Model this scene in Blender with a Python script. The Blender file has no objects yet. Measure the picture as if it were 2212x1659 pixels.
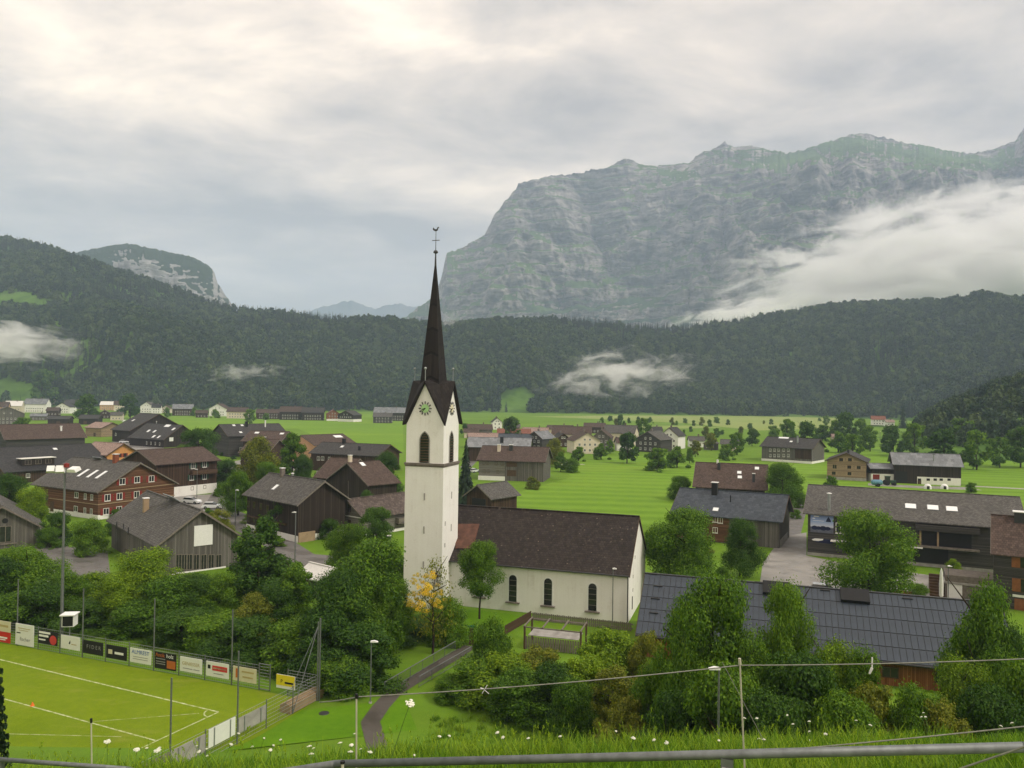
import bpy, bmesh, math, random
import numpy as np
from mathutils import Matrix, Vector
R = math.radians
random.seed(7)
RNG = np.random.default_rng(11)
SC = bpy.context.scene
COL = SC.collection

# ------------------------------------------------------------------ camera
EYE = 26.0                                   # eye height above the valley floor, metres
PITCH = math.atan(20.5 / 1663.0)
ROLL = R(0.8)
cam_d = bpy.data.cameras.new('camera')
cam_d.sensor_width = 36.0
cam_d.lens = 1663.0 / 2212.0 * 36.0
cam_d.clip_start = 0.1
cam_d.clip_end = 30000.0
cam = bpy.data.objects.new('camera', cam_d)
COL.objects.link(cam)
_f = Vector((0, math.cos(PITCH), math.sin(PITCH)))
_u = Vector((0, -math.sin(PITCH), math.cos(PITCH)))
_r = Vector((1, 0, 0))
_Rv = _r * math.cos(ROLL) + _u * math.sin(ROLL)
_Uv = _u * math.cos(ROLL) - _r * math.sin(ROLL)
cam.matrix_world = Matrix(((_Rv.x, _Uv.x, -_f.x, 0), (_Rv.y, _Uv.y, -_f.y, 0), (_Rv.z, _Uv.z, -_f.z, EYE), (0, 0, 0, 1)))
SC.camera = cam

# ------------------------------------------------------------------ light, sky, exposure
SUN_EL, SUN_AZ = R(46), R(116)               # azimuth clockwise from +Y: behind the viewer, to the right
sun_d = bpy.data.lights.new('sun', 'SUN')
sun_d.energy = 1.5
sun_d.angle = R(14)
sun_d.color = (1.0, 0.93, 0.82)
sun = bpy.data.objects.new('sun', sun_d)
COL.objects.link(sun)
_sd = Vector((math.sin(SUN_AZ) * math.cos(SUN_EL), math.cos(SUN_AZ) * math.cos(SUN_EL), math.sin(SUN_EL)))
sun.rotation_euler = _sd.to_track_quat('Z', 'Y').to_euler()
sun.location = (60, -60, 120)

world = bpy.data.worlds.new('World')
SC.world = world
world.use_nodes = True
wt = world.node_tree
wt.nodes.clear()
def WN(t, **k):
    n = wt.nodes.new(t)
    for a, b in k.items():
        setattr(n, a, b)
    return n
def wmath(op, a, b=None, c=None):
    n = WN('ShaderNodeMath', operation=op)
    for i, v in enumerate((a, b, c)):
        if v is None: continue
        if isinstance(v, (int, float)): n.inputs[i].default_value = v
        else: wt.links.new(v, n.inputs[i])
    return n.outputs[0]
w_out = WN('ShaderNodeOutputWorld')
w_bg = WN('ShaderNodeBackground')
w_bg.inputs['Strength'].default_value = 0.1
sky = WN('ShaderNodeTexSky', sky_type='NISHITA')
sky.sun_disc = False
sky.sun_elevation = SUN_EL
sky.sun_rotation = SUN_AZ
tc = WN('ShaderNodeTexCoord')
sep = WN('ShaderNodeSeparateXYZ')
wt.links.new(tc.outputs['Generated'], sep.inputs[0])
el = wmath('MAXIMUM', sep.outputs['Z'], 0.0)
# cloud deck: directions projected on a plane overhead, so that the clouds shrink towards the horizon
den = wmath('ADD', el, 0.16)
cx = wmath('DIVIDE', sep.outputs['X'], den)
cy = wmath('DIVIDE', sep.outputs['Y'], den)
comb = WN('ShaderNodeCombineXYZ')
wt.links.new(cx, comb.inputs[0]); wt.links.new(cy, comb.inputs[1])
def wnoise(scale, detail, rough, off, dist=0.0, sx=1.0):
    mp = WN('ShaderNodeMapping')
    mp.inputs['Location'].default_value = off
    mp.inputs['Scale'].default_value = (sx, 1.0, 1.0)
    mp.inputs['Rotation'].default_value = (0, 0, R(-14))
    wt.links.new(comb.outputs[0], mp.inputs[0])
    n = WN('ShaderNodeTexNoise')
    n.inputs['Scale'].default_value = scale
    n.inputs['Detail'].default_value = detail
    n.inputs['Roughness'].default_value = rough
    n.inputs['Distortion'].default_value = dist
    wt.links.new(mp.outputs[0], n.inputs['Vector'])
    return n.outputs['Fac']
big = wnoise(0.62, 6, 0.55, (3.7, 1.35, 0), 0.3, 0.8)
mid = wnoise(2.6, 9, 0.60, (1.3, 4.1, 2.0), 0.25, 0.8)
mixn = wmath('ADD', wmath('MULTIPLY', big, 0.55), wmath('MULTIPLY', mid, 0.45))
rmp = WN('ShaderNodeValToRGB')
cr = rmp.color_ramp
cr.elements[0].position = 0.39; cr.elements[0].color = (0.47, 0.42, 0.38, 1)
cr.elements[1].position = 0.64; cr.elements[1].color = (1.62, 1.33, 1.00, 1)
for p_, c_ in ((0.45, (0.68, 0.59, 0.505)), (0.505, (0.88, 0.745, 0.615)), (0.565, (1.20, 1.00, 0.79))):
    e_ = cr.elements.new(p_); e_.color = (*c_, 1)
wt.links.new(mixn, rmp.inputs[0])
# cool, even band of distant cloud near the horizon
hz = WN('ShaderNodeMapRange', interpolation_type='SMOOTHSTEP')
hz.inputs['From Min'].default_value = 0.03; hz.inputs['From Max'].default_value = 0.27
hz.inputs['To Min'].default_value = 0.62; hz.inputs['To Max'].default_value = 0.0
wt.links.new(el, hz.inputs['Value'])
m1 = WN('ShaderNodeMix', data_type='RGBA')
wt.links.new(hz.outputs[0], m1.inputs['Factor'])
wt.links.new(rmp.outputs[0], m1.inputs['A'])
m1.inputs['B'].default_value = (1.03, 0.895, 0.785, 1)
# an overcast sky brightens towards the zenith
gain = wmath('MULTIPLY', wmath('ADD', wmath('MULTIPLY', el, 0.58), 0.605), 10.0)
m2 = WN('ShaderNodeVectorMath', operation='SCALE')
wt.links.new(m1.outputs['Result'], m2.inputs[0]); wt.links.new(gain, m2.inputs['Scale'])
m3 = WN('ShaderNodeMix', data_type='RGBA')
m3.inputs['Factor'].default_value = 0.93     # cloud cover over the clear sky
wt.links.new(sky.outputs[0], m3.inputs['A']); wt.links.new(m2.outputs[0], m3.inputs['B'])
wt.links.new(m3.outputs['Result'], w_bg.inputs['Color'])
wt.links.new(w_bg.outputs[0], w_out.inputs['Surface'])

SC.view_settings.view_transform = 'Standard'
SC.view_settings.look = 'None'
SC.view_settings.exposure = 0.66
SC.view_settings.gamma = 1.0
SC.view_settings.use_curve_mapping = False
SC.render.engine = 'CYCLES'
SC.cycles.use_denoising = True
SC.cycles.max_bounces = 10
SC.cycles.diffuse_bounces = 3
SC.cycles.glossy_bounces = 2
SC.cycles.transmission_bounces = 3
SC.cycles.transparent_max_bounces = 8
SC.cycles.volume_bounces = 8
SC.cycles.volume_max_steps = 256
SC.cycles.volume_step_rate = 0.6
SC.cycles.use_adaptive_sampling = True
SC.cycles.adaptive_threshold = 0.02

# ------------------------------------------------------------------ survey helpers (bearing and drop of a sight line -> metres)
F = 1663.0
def ray(vx, vy):
    a0, b0 = vx - 1106.0, vy - 829.5
    a = a0 * math.cos(ROLL) + b0 * math.sin(ROLL)
    b = -a0 * math.sin(ROLL) + b0 * math.cos(ROLL)
    x, u = a / F, -b / F
    return Vector((x, math.cos(PITCH) - u * math.sin(PITCH), math.sin(PITCH) + u * math.cos(PITCH)))
def un(vx, vy, z=0.0):
    r = ray(vx, vy); k = (z - EYE) / r.z
    return Vector((r.x * k, r.y * k, z))
def atY(vx, vy, Y):
    r = ray(vx, vy); k = Y / r.y
    return Vector((r.x * k, Y, EYE + r.z * k))

# ------------------------------------------------------------------ object helpers
def tag(o, label=None, cat=None, group=None, kind=None):
    if label: o['label'] = label
    if cat: o['category'] = cat
    if group: o['group'] = group
    if kind: o['kind'] = kind
    return o
def link(name, data, parent=None):
    o = bpy.data.objects.new(name, data); COL.objects.link(o)
    if parent is not None: o.parent = parent
    return o
def empty(name, loc=(0, 0, 0), rz=0.0):
    o = link(name, None); o.location = loc; o.rotation_euler = (0, 0, rz); o.empty_display_size = 0.2
    return o
class MB:
    """collects vertices and faces of one mesh"""
    def __init__(s): s.v = []; s.f = []; s.m = []
    def face(s, pts, mi=0):
        n = len(s.v); s.v += [tuple(p) for p in pts]; s.f.append(tuple(range(n, n + len(pts)))); s.m.append(mi)
    def box(s, x0, x1, y0, y1, z0, z1, M=None, mi=0):
        p = [Vector(q) for q in ((x0,y0,z0),(x1,y0,z0),(x1,y1,z0),(x0,y1,z0),(x0,y0,z1),(x1,y0,z1),(x1,y1,z1),(x0,y1,z1))]
        if M is not None: p = [M @ q for q in p]
        n = len(s.v); s.v += [tuple(q) for q in p]
        for f in ((3,2,1,0),(4,5,6,7),(0,1,5,4),(1,2,6,5),(2,3,7,6),(3,0,4,7)):
            s.f.append(tuple(n + i for i in f)); s.m.append(mi)
    def tube(s, a, b, r0, r1=None, n=8, mi=0, cap=True):
        a, b = Vector(a), Vector(b); r1 = r0 if r1 is None else r1
        d = (b - a).normalized()
        up = Vector((0, 0, 1)) if abs(d.z) < 0.95 else Vector((1, 0, 0))
        x = d.cross(up).normalized(); y = d.cross(x)
        k = len(s.v)
        for c, r in ((a, r0), (b, r1)):
            for i in range(n):
                t = 2 * math.pi * i / n
                s.v.append(tuple(c + x * (r * math.cos(t)) + y * (r * math.sin(t))))
        for i in range(n):
            j = (i + 1) % n
            s.f.append((k + i, k + n + i, k + n + j, k + j)); s.m.append(mi)
        if cap:
            s.f.append(tuple(k + i for i in range(n))); s.m.append(mi)
            s.f.append(tuple(k + n + n - 1 - i for i in range(n))); s.m.append(mi)
    def lathe(s, prof, c=(0, 0, 0), n=12, mi=0):
        k = len(s.v)
        for r, z in prof:
            for i in range(n):
                t = 2 * math.pi * i / n
                s.v.append((c[0] + r * math.cos(t), c[1] + r * math.sin(t), c[2] + z))
        for a in range(len(prof) - 1):
            for i in range(n):
                j = (i + 1) % n
                s.f.append((k + a*n + i, k + a*n + j, k + (a+1)*n + j, k + (a+1)*n + i)); s.m.append(mi)
    def prism(s, poly, y0, y1, mi=0, M=None):
        """poly in local x,z, extruded along y"""
        A = [Vector((x, y0, z)) for x, z in poly]; B = [Vector((x, y1, z)) for x, z in poly]
        if M is not None: A = [M @ p for p in A]; B = [M @ p for p in B]
        n = len(s.v); k = len(poly); s.v += [tuple(p) for p in A + B]
        s.f.append(tuple(n + i for i in range(k))); s.m.append(mi)
        s.f.append(tuple(n + k + k - 1 - i for i in range(k))); s.m.append(mi)
        for i in range(k):
            j = (i + 1) % k
            s.f.append((n + j, n + i, n + k + i, n + k + j)); s.m.append(mi)
    def mesh(s, name, mats, smooth=False):
        me = bpy.data.meshes.new(name)
        me.from_pydata(s.v, [], s.f)
        for m in (mats if isinstance(mats, (list, tuple)) else [mats]): me.materials.append(m)
        if len(me.materials) > 1: me.polygons.foreach_set('material_index', s.m)
        if smooth: me.polygons.foreach_set('use_smooth', [True] * len(me.polygons))
        me.update()
        bm = bmesh.new(); bm.from_mesh(me); bmesh.ops.recalc_face_normals(bm, faces=bm.faces); bm.to_mesh(me); bm.free()
        return me
    def build(s, name, mats, parent=None, smooth=False):
        return link(name, s.mesh(name, mats, smooth), parent)
def np_mesh(name, verts, faces, mat, smooth=False):
    """fast mesh from arrays: faces (n,4) or (n,3)"""
    me = bpy.data.meshes.new(name)
    verts = np.asarray(verts, dtype=np.float32); faces = np.asarray(faces, dtype=np.int32)
    k = faces.shape[1]
    me.vertices.add(len(verts)); me.vertices.foreach_set('co', verts.ravel())
    me.loops.add(faces.size); me.loops.foreach_set('vertex_index', faces.ravel())
    me.polygons.add(len(faces))
    me.polygons.foreach_set('loop_start', np.arange(0, faces.size, k, dtype=np.int32))
    me.polygons.foreach_set('loop_total', np.full(len(faces), k, dtype=np.int32))
    if smooth: me.polygons.foreach_set('use_smooth', np.ones(len(faces), dtype=bool))
    me.update(calc_edges=True)
    if mat is not None: me.materials.append(mat)
    return me
def copy_tree(o, parent=None, data_only=False):
    c = o.copy(); COL.objects.link(c); c.parent = parent
    for ch in o.children: copy_tree(ch, c)
    return c

# ------------------------------------------------------------------ value noise (numpy) for terrain relief
_tab = np.random.default_rng(5).random((64, 64, 64)).astype(np.float32)
def vnoise(x, y, z):
    x, y, z = np.broadcast_arrays(np.asarray(x, float), np.asarray(y, float), np.asarray(z, float))
    xi, yi, zi = np.floor(x).astype(int), np.floor(y).astype(int), np.floor(z).astype(int)
    fx, fy, fz = x - xi, y - yi, z - zi
    fx, fy, fz = (f * f * (3 - 2 * f) for f in (fx, fy, fz))
    def T(a, b, c): return _tab[(xi + a) % 64, (yi + b) % 64, (zi + c) % 64]
    def L(a, b, t): return a + (b - a) * t
    return L(L(L(T(0,0,0), T(1,0,0), fx), L(T(0,1,0), T(1,1,0), fx), fy), L(L(T(0,0,1), T(1,0,1), fx), L(T(0,1,1), T(1,1,1), fx), fy), fz) * 2 - 1
def fbm(x, y, z=0.0, o=5, g=0.5):
    s = 0.0; a = 1.0
    for i in range(o):
        s = s + a * vnoise(x + 17.3 * i, y + 5.1 * i, z + 9.7 * i); a *= g; x = x * 2.03; y = y * 2.03; z = np.asarray(z) * 2.03
    return s

# ------------------------------------------------------------------ materials
MAT = {}
class NT:
    def __init__(s, name):
        s.m = bpy.data.materials.new(name); s.m.use_nodes = True; s.t = s.m.node_tree; s.t.nodes.clear()
        s.out = s.n('ShaderNodeOutputMaterial'); MAT[name] = s.m
    def n(s, t, **k):
        x = s.t.nodes.new(t)
        for a, b in k.items(): setattr(x, a, b)
        return x
    def l(s, a, b): s.t.links.new(a, b)
    def val(s, sock, v):
        if hasattr(v, 'is_linked') or hasattr(v, 'links'): s.l(v, sock)
        else: sock.default_value = v
    def math(s, op, a, b=None):
        x = s.n('ShaderNodeMath', operation=op); s.val(x.inputs[0], a)
        if b is not None: s.val(x.inputs[1], b)
        return x.outputs[0]
    def coord(s, kind='Object', scale=(1, 1, 1), rot=(0, 0, 0)):
        tcn = s.n('ShaderNodeTexCoord'); mp = s.n('ShaderNodeMapping')
        mp.inputs['Scale'].default_value = scale; mp.inputs['Rotation'].default_value = rot
        s.l(tcn.outputs[kind], mp.inputs[0]); return mp.outputs[0]
    def pos(s, scale=(1, 1, 1), rot=(0, 0, 0)):
        g = s.n('ShaderNodeNewGeometry'); mp = s.n('ShaderNodeMapping')
        mp.inputs['Scale'].default_value = scale; mp.inputs['Rotation'].default_value = rot
        s.l(g.outputs['Position'], mp.inputs[0]); return mp.outputs[0]
    def noise(s, vec, scale, detail=4, rough=0.55, dist=0.0):
        x = s.n('ShaderNodeTexNoise'); s.l(vec, x.inputs['Vector'])
        x.inputs['Scale'].default_value = scale; x.inputs['Detail'].default_value = detail
        x.inputs['Roughness'].default_value = rough; x.inputs['Distortion'].default_value = dist
        return x.outputs['Fac']
    def ramp(s, fac, stops, interp='LINEAR'):
        x = s.n('ShaderNodeValToRGB'); x.color_ramp.interpolation = interp
        while len(x.color_ramp.elements) < len(stops): x.color_ramp.elements.new(0.5)
        for e, (p, c) in zip(x.color_ramp.elements, stops): e.position = p; e.color = (*c, 1)
        s.l(fac, x.inputs[0]); return x.outputs[0]
    def mix(s, f, a, b, mode='MIX'):
        x = s.n('ShaderNodeMix', data_type='RGBA', blend_type=mode)
        s.val(x.inputs['Factor'], f)
        for sock, v in ((x.inputs['A'], a), (x.inputs['B'], b)):
            if isinstance(v, tuple): sock.default_value = (*v, 1)
            else: s.l(v, sock)
        return x.outputs['Result']
    def bump(s, h, strength=0.3, dist=0.02):
        x = s.n('ShaderNodeBump'); s.l(h, x.inputs['Height']); x.inputs['Strength'].default_value = strength; x.inputs['Distance'].default_value = dist
        return x.outputs[0]
    def bsdf(s, col, rough=0.8, nrm=None, spec=0.3, metal=0.0):
        b = s.n('ShaderNodeBsdfPrincipled')
        if isinstance(col, tuple): b.inputs['Base Color'].default_value = (*col, 1)
        else: s.l(col, b.inputs['Base Color'])
        s.val(b.inputs['Roughness'], rough); b.inputs['Specular IOR Level'].default_value = spec; b.inputs['Metallic'].default_value = metal
        if nrm is not None: s.l(nrm, b.inputs['Normal'])
        s.l(b.outputs[0], s.out.inputs[0]); return s.m
def mul(c, k): return tuple(min(1.0, x * k) for x in c)
def plain(name, c, rough=0.7, spec=0.3, var=0.12, scale=3.0, metal=0.0):
    """painted or plain surface with a little grime"""
    t = NT(name); v = t.coord()
    n = t.noise(v, scale, 5); col = t.ramp(n, ((0.25, mul(c, 1 - var * 1.6)), (0.6, c), (0.85, mul(c, 1 + var))))
    return t.bsdf(col, rough, t.bump(t.noise(v, scale * 14, 3), 0.08, 0.01), spec, metal)
def boards(name, c, c2, width=0.18, horiz=False, rough=0.85):
    """weathered boarding: narrow boards with their own tone, dark joints, streaks"""
    t = NT(name)
    v = t.coord()
    sp = t.n('ShaderNodeSeparateXYZ'); t.l(v, sp.inputs[0])
    # boards run up the wall: cut along the horizontal position (x+y keeps every wall striped)
    along = t.math('ADD', sp.outputs['X'], sp.outputs['Y']) if not horiz else sp.outputs['Z']
    q = t.math('DIVIDE', along, width)
    idx = t.math('FLOOR', q); fr = t.math('FRACT', q)
    wn = t.n('ShaderNodeTexWhiteNoise', noise_dimensions='1D'); t.l(idx, wn.inputs['W'])
    mp = t.coord(scale=(3.0, 3.0, 0.35) if not horiz else (0.5, 0.5, 6.0))
    st = t.noise(mp, 2.0, 6, 0.6)
    f = t.math('ADD', t.math('MULTIPLY', wn.outputs['Value'], 0.55), t.math('MULTIPLY', st, 0.45))
    col = t.ramp(f, ((0.15, mul(c, 0.7)), (0.5, c), (0.85, c2)))
    edge = t.math('LESS_THAN', t.math('ABSOLUTE', t.math('SUBTRACT', fr, 0.5)), 0.44)
    col = t.mix(edge, mul(c, 0.3), col)
    return t.bsdf(col, rough, t.bump(t.math('ADD', edge, t.math('MULTIPLY', st, 0.3)), 0.5, 0.012), 0.2)
def shingles(name, c, c2, row=0.32, wid=0.28, rough=0.82, speck=0.0, lichen=None):
    """roof covering in courses; u runs along the ridge, v down the slope (object space, both slopes alike)"""
    t = NT(name); v = t.coord()
    sp = t.n('ShaderNodeSeparateXYZ'); t.l(v, sp.inputs[0])
    dn = t.math('MULTIPLY', t.math('ABSOLUTE', sp.outputs['Y']), 1.12)
    cb = t.n('ShaderNodeCombineXYZ'); t.l(sp.outputs['X'], cb.inputs[0]); t.l(dn, cb.inputs[1])
    br = t.n('ShaderNodeTexBrick'); t.l(cb.outputs[0], br.inputs['Vector'])
    br.inputs['Scale'].default_value = 1.0; br.inputs['Brick Width'].default_value = wid; br.inputs['Row Height'].default_value = row
    br.inputs['Mortar Size'].default_value = 0.018; br.inputs['Mortar Smooth'].default_value = 0.4; br.inputs['Bias'].default_value = 0.0
    br.inputs['Color1'].default_value = (0, 0, 0, 1); br.inputs['Color2'].default_value = (1, 1, 1, 1); br.inputs['Mortar'].default_value = (0.0, 0, 0, 1)
    big = t.noise(v, 0.35, 5, 0.6); fin = t.noise(v, 5.0, 4, 0.6)
    f = t.math('ADD', t.math('MULTIPLY', br.outputs['Color'], 0.42), t.math('ADD', t.math('MULTIPLY', big, 0.34), t.math('MULTIPLY', fin, 0.24)))
    col = t.ramp(f, ((0.18, mul(c, 0.62)), (0.48, c), (0.82, c2)))
    if speck:
        vo = t.n('ShaderNodeTexVoronoi', feature='F1'); t.l(cb.outputs[0], vo.inputs['Vector']); vo.inputs['Scale'].default_value = 1.35; vo.inputs['Randomness'].default_value = 1.0
        k = t.math('LESS_THAN', vo.outputs['Distance'], 0.13)
        col = t.mix(t.math('MULTIPLY', k, speck), col, (0.34, 0.26, 0.21))
    if lichen:
        k = t.ramp(t.noise(v, 0.8, 6, 0.7), ((0.52, (0, 0, 0)), (0.75, (0.5, 0.5, 0.5))))
        col = t.mix(k, col, lichen)
    col = t.mix(br.outputs['Fac'], col, mul(c, 0.35))
    h = t.math('SUBTRACT', t.math('MULTIPLY', br.outputs['Color'], 0.4), br.outputs['Fac'])
    return t.bsdf(col, rough, t.bump(h, 0.6, 0.03), 0.25)
def leafmat(name, c, hue_var=0.18, trans=0.42):
    """leaves: tone differs leaf by leaf, clump by clump and tree by tree"""
    t = NT(name)
    g = t.n('ShaderNodeNewGeometry'); oi = t.n('ShaderNodeObjectInfo')
    nz = t.noise(t.coord(), 0.55, 3)
    f = t.math('ADD', t.math('MULTIPLY', g.outputs['Random Per Island'], 0.45), t.math('ADD', t.math('MULTIPLY', nz, 0.4), t.math('MULTIPLY', oi.outputs['Random'], hue_var)))
    dk = (c[0] * 0.42, c[1] * 0.5, c[2] * 0.55); lt = (c[0] * 1.75 + 0.01, c[1] * 1.5, c[2] * 1.15)
    col = t.ramp(f, ((0.25, dk), (0.48, c), (0.75, lt)))
    d = t.n('ShaderNodeBsdfPrincipled'); t.l(col, d.inputs['Base Color']); d.inputs['Roughness'].default_value = 0.62; d.inputs['Specular IOR Level'].default_value = 0.18
    tr = t.n('ShaderNodeBsdfTranslucent'); t.l(t.mix(1.0, col, (1.0, 1.0, 0.45), 'MULTIPLY'), tr.inputs['Color'])
    mx = t.n('ShaderNodeMixShader'); mx.inputs[0].default_value = trans
    t.l(d.outputs[0], mx.inputs[1]); t.l(tr.outputs[0], mx.inputs[2]); t.l(mx.outputs[0], t.out.inputs[0])
    return t.m

def plaster():
    t = NT('white_wall'); v = t.coord()
    a = t.noise(v, 0.5, 5); st = t.noise(t.coord(scale=(1.6, 1.6, 0.10)), 1.0, 6, 0.65); fn = t.noise(v, 4.0, 5, 0.6)
    f = t.math('ADD', t.math('MULTIPLY', a, 0.35), t.math('ADD', t.math('MULTIPLY', st, 0.45), t.math('MULTIPLY', fn, 0.2)))
    col = t.ramp(f, ((0.32, (0.66, 0.63, 0.57)), (0.45, (0.80, 0.785, 0.74)), (0.62, (0.85, 0.84, 0.80))))
    t.bsdf(col, 0.92, t.bump(t.noise(v, 30, 3), 0.12, 0.01), 0.1)
plaster()
plain('white_paint', (0.80, 0.80, 0.78), 0.5, 0.4, 0.05)
plain('cream_wall', (0.66, 0.58, 0.46), 0.9, 0.1, 0.08, 0.8)
plain('peach_wall', (0.58, 0.36, 0.20), 0.9, 0.1, 0.08, 0.8)
plain('orange_wall', (0.62, 0.30, 0.11), 0.9, 0.1, 0.08, 0.8)
plain('concrete', (0.36, 0.345, 0.32), 0.9, 0.2, 0.2, 1.2)
plain('grey_metal', (0.34, 0.36, 0.36), 0.45, 0.5, 0.12, 2.0, 0.6)
plain('galvanised', (0.185, 0.20, 0.198), 0.55, 0.4, 0.22, 14.0, 0.5)
plain('dark_metal', (0.035, 0.035, 0.038), 0.5, 0.4, 0.2)
plain('black', (0.012, 0.012, 0.013), 0.6, 0.3)
plain('red_paint', (0.22, 0.025, 0.02), 0.7, 0.3, 0.2)
plain('green_paint', (0.02, 0.16, 0.10), 0.6, 0.3, 0.1)
plain('yellow_paint', (0.72, 0.60, 0.02), 0.5, 0.3, 0.06)
plain('orange_paint', (0.75, 0.16, 0.02), 0.5, 0.3, 0.06)
plain('blue_paint', (0.10, 0.24, 0.34), 0.5, 0.4, 0.1)
plain('window_white', (0.74, 0.73, 0.69), 0.6, 0.3, 0.05)
plain('stake', (0.50, 0.48, 0.36), 0.6, 0.3, 0.1)
plain('rust_copper', (0.125, 0.056, 0.036), 0.65, 0.3, 0.35, 1.4)
plain('brick_red', (0.26, 0.09, 0.05), 0.9, 0.1, 0.25, 6.0)
plain('timber', (0.10, 0.062, 0.038), 0.85, 0.2, 0.25, 2.5)
plain('timber_grey', (0.19, 0.165, 0.14), 0.9, 0.2, 0.25, 2.5)
plain('timber_tan', (0.36, 0.26, 0.16), 0.85, 0.2, 0.15, 1.5)
plain('timber_rust', (0.25, 0.10, 0.04), 0.8, 0.2, 0.2, 2.0)
plain('green_dark', (0.03, 0.07, 0.045), 0.7, 0.2, 0.15)
plain('bark', (0.055, 0.042, 0.032), 0.95, 0.1, 0.4, 6.0)
boards('boards_grey', (0.1240, 0.1144, 0.1024), (0.2000, 0.1880, 0.1680), 0.22)
boards('boards_dark', (0.0336, 0.0248, 0.0192), (0.0600, 0.0456, 0.0352), 0.24)
boards('boards_brown', (0.0510, 0.0306, 0.0195), (0.0978, 0.0595, 0.0382), 0.22)
boards('boards_slate', (0.0600, 0.0560, 0.0528), (0.0960, 0.0896, 0.0832), 0.2, True)
boards('log_brown', (0.13, 0.062, 0.033), (0.20, 0.105, 0.06), 0.24, True)
boards('boards_tan', (0.30, 0.215, 0.135), (0.40, 0.30, 0.20), 0.24, True)
boards('shingle_wall', (0.1760, 0.1640, 0.1440), (0.2480, 0.2320, 0.2080), 0.16, True)
boards('boards_rust', (0.22, 0.085, 0.03), (0.32, 0.14, 0.055), 0.16)
shingles('roof_nave', (0.029, 0.022, 0.019), (0.050, 0.039, 0.033), 0.30, 0.34, 0.75, 0.25)
shingles('roof_spire', (0.018, 0.014, 0.013), (0.032, 0.025, 0.022), 0.28, 0.3, 0.8)
shingles('roof_grey', (0.0900, 0.0850, 0.0778), (0.1440, 0.1368, 0.1260), 0.3, 0.3, 0.85, 0, (0.1728, 0.1620, 0.1440))
shingles('roof_dark', (0.0475, 0.0446, 0.0432), (0.0756, 0.0720, 0.0684), 0.4, 0.4, 0.8)
shingles('roof_charcoal', (0.0324, 0.0317, 0.0331), (0.0540, 0.0526, 0.0533), 0.4, 0.4, 0.7)
shingles('roof_brown', (0.0756, 0.0504, 0.0403), (0.1188, 0.0828, 0.0662), 0.35, 0.35, 0.85, 0, (0.1368, 0.1080, 0.0936))
shingles('roof_spot', (0.0828, 0.0634, 0.0547), (0.1512, 0.1188, 0.1044), 0.4, 0.42, 0.85, 0.3)
shingles('roof_red', (0.22, 0.085, 0.055), (0.31, 0.14, 0.10), 0.35, 0.3, 0.85)
shingles('roof_pink', (0.30, 0.21, 0.175), (0.40, 0.30, 0.26), 0.35, 0.3, 0.85)
shingles('roof_blue', (0.040, 0.050, 0.064), (0.066, 0.080, 0.098), 0.55, 0.55, 0.5)
shingles('roof_tin', (0.17, 0.18, 0.19), (0.25, 0.26, 0.27), 1.4, 0.9, 0.45)
plain('panel_slate', (0.034, 0.047, 0.066), 0.42, 0.5, 0.16, 0.8)
plain('white_roof', (0.72, 0.70, 0.66), 0.7, 0.3, 0.08)

def glassmat():
    t = NT('pane'); v = t.coord()
    col = t.ramp(t.noise(v, 1.2, 3), ((0.3, (0.012, 0.013, 0.014)), (0.7, (0.035, 0.037, 0.038))))
    t.bsdf(col, 0.08, None, 0.6)
    t = NT('skylight'); t.bsdf((0.78, 0.80, 0.80), 0.12, None, 0.9)
    t = NT('solar'); t.bsdf((0.45, 0.52, 0.54), 0.15, None, 0.9)
glassmat()

def grassmat(name, a, b, c, s1=0.05, s2=1.6, stripe=None, yel=None, fine=9.0):
    t = NT(name); p = t.pos()
    n1 = t.noise(p, s1, 5, 0.6); n2 = t.noise(p, s2, 4, 0.65); n3 = t.noise(p, fine, 3, 0.7)
    f = t.math('ADD', t.math('MULTIPLY', n1, 0.45), t.math('ADD', t.math('MULTIPLY', n2, 0.30), t.math('MULTIPLY', n3, 0.25)))
    col = t.ramp(f, ((0.32, a), (0.5, b), (0.68, c)))
    if stripe:
        ang, wdt, amt, sc = stripe
        ps = t.pos((1, 1, 1), (0, 0, ang)); sp = t.n('ShaderNodeSeparateXYZ'); t.l(ps, sp.inputs[0])
        wv = t.math('SINE', t.math('ADD', t.math('MULTIPLY', sp.outputs['Y'], 2 * math.pi / wdt), t.math('MULTIPLY', t.noise(p, 0.02, 3), 6.0)))
        k = t.math('MULTIPLY', t.math('ADD', wv, 1.0), amt)
        col = t.mix(k, col, sc)
    if yel:
        k = t.ramp(t.noise(t.pos((1, 2.6, 1)), yel[0], 5, 0.65), ((yel[1], (0, 0, 0)), (yel[1] + 0.16, (1, 1, 1))))
        col = t.mix(t.math('MULTIPLY', k, yel[3]), col, yel[2])
    t.bsdf(col, 0.9, t.bump(t.math('ADD', n3, t.math('MULTIPLY', n2, 0.6)), 0.6, 0.12), 0.1)
grassmat('grass', (0.076, 0.152, 0.010), (0.118, 0.212, 0.015), (0.176, 0.278, 0.028), 0.012, 0.35, (R(14), 7.0, 0.10, (0.13, 0.28, 0.022)))
grassmat('field', (0.082, 0.172, 0.010), (0.126, 0.236, 0.016), (0.186, 0.298, 0.030), 0.012, 0.3, (R(8), 9.0, 0.26, (0.185, 0.335, 0.03)), (0.011, 0.52, (0.20, 0.30, 0.03), 0.6))
grassmat('marsh', (0.16, 0.25, 0.045), (0.24, 0.30, 0.085), (0.30, 0.31, 0.13), 0.006, 0.05)
grassmat('pitch', (0.105, 0.170, 0.004), (0.150, 0.220, 0.005), (0.200, 0.265, 0.008), 0.10, 1.2, (R(66), 5.5, 0.10, (0.17, 0.24, 0.02)), (0.16, 0.55, (0.26, 0.27, 0.045), 0.5))
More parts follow.
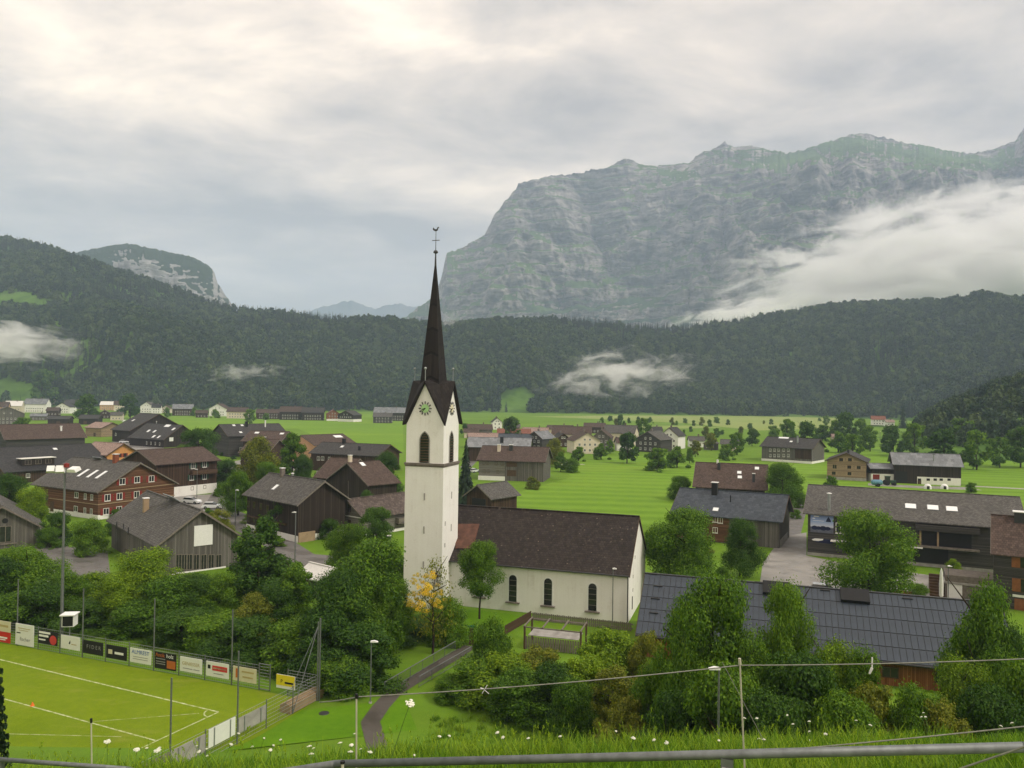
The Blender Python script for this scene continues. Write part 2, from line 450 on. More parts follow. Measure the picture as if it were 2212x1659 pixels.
grassmat('lawn', (0.065, 0.160, 0.004), (0.098, 0.215, 0.006), (0.140, 0.270, 0.009), 0.12, 1.4)
grassmat('bank', (0.04, 0.11, 0.006), (0.065, 0.17, 0.009), (0.10, 0.225, 0.015), 0.2, 1.2)
def asphalt(name, c):
    t = NT(name); p = t.pos()
    n = t.noise(p, 0.35, 6, 0.6); n2 = t.noise(p, 30, 2)
    col = t.ramp(t.math('ADD', t.math('MULTIPLY', n, 0.8), t.math('MULTIPLY', n2, 0.2)), ((0.3, mul(c, 0.72)), (0.5, c), (0.7, mul(c, 1.25))))
    rg = t.ramp(n, ((0.4, (0.35, 0.35, 0.35)), (0.6, (0.85, 0.85, 0.85))))
    t.bsdf(col, rg, t.bump(n2, 0.2, 0.01), 0.4)
asphalt('asphalt', (0.13, 0.122, 0.115))
asphalt('asphalt_pale', (0.24, 0.228, 0.21))
asphalt('asphalt_path', (0.076, 0.066, 0.056))
leafmat('leaf_mid', (0.100, 0.210, 0.018))
leafmat('leaf_dark', (0.054, 0.130, 0.018))
leafmat('leaf_bright', (0.170, 0.290, 0.018))
leafmat('leaf_olive', (0.160, 0.200, 0.026))
leafmat('leaf_yellow', (0.74, 0.60, 0.07), trans=0.4)
leafmat('leaf_purple', (0.030, 0.022, 0.022))
leafmat('leaf_needle', (0.018, 0.042, 0.016), trans=0.1)
leafmat('blade', (0.115, 0.245, 0.014), trans=0.4)
leafmat('blade_pale', (0.20, 0.33, 0.028), trans=0.4)

# ================================================================== THE LARGE STRUCTURE: ground, hills, mountains
def sstep(a, b, x):
    t = np.clip((np.asarray(x, float) - a) / (b - a), 0, 1); return t * t * (3 - 2 * t)
def ground_z(x, y):
    """valley floor at 0, steep grass bank below the viewer's path"""
    x = np.asarray(x, float); y = np.asarray(y, float)
    az = x / np.maximum(y, 3.0)
    g = np.interp(az, [-0.9, -0.62, -0.45, -0.30, -0.16, 0.0, 0.30, 0.66, 0.9], [0.525, 0.517, 0.502, 0.489, 0.477, 0.470, 0.456, 0.443, 0.44])
    crest = EYE - 12.0 * g
    z0 = 23.1 + 0.24 * np.clip(x, -14, 10) * np.clip((9.0 - y) / 6.0, 0, 1) * 0.6
    near = z0 + (crest - z0) * np.clip((y - 4.0) / 8.0, 0, 1)
    far = np.interp((y - 12.0) / 44.0, [0, 0.25, 0.5, 0.72, 0.88, 1.0], [1.0, 0.70, 0.40, 0.165, 0.045, 0.0])
    z = np.where(y < 12, near, crest * far)
    w = sstep(150, 75, np.abs(x)) if False else 1 - sstep(75, 150, np.abs(x))
    return z * w + (z * 0.4) * (1 - w) * (y < 60)
xs = np.unique(np.round(np.concatenate([np.arange(-60, 60.1, 1.0), -np.geomspace(61, 7000, 46), np.geomspace(61, 7000, 46)]), 2))
ys = np.unique(np.round(np.concatenate([np.arange(-40, 0, 8.0), np.arange(0, 70.1, 1.0), np.geomspace(71, 9800, 60)]), 2))
GX, GY = np.meshgrid(xs, ys)
GZ = ground_z(GX, GY) + np.where((GY > 14) & (GY < 55) & (np.abs(GX) < 70), 0.12 * fbm(GX / 3.1, GY / 3.1), 0)
def grid_faces(nr, nc):
    i = np.arange(nr * nc).reshape(nr, nc)
    return np.stack([i[:-1, :-1].ravel(), i[:-1, 1:].ravel(), i[1:, 1:].ravel(), i[1:, :-1].ravel()], 1)
g_me = np_mesh('ground', np.stack([GX.ravel(), GY.ravel(), GZ.ravel()], 1), grid_faces(*GX.shape), MAT['grass'], True)
tag(link('ground', g_me), 'green valley floor and grass bank below the viewer', kind='structure')

def sheet(name, pts, mat, z, label=None, kind='structure', parent=None):
    """flat ground cover: polygon of (x, y) at height z"""
    m = MB(); m.face([(p[0], p[1], z) for p in pts]); o = m.build(name, mat, parent)
    for p in o.data.polygons:
        if p.normal.z < 0: p.flip()
    if kind: o['kind'] = kind
    if label: o['label'] = label
    return o
def vpoly(*v): return [un(a, b) for a, b in v]
sheet('meadow', vpoly((1000, 1150), (1125, 1062), (1236, 1030), (1205, 1002), (1300, 985), (1480, 985), (1560, 992), (1640, 1000), (1500, 1050), (1440, 1130), (1405, 1180)), MAT['field'], 0.004, 'bright green mown meadow behind the church')
sheet('meadow', vpoly((360, 898), (870, 893), (872, 975), (790, 985), (640, 925), (420, 940)), MAT['field'], 0.004, 'bright green meadow below the left forest edge')
sheet('meadow', vpoly((1640, 1010), (1770, 960), (2300, 985), (2330, 1140), (1750, 1060), (1480, 1150), (1450, 1130)), MAT['field'], 0.006, 'bright green meadow round the farm on the right')
sheet('marsh_meadow', vpoly((1140, 899.5), (1330, 897.5), (1600, 898.5), (1815, 899), (1800, 925), (1640, 930), (1480, 914), (1300, 905.5)), MAT['marsh'], 0.012, 'yellowish marsh meadow at the forest edge')
sheet('marsh_meadow', vpoly((1190, 921.5), (1500, 919), (1560, 924), (1400, 927)), MAT['marsh'], 0.012, 'narrow yellowish strip across the plain')

# ---- forested hills
def skyl(pts):
    a = np.array([(ray(*p).x / ray(*p).y, ray(*p).z / ray(*p).y) for p in pts]); i = np.argsort(a[:, 0]); return a[i, 0], a[i, 1]
f_az, f_s = skyl([(-420, 430), (-200, 455), (0, 503), (60, 512), (110, 524), (160, 548), (220, 566), (300, 592), (400, 628), (480, 654), (520, 660), (600, 668), (700, 678), (800, 688), (900, 694), (980, 692), (1100, 686), (1200, 682), (1300, 688), (1400, 696), (1470, 700), (1560, 690), (1700, 668), (1800, 654), (1900, 648), (2000, 642), (2100, 638), (2212, 636), (2400, 610), (2650, 600)])
def ridge_d(az): return np.interp(az, [-0.9, -0.6, -0.3, 0, 0.3, 0.66, 0.9], [1750, 1700, 1560, 1500, 1500, 1450, 1400])
def foot_d(az): return np.interp(az, [-0.9, -0.66, -0.52, -0.35, -0.2, 0, 0.3, 0.45, 0.66, 0.9], [980, 985, 960, 960, 985, 1035, 1040, 1000, 760, 560])
TREE_H = 17.0
def hill_z(x, y):
    az = x / y
    Rd, Fd = ridge_d(az), foot_d(az)
    top = EYE + Rd * np.interp(az, f_az, f_s) - TREE_H
    t = np.clip((y - Fd) / (Rd - Fd), 0, 1.6)
    prof = np.interp(t, [0, 0.15, 0.4, 0.75, 1.0, 1.6], [0, 0.10, 0.38, 0.80, 1.0, 0.86])
    z = top * prof
    z = z + 26 * fbm(x / 210, y / 210, 3.0, 4) * sstep(0, 0.25, t) * (1 - sstep(0.75, 1.0, t) * 0.8)
    # foothill on the left, in front of the main slope
    z = z + 58 * np.exp(-((az + 0.50) / 0.14) ** 2) * np.exp(-((y - 1150) / 130.0) ** 2) * sstep(0, 0.2, t)
    return np.where(t > 0, z, -1.5)
azs = np.linspace(-0.86, 0.86, 420); ts = np.concatenate([np.linspace(-0.03, 1.0, 90), np.linspace(1.02, 1.6, 16)])
AZ, T = np.meshgrid(azs, ts)
HY = foot_d(AZ) + (ridge_d(AZ) - foot_d(AZ)) * T; HX = AZ * HY
t_ = NT('hill_grass'); _p = t_.pos()
t_.bsdf(t_.ramp(t_.noise(_p, 0.02, 5, 0.6), ((0.35, (0.05, 0.105, 0.018)), (0.55, (0.10, 0.19, 0.03)), (0.7, (0.14, 0.21, 0.05)))), 0.95, t_.bump(t_.noise(_p, 0.2, 4), 0.6, 1.0), 0.05)
tag(link('hill', np_mesh('hill', np.stack([HX.ravel(), HY.ravel(), hill_z(HX, HY).ravel()], 1), grid_faces(*HX.shape), MAT['hill_grass'], True)), 'green forested hills closing the valley', kind='structure')
# nearer spur at the right edge
def spur_z(x, y):
    az = x / y
    top = EYE + 430 * np.interp(az, [0.44, 0.50, 0.56, 0.62, 0.68, 0.8, 0.95], [-0.07, -0.045, -0.008, 0.022, 0.042, 0.08, 0.11]) - 11
    t = (y - 335 + 90 * np.clip(az - 0.6, 0, 1)) / 110.0
    return np.maximum(top, 0.0) * np.interp(t, [-0.2, 0, 0.4, 1.0, 2.0, 3.2], [0, 0.02, 0.35, 1.0, 1.15, 0.6]) + 1.2 * fbm(x / 24, y / 24) * sstep(0.05, 0.4, t) - 1.0 * (t < 0.03)
a2 = np.linspace(0.42, 0.95, 120); y2 = np.linspace(290, 720, 70); A2, Y2 = np.meshgrid(a2, y2); X2 = A2 * Y2
tag(link('hill', np_mesh('spur', np.stack([X2.ravel(), Y2.ravel(), spur_z(X2, Y2).ravel()], 1), grid_faces(*X2.shape), MAT['hill_grass'], True)), 'low wooded spur at the right edge', kind='structure')

# ---- rock massifs
def rockmat(name, rock, rock2, grass, forest, f_top, g_lo=0.50, g_hi=0.66, bare=0.62):
    t = NT(name)
    g = t.n('ShaderNodeNewGeometry'); sp = t.n('ShaderNodeSeparateXYZ'); t.l(g.outputs['Normal'], sp.inputs[0])
    ps = t.n('ShaderNodeSeparateXYZ'); t.l(g.outputs['Position'], ps.inputs[0])
    st = t.noise(t.pos((0.005, 0.005, 0.03)), 1.0, 8, 0.66, 1.2); bl = t.noise(t.pos((0.006, 0.006, 0.0035)), 1.0, 7, 0.65)
    fn = t.noise(t.pos((0.03, 0.03, 0.05)), 1.0, 6, 0.7)
    rk = t.ramp(t.math('ADD', t.math('MULTIPLY', st, 0.58), t.math('ADD', t.math('MULTIPLY', bl, 0.24), t.math('MULTIPLY', fn, 0.18))), ((0.36, mul(rock, 0.35)), (0.47, rock), (0.57, rock2)))
    up = t.math('ADD', sp.outputs['Z'], t.math('MULTIPLY', t.math('SUBTRACT', fn, 0.5), 0.28))
    mr = t.n('ShaderNodeMapRange', interpolation_type='SMOOTHSTEP'); mr.inputs['From Min'].default_value = g_lo; mr.inputs['From Max'].default_value = g_hi; t.l(up, mr.inputs['Value'])
    gr = t.ramp(t.noise(t.pos((0.004, 0.004, 0.004)), 1.0, 6, 0.6), ((0.35, mul(grass, 0.6)), (0.55, grass), (0.7, mul(grass, 1.4))))
    col = t.mix(mr.outputs[0], rk, gr)
    fo = t.n('ShaderNodeMapRange', interpolation_type='SMOOTHSTEP')
    fo.inputs['From Min'].default_value = f_top + 160; fo.inputs['From Max'].default_value = f_top - 120
    t.l(t.math('ADD', ps.outputs['Z'], t.math('MULTIPLY', t.math('SUBTRACT', bl, 0.5), 900.0)), fo.inputs['Value'])
    k = t.math('MULTIPLY', fo.outputs[0], t.math('GREATER_THAN', t.math('ADD', sp.outputs['Z'], t.math('MULTIPLY', fn, 0.5)), bare))
    col = t.mix(k, col, forest)
    t.bsdf(col, 0.95, t.bump(t.math('ADD', st, fn), 1.0, 14.0), 0.05)
rockmat('rock_wall', (0.195, 0.182, 0.180), (0.45, 0.41, 0.385), (0.090, 0.150, 0.042), (0.024, 0.050, 0.026), 380, 0.56, 0.70)
rockmat('rock_pale', (0.33, 0.325, 0.32), (0.52, 0.505, 0.49), (0.05, 0.085, 0.032), (0.03, 0.055, 0.026), 900, 0.66, 0.80, 0.84)
t_ = NT('far_rock'); t_.bsdf(t_.ramp(t_.noise(t_.pos((0.002, 0.002, 0.004)), 1.0, 6), ((0.4, (0.06, 0.08, 0.07)), (0.6, (0.16, 0.16, 0.16)))), 0.95)
def massif(name, pts, Yr, depth, mat, label, cols, rows, relief, D, zb=60.0, rough=1.0, back=900.0, strata=0.0, crest=0.0):
    az_k, s_k = skyl(pts)
    az = np.linspace(az_k[0], az_k[-1], cols)
    jag = fbm(az * 260, 0.3, 1.0, 4) * 0.0015 * rough
    ztop = EYE + Yr * (np.interp(az, az_k, s_k) + jag)
    v = np.linspace(0, 1, rows)[:, None]; A = az[None, :]
    zt = np.maximum(ztop[None, :], zb + 5)
    z = zb + (zt - zb) * v
    X0 = A * Yr
    vv = np.clip(v + 0.11 * fbm(X0 / 480, z / 1200, 2.0, 4) * np.sin(np.pi * v) * 1.6, 0, 1)
    off = np.interp(vv, [d[0] for d in D], [d[1] for d in D])
    rel = relief * (1.0 * fbm(X0 / 520, z / 1100, 7.0, 5) - 0.85 * np.abs(fbm(X0 / 260 + z / 900, z / 520, 4.0, 5, 0.55)) + 0.16 * fbm(X0 / 55, z / 70, 1.0, 4, 0.6) + 0.05 * fbm(X0 / 90, z / 16, 1.0, 3))
    Y = Yr - depth * (1 - off) + rel * (0.25 + 0.75 * np.sin(np.pi * np.clip(v * 0.96 + 0.02, 0, 1)))
    if crest: Y = Y - crest * sstep(0.24, 0.40, A) * (1 - sstep(0.70, 1.0, v))   # gentle green slopes below the summit on the right
    if strata:      # bedded rock: small cliffs with ledges between them
        sg = z / strata + 2.2 * fbm(X0 / 1500, z / 2500, 6.0, 2) + 0.10 * fbm(X0 / 120, z / 90, 6.0, 2); fr = sg - np.floor(sg)
        amp = strata * 0.42 * np.clip(0.75 + 1.1 * fbm(X0 / 350, z / 420, 9.0, 3), 0.1, 1.6)
        Y = Y + amp * (np.floor(sg) + sstep(0.70, 1.0, fr) - sg) * sstep(0.06, 0.2, v)
    X = A * Y
    b = np.linspace(0, 1, 10)[1:, None]
    Yb = Y[-1:] + back * b; Xb = X[-1:] + (A * back * b); zbk = zt * (1 - 0.5 * b ** 1.3) + 25 * fbm(Xb / 200, Yb / 200, 5.0, 3) * b
    P = np.stack([np.vstack([X, Xb]), np.vstack([Y, Yb]), np.vstack([z, zbk])], -1)
    o = link(name, np_mesh(name, P.reshape(-1, 3), grid_faces(*P.shape[:2]), MAT[mat], True))
    return tag(o, label, kind='structure')
massif('mountain', [(800, 720), (876, 686), (901, 665), (931, 647), (948, 618), (955, 596), (962, 560), (966, 546), (1004, 532), (1047, 508), (1060, 482), (1071, 462), (1095, 432), (1111, 413), (1120, 396), (1181, 381), (1254, 372), (1312, 363), (1333, 349), (1357, 344), (1382, 352), (1400, 358), (1430, 359), (1461, 355), (1485, 355), (1510, 340), (1546, 322), (1565, 313), (1583, 323), (1632, 323), (1699, 339), (1766, 322), (1821, 302), (1857, 292), (1900, 300), (1991, 322), (2058, 334), (2101, 334), (2143, 325), (2192, 310), (2212, 279), (2260, 240), (2400, 260), (2600, 330)],
       4000.0, 1050.0, 'rock_wall', 'long grey cliffed mountain with green ledges behind the church', 1150, 440, 150.0,
       [(0, 0), (0.15, 0.22), (0.22, 0.36), (0.36, 0.39), (0.40, 0.53), (0.52, 0.555), (0.56, 0.67), (0.70, 0.70), (0.735, 0.80), (0.85, 0.83), (1, 1)], strata=62.0, crest=420.0)
massif('mountain', [(60, 600), (164, 546), (212, 537), (248, 529), (283, 529), (336, 541), (376, 552), (407, 555), (434, 566), (452, 577), (463, 592), (469, 612), (482, 632), (498, 656), (520, 690)],
       2900.0, 240.0, 'rock_pale', 'rounded mountain with pale limestone face beyond the wooded hill', 260, 150, 95.0,
       [(0, 0), (0.3, 0.15), (0.8, 0.38), (0.92, 0.6), (1, 1)], 40.0, 0.8, 500.0)
massif('mountain', [(600, 700), (690, 664), (712, 660), (740, 650), (762, 650), (790, 662), (812, 668), (838, 658), (862, 656), (885, 662), (920, 662), (960, 690)],
       8600.0, 900.0, 'far_rock', 'faint blue peaks far off between hill and cliffs', 160, 30, 60.0, [(0, 0), (1, 1)], 60.0, 0.9, 600.0)

# ---- leaf clump meshes
def leaf_cloud(centres, radii, n, size, rng, squash=0.8, inner=0.55):
    """n leaf cards spread through a set of overlapping clumps; returns verts, faces"""
    centres = np.asarray(centres, float); radii = np.asarray(radii, float)
    w = radii ** 2; k = rng.choice(len(radii), n, p=w / w.sum())
    d = rng.normal(size=(n, 3)); d /= np.linalg.norm(d, axis=1)[:, None]
    rr = radii[k] * (inner + (1 - inner) * rng.random(n) ** 0.45) * (1 + 0.20 * rng.normal(size=n))
    c = centres[k] + d * rr[:, None] * np.array([1, 1, squash])
    nrm = d * 1.0 + rng.normal(size=(n, 3)) * 0.42 + np.array([0, 0, 0.35]); nrm /= np.linalg.norm(nrm, axis=1)[:, None]
    t = np.cross(nrm, rng.normal(size=(n, 3))); t /= np.linalg.norm(t, axis=1)[:, None]; b = np.cross(nrm, t)
    s = (size * (0.6 + 0.8 * rng.random(n)))[:, None]
    sag = nrm * s * 0.22
    V = np.stack([c - t * s * 0.5, c + b * s * 0.34 - sag * 0.0, c + t * s * 0.62 - sag, c - b * s * 0.34], 1).reshape(-1, 3)
    return V, np.arange(n * 4).reshape(n, 4)
def crown_mesh(name, mat, seed, n=5200, size=0.062, shape='round', lobes=26, twigs=0.0):
    """crown of unit height (0..1) and about unit width"""
    rng = np.random.default_rng(seed)
    cs = []; rs = []
    heads = [(0.0, 0.0, 1.0, 1.0)]
    if shape == 'multi':   # several leaders of unequal height
        heads = [(0.12 * math.cos(a), 0.12 * math.sin(a), hh, 0.92) for a, hh in zip(rng.random() * 6 + np.arange(5) * 1.26, (1.0, 0.84, 0.93, 0.76, 0.88))]
    for i in range(lobes):
        hx, hy, top, wd = heads[i % len(heads)]
        h = (i + 0.5) / lobes
        if shape == 'round': rad = 0.47 * math.sin(math.pi * min(1, max(0.0, h * 0.86 + 0.12))) ** 0.6
        elif shape == 'tall': rad = 0.40 * (1 - h) ** 0.6 * (0.6 + 0.4 * min(1, h * 4)) + 0.04
        elif shape == 'bush': rad = 0.50 * (1 - h ** 2.4) ** 0.5
        else: rad = 0.47 * math.sin(math.pi * min(1, max(0.0, h * 0.80 + 0.18))) ** 0.75 * (1.0 - 0.25 * h)
        a = i * 2.39996 + rng.normal() * 0.7; q = rad * wd * (0.35 + 0.7 * rng.random())
        r = (0.085 + 0.15 * rng.random() ** 1.6) * (1.0 if shape != 'tall' else 0.8 - 0.3 * h)
        cs.append((hx + q * math.cos(a), hy + q * math.sin(a), min(h * top, top - r * 0.6) + rng.normal() * 0.02)); rs.append(r)
    V, Fc = leaf_cloud(cs, rs, n, size, rng)
    return np_mesh(name, V, Fc, MAT[mat])
def needle_mesh(name, mat, seed, tiers=22, per=13):
    """spruce crown of unit height: drooping tiers of needle fans"""
    rng = np.random.default_rng(seed); V = []; Fc = []
    for i in range(tiers):
        h = i / tiers; rad = 0.235 * (1 - h) ** 0.9 + 0.012
        m = max(5, int(per * (1 - h * 0.6)))
        for j in range(m):
            a = 2 * math.pi * (j + rng.random() * 0.8) / m + i; L = rad * (0.65 + 0.5 * rng.random())
            z = h + rng.normal() * 0.012; w = L * 0.22 + 0.008; dz = -L * (0.35 + 0.3 * rng.random())
            ca, sa = math.cos(a), math.sin(a)
            for k in range(3):
                f0, f1 = k / 3, (k + 1) / 3; ww = w * (1.0 - 0.75 * f1); n = len(V); zz = rng.normal() * 0.01
                V += [(ca*L*f0 - sa*w*0.5, sa*L*f0 + ca*w*0.5, z + dz*f0*f0 + zz), (ca*L*f0 + sa*w*0.5, sa*L*f0 - ca*w*0.5, z + dz*f0*f0 - zz),
                      (ca*L*f1 + sa*ww, sa*L*f1 - ca*ww, z + dz*f1 - 0.012), (ca*L*f1 - sa*ww, sa*L*f1 + ca*ww, z + dz*f1 - 0.012)]
                Fc.append((n, n + 1, n + 2, n + 3))
    return np_mesh(name, V, Fc, MAT[mat])

# ---- woods: one mass of trees per slope
leafmat('wood_leaf', (0.025, 0.058, 0.039), 0.55, trans=0.15)  # blue of the distant haze is partly put into these wood colours
leafmat('wood_leaf_light', (0.052, 0.098, 0.048), 0.5, trans=0.15)
leafmat('wood_needle', (0.011, 0.029, 0.027), 0.5, trans=0.05)
wood_src = []
for i_, (nm, mt, sh) in enumerate((('wood_a', 'wood_leaf', 'round'), ('wood_b', 'wood_leaf_light', 'egg'), ('wood_c', 'wood_leaf', 'egg'))):
    wood_src.append(bpy.data.objects.new(nm, crown_mesh(nm, mt, 40 + i_, 420, 0.15, sh, 14)))
for i_ in range(2): wood_src.append(bpy.data.objects.new('wood_n%d' % i_, needle_mesh('wood_n', 'wood_needle', 50 + i_, 12, 8)))
def scatter(name, pts, kinds, scales, srcs, label, kind='stuff', tilt=None):
    """one object: copies of the source meshes set on points"""
    me = bpy.data.meshes.new(name); me.vertices.add(len(pts)); me.vertices.foreach_set('co', np.asarray(pts, np.float32).ravel())
    a = me.attributes.new('which', 'INT', 'POINT'); a.data.foreach_set('value', np.asarray(kinds, np.int32))
    a = me.attributes.new('size', 'FLOAT_VECTOR', 'POINT'); a.data.foreach_set('vector', np.asarray(scales, np.float32).ravel())
    a = me.attributes.new('turn', 'FLOAT_VECTOR', 'POINT')
    rot = np.zeros((len(pts), 3), np.float32); rot[:, 2] = RNG.random(len(pts)) * 6.283
    if tilt: rot[:, :2] = RNG.normal(size=(len(pts), 2)) * tilt
    a.data.foreach_set('vector', rot.ravel())
    ng = bpy.data.node_groups.new(name, 'GeometryNodeTree')
    ng.interface.new_socket('Geometry', in_out='INPUT', socket_type='NodeSocketGeometry'); ng.interface.new_socket('Geometry', in_out='OUTPUT', socket_type='NodeSocketGeometry')
    gi = ng.nodes.new('NodeGroupInput'); go = ng.nodes.new('NodeGroupOutput'); jn = ng.nodes.new('GeometryNodeJoinGeometry')
    def attr(nm, ty):
        q = ng.nodes.new('GeometryNodeInputNamedAttribute'); q.data_type = ty; q.inputs['Name'].default_value = nm; return q.outputs[0]
    wh, sz, tn = attr('which', 'INT'), attr('size', 'FLOAT_VECTOR'), attr('turn', 'FLOAT_VECTOR')
    for i, s in enumerate(srcs):
        oi = ng.nodes.new('GeometryNodeObjectInfo'); oi.inputs['Object'].default_value = s; oi.inputs['As Instance'].default_value = True
        cp = ng.nodes.new('FunctionNodeCompare'); cp.data_type = 'INT'; cp.operation = 'EQUAL'
        ng.links.new(wh, cp.inputs[2]); cp.inputs[3].default_value = i
        io = ng.nodes.new('GeometryNodeInstanceOnPoints')
        ng.links.new(gi.outputs[0], io.inputs['Points']); ng.links.new(cp.outputs[0], io.inputs['Selection']); ng.links.new(oi.outputs['Geometry'], io.inputs['Instance'])
        ng.links.new(tn, io.inputs['Rotation']); ng.links.new(sz, io.inputs['Scale']); ng.links.new(io.outputs[0], jn.inputs[0])
    ng.links.new(jn.outputs[0], go.inputs[0])
    o = link(name, me); md = o.modifiers.new('scatter', 'NODES'); md.node_group = ng
    return tag(o, label, kind=kind)
def vproj(x, y, z):
    z = z - EYE; d = y * math.cos(PITCH) + z * math.sin(PITCH); u = -y * math.sin(PITCH) + z * math.cos(PITCH)
    a = F * x / d; b = -F * u / d
    return 1106 + a * math.cos(ROLL) - b * math.sin(ROLL), 829.5 + a * math.sin(ROLL) + b * math.cos(ROLL)
n_ = 30000
az_ = RNG.uniform(-0.80, 0.80, n_); tt_ = RNG.random(n_) ** 0.85 * 1.08
yy_ = foot_d(az_) + (ridge_d(az_) - foot_d(az_)) * tt_ + 4; xx_ = az_ * yy_; zz_ = hill_z(xx_, yy_)
vx_, vy_ = vproj(xx_, yy_, zz_)
keep = np.ones(n_, bool)
for ex, ey, rx, ry in ((25, 655, 75, 20), (1120, 866, 36, 26), (20, 845, 60, 24), (770, 742, 26, 7), (1700, 770, 20, 10)):
    keep &= (((vx_ - ex) / rx) ** 2 + ((vy_ - ey) / ry) ** 2 + 0.5 * fbm(xx_ / 30, yy_ / 30, 0, 2)) > 1
patch = fbm(xx_ / 150, yy_ / 150, 8.0, 3)
con = (patch + RNG.normal(size=n_) * 0.35 + 0.25 * (tt_ - 0.5)) > 0.34
kd_ = np.where(con, 3 + RNG.integers(0, 2, n_), RNG.integers(0, 3, n_))
hh_ = np.where(con, RNG.uniform(13, 26, n_), RNG.uniform(9, 21, n_)); ww_ = np.where(con, hh_ * 0.62, hh_ * RNG.uniform(0.75, 1.05, n_))
P_ = np.stack([xx_, yy_, zz_ - 1.0], 1)[keep]; S_ = np.stack([ww_, ww_, hh_], 1)[keep]
scatter('forest', P_, kd_[keep], S_, wood_src, 'dense mixed forest covering the hills')
n_ = 1500
az_ = RNG.uniform(0.50, 0.90, n_); yy_ = RNG.uniform(360, 600, n_); xx_ = az_ * yy_; zz_ = spur_z(xx_, yy_)
keep = (zz_ > 3.0) & ((yy_ - 335 + 90 * np.clip(az_ - 0.6, 0, 1)) > 22 + 70 * np.clip(0.60 - az_, 0, 1) * 6 + 14 * fbm(xx_ / 20, yy_ / 20, 1, 2))
con = RNG.random(n_) < 0.3
kd_ = np.where(con, 3 + RNG.integers(0, 2, n_), RNG.integers(0, 3, n_)); hh_ = np.where(con, RNG.uniform(12, 17, n_), RNG.uniform(8, 13, n_)); ww_ = np.where(con, hh_ * 0.6, hh_ * 0.8)
scatter('woodland', np.stack([xx_, yy_, zz_ - 0.8], 1)[keep], kd_[keep], np.stack([ww_, ww_, hh_], 1)[keep], wood_src, 'wood on the low spur at the right edge')

# ================================================================== BUILDINGS
_wc = {}
def win_mesh(w, h, style):
    """frame mesh and pane mesh of a casement, outward = -Y, centred"""
    k = (round(w, 2), round(h, 2), style)
    if k in _wc: return _wc[k]
    fm = {'w': 'window_white', 'd': 'timber', 'g': 'timber_grey', 't': 'timber_tan', 'r': 'red_paint'}[style[0]]
    t = 0.09 if w > 0.6 else 0.05; m = MB()
    m.box(-w/2, w/2, -0.05, 0.02, h/2 - t, h/2); m.box(-w/2, w/2, -0.05, 0.02, -h/2, -h/2 + t)
    m.box(-w/2, -w/2 + t, -0.05, 0.02, -h/2 + t, h/2 - t); m.box(w/2 - t, w/2, -0.05, 0.02, -h/2 + t, h/2 - t)
    if w > 0.7:
        nm = max(1, int(round(w / 0.75)) - 1)
        for i in range(nm):
            x = -w/2 + w * (i + 1) / (nm + 1); m.box(x - 0.04, x + 0.04, -0.045, 0.02, -h/2 + t, h/2 - t)
    if style[0] == 'w': m.box(-w/2 - 0.05, w/2 + 0.05, -0.13, 0.02, -h/2 - 0.07, -h/2 - 0.002)
    p = MB(); p.box(-w/2 + t*0.5, w/2 - t*0.5, -0.02, 0.015, -h/2 + t*0.5, h/2 - t*0.5)
    _wc[k] = (m.mesh('window', MAT[fm]), p.mesh('pane', MAT['pane'])); return _wc[k]
_bc = {}
def box_mesh(name, sx, sy, sz, mat):
    k = (name, round(sx, 3), round(sy, 3), round(sz, 3), mat)
    if k not in _bc:
        m = MB(); m.box(-sx/2, sx/2, -sy/2, sy/2, -sz/2, sz/2); _bc[k] = m.mesh(name, MAT[mat])
    return _bc[k]
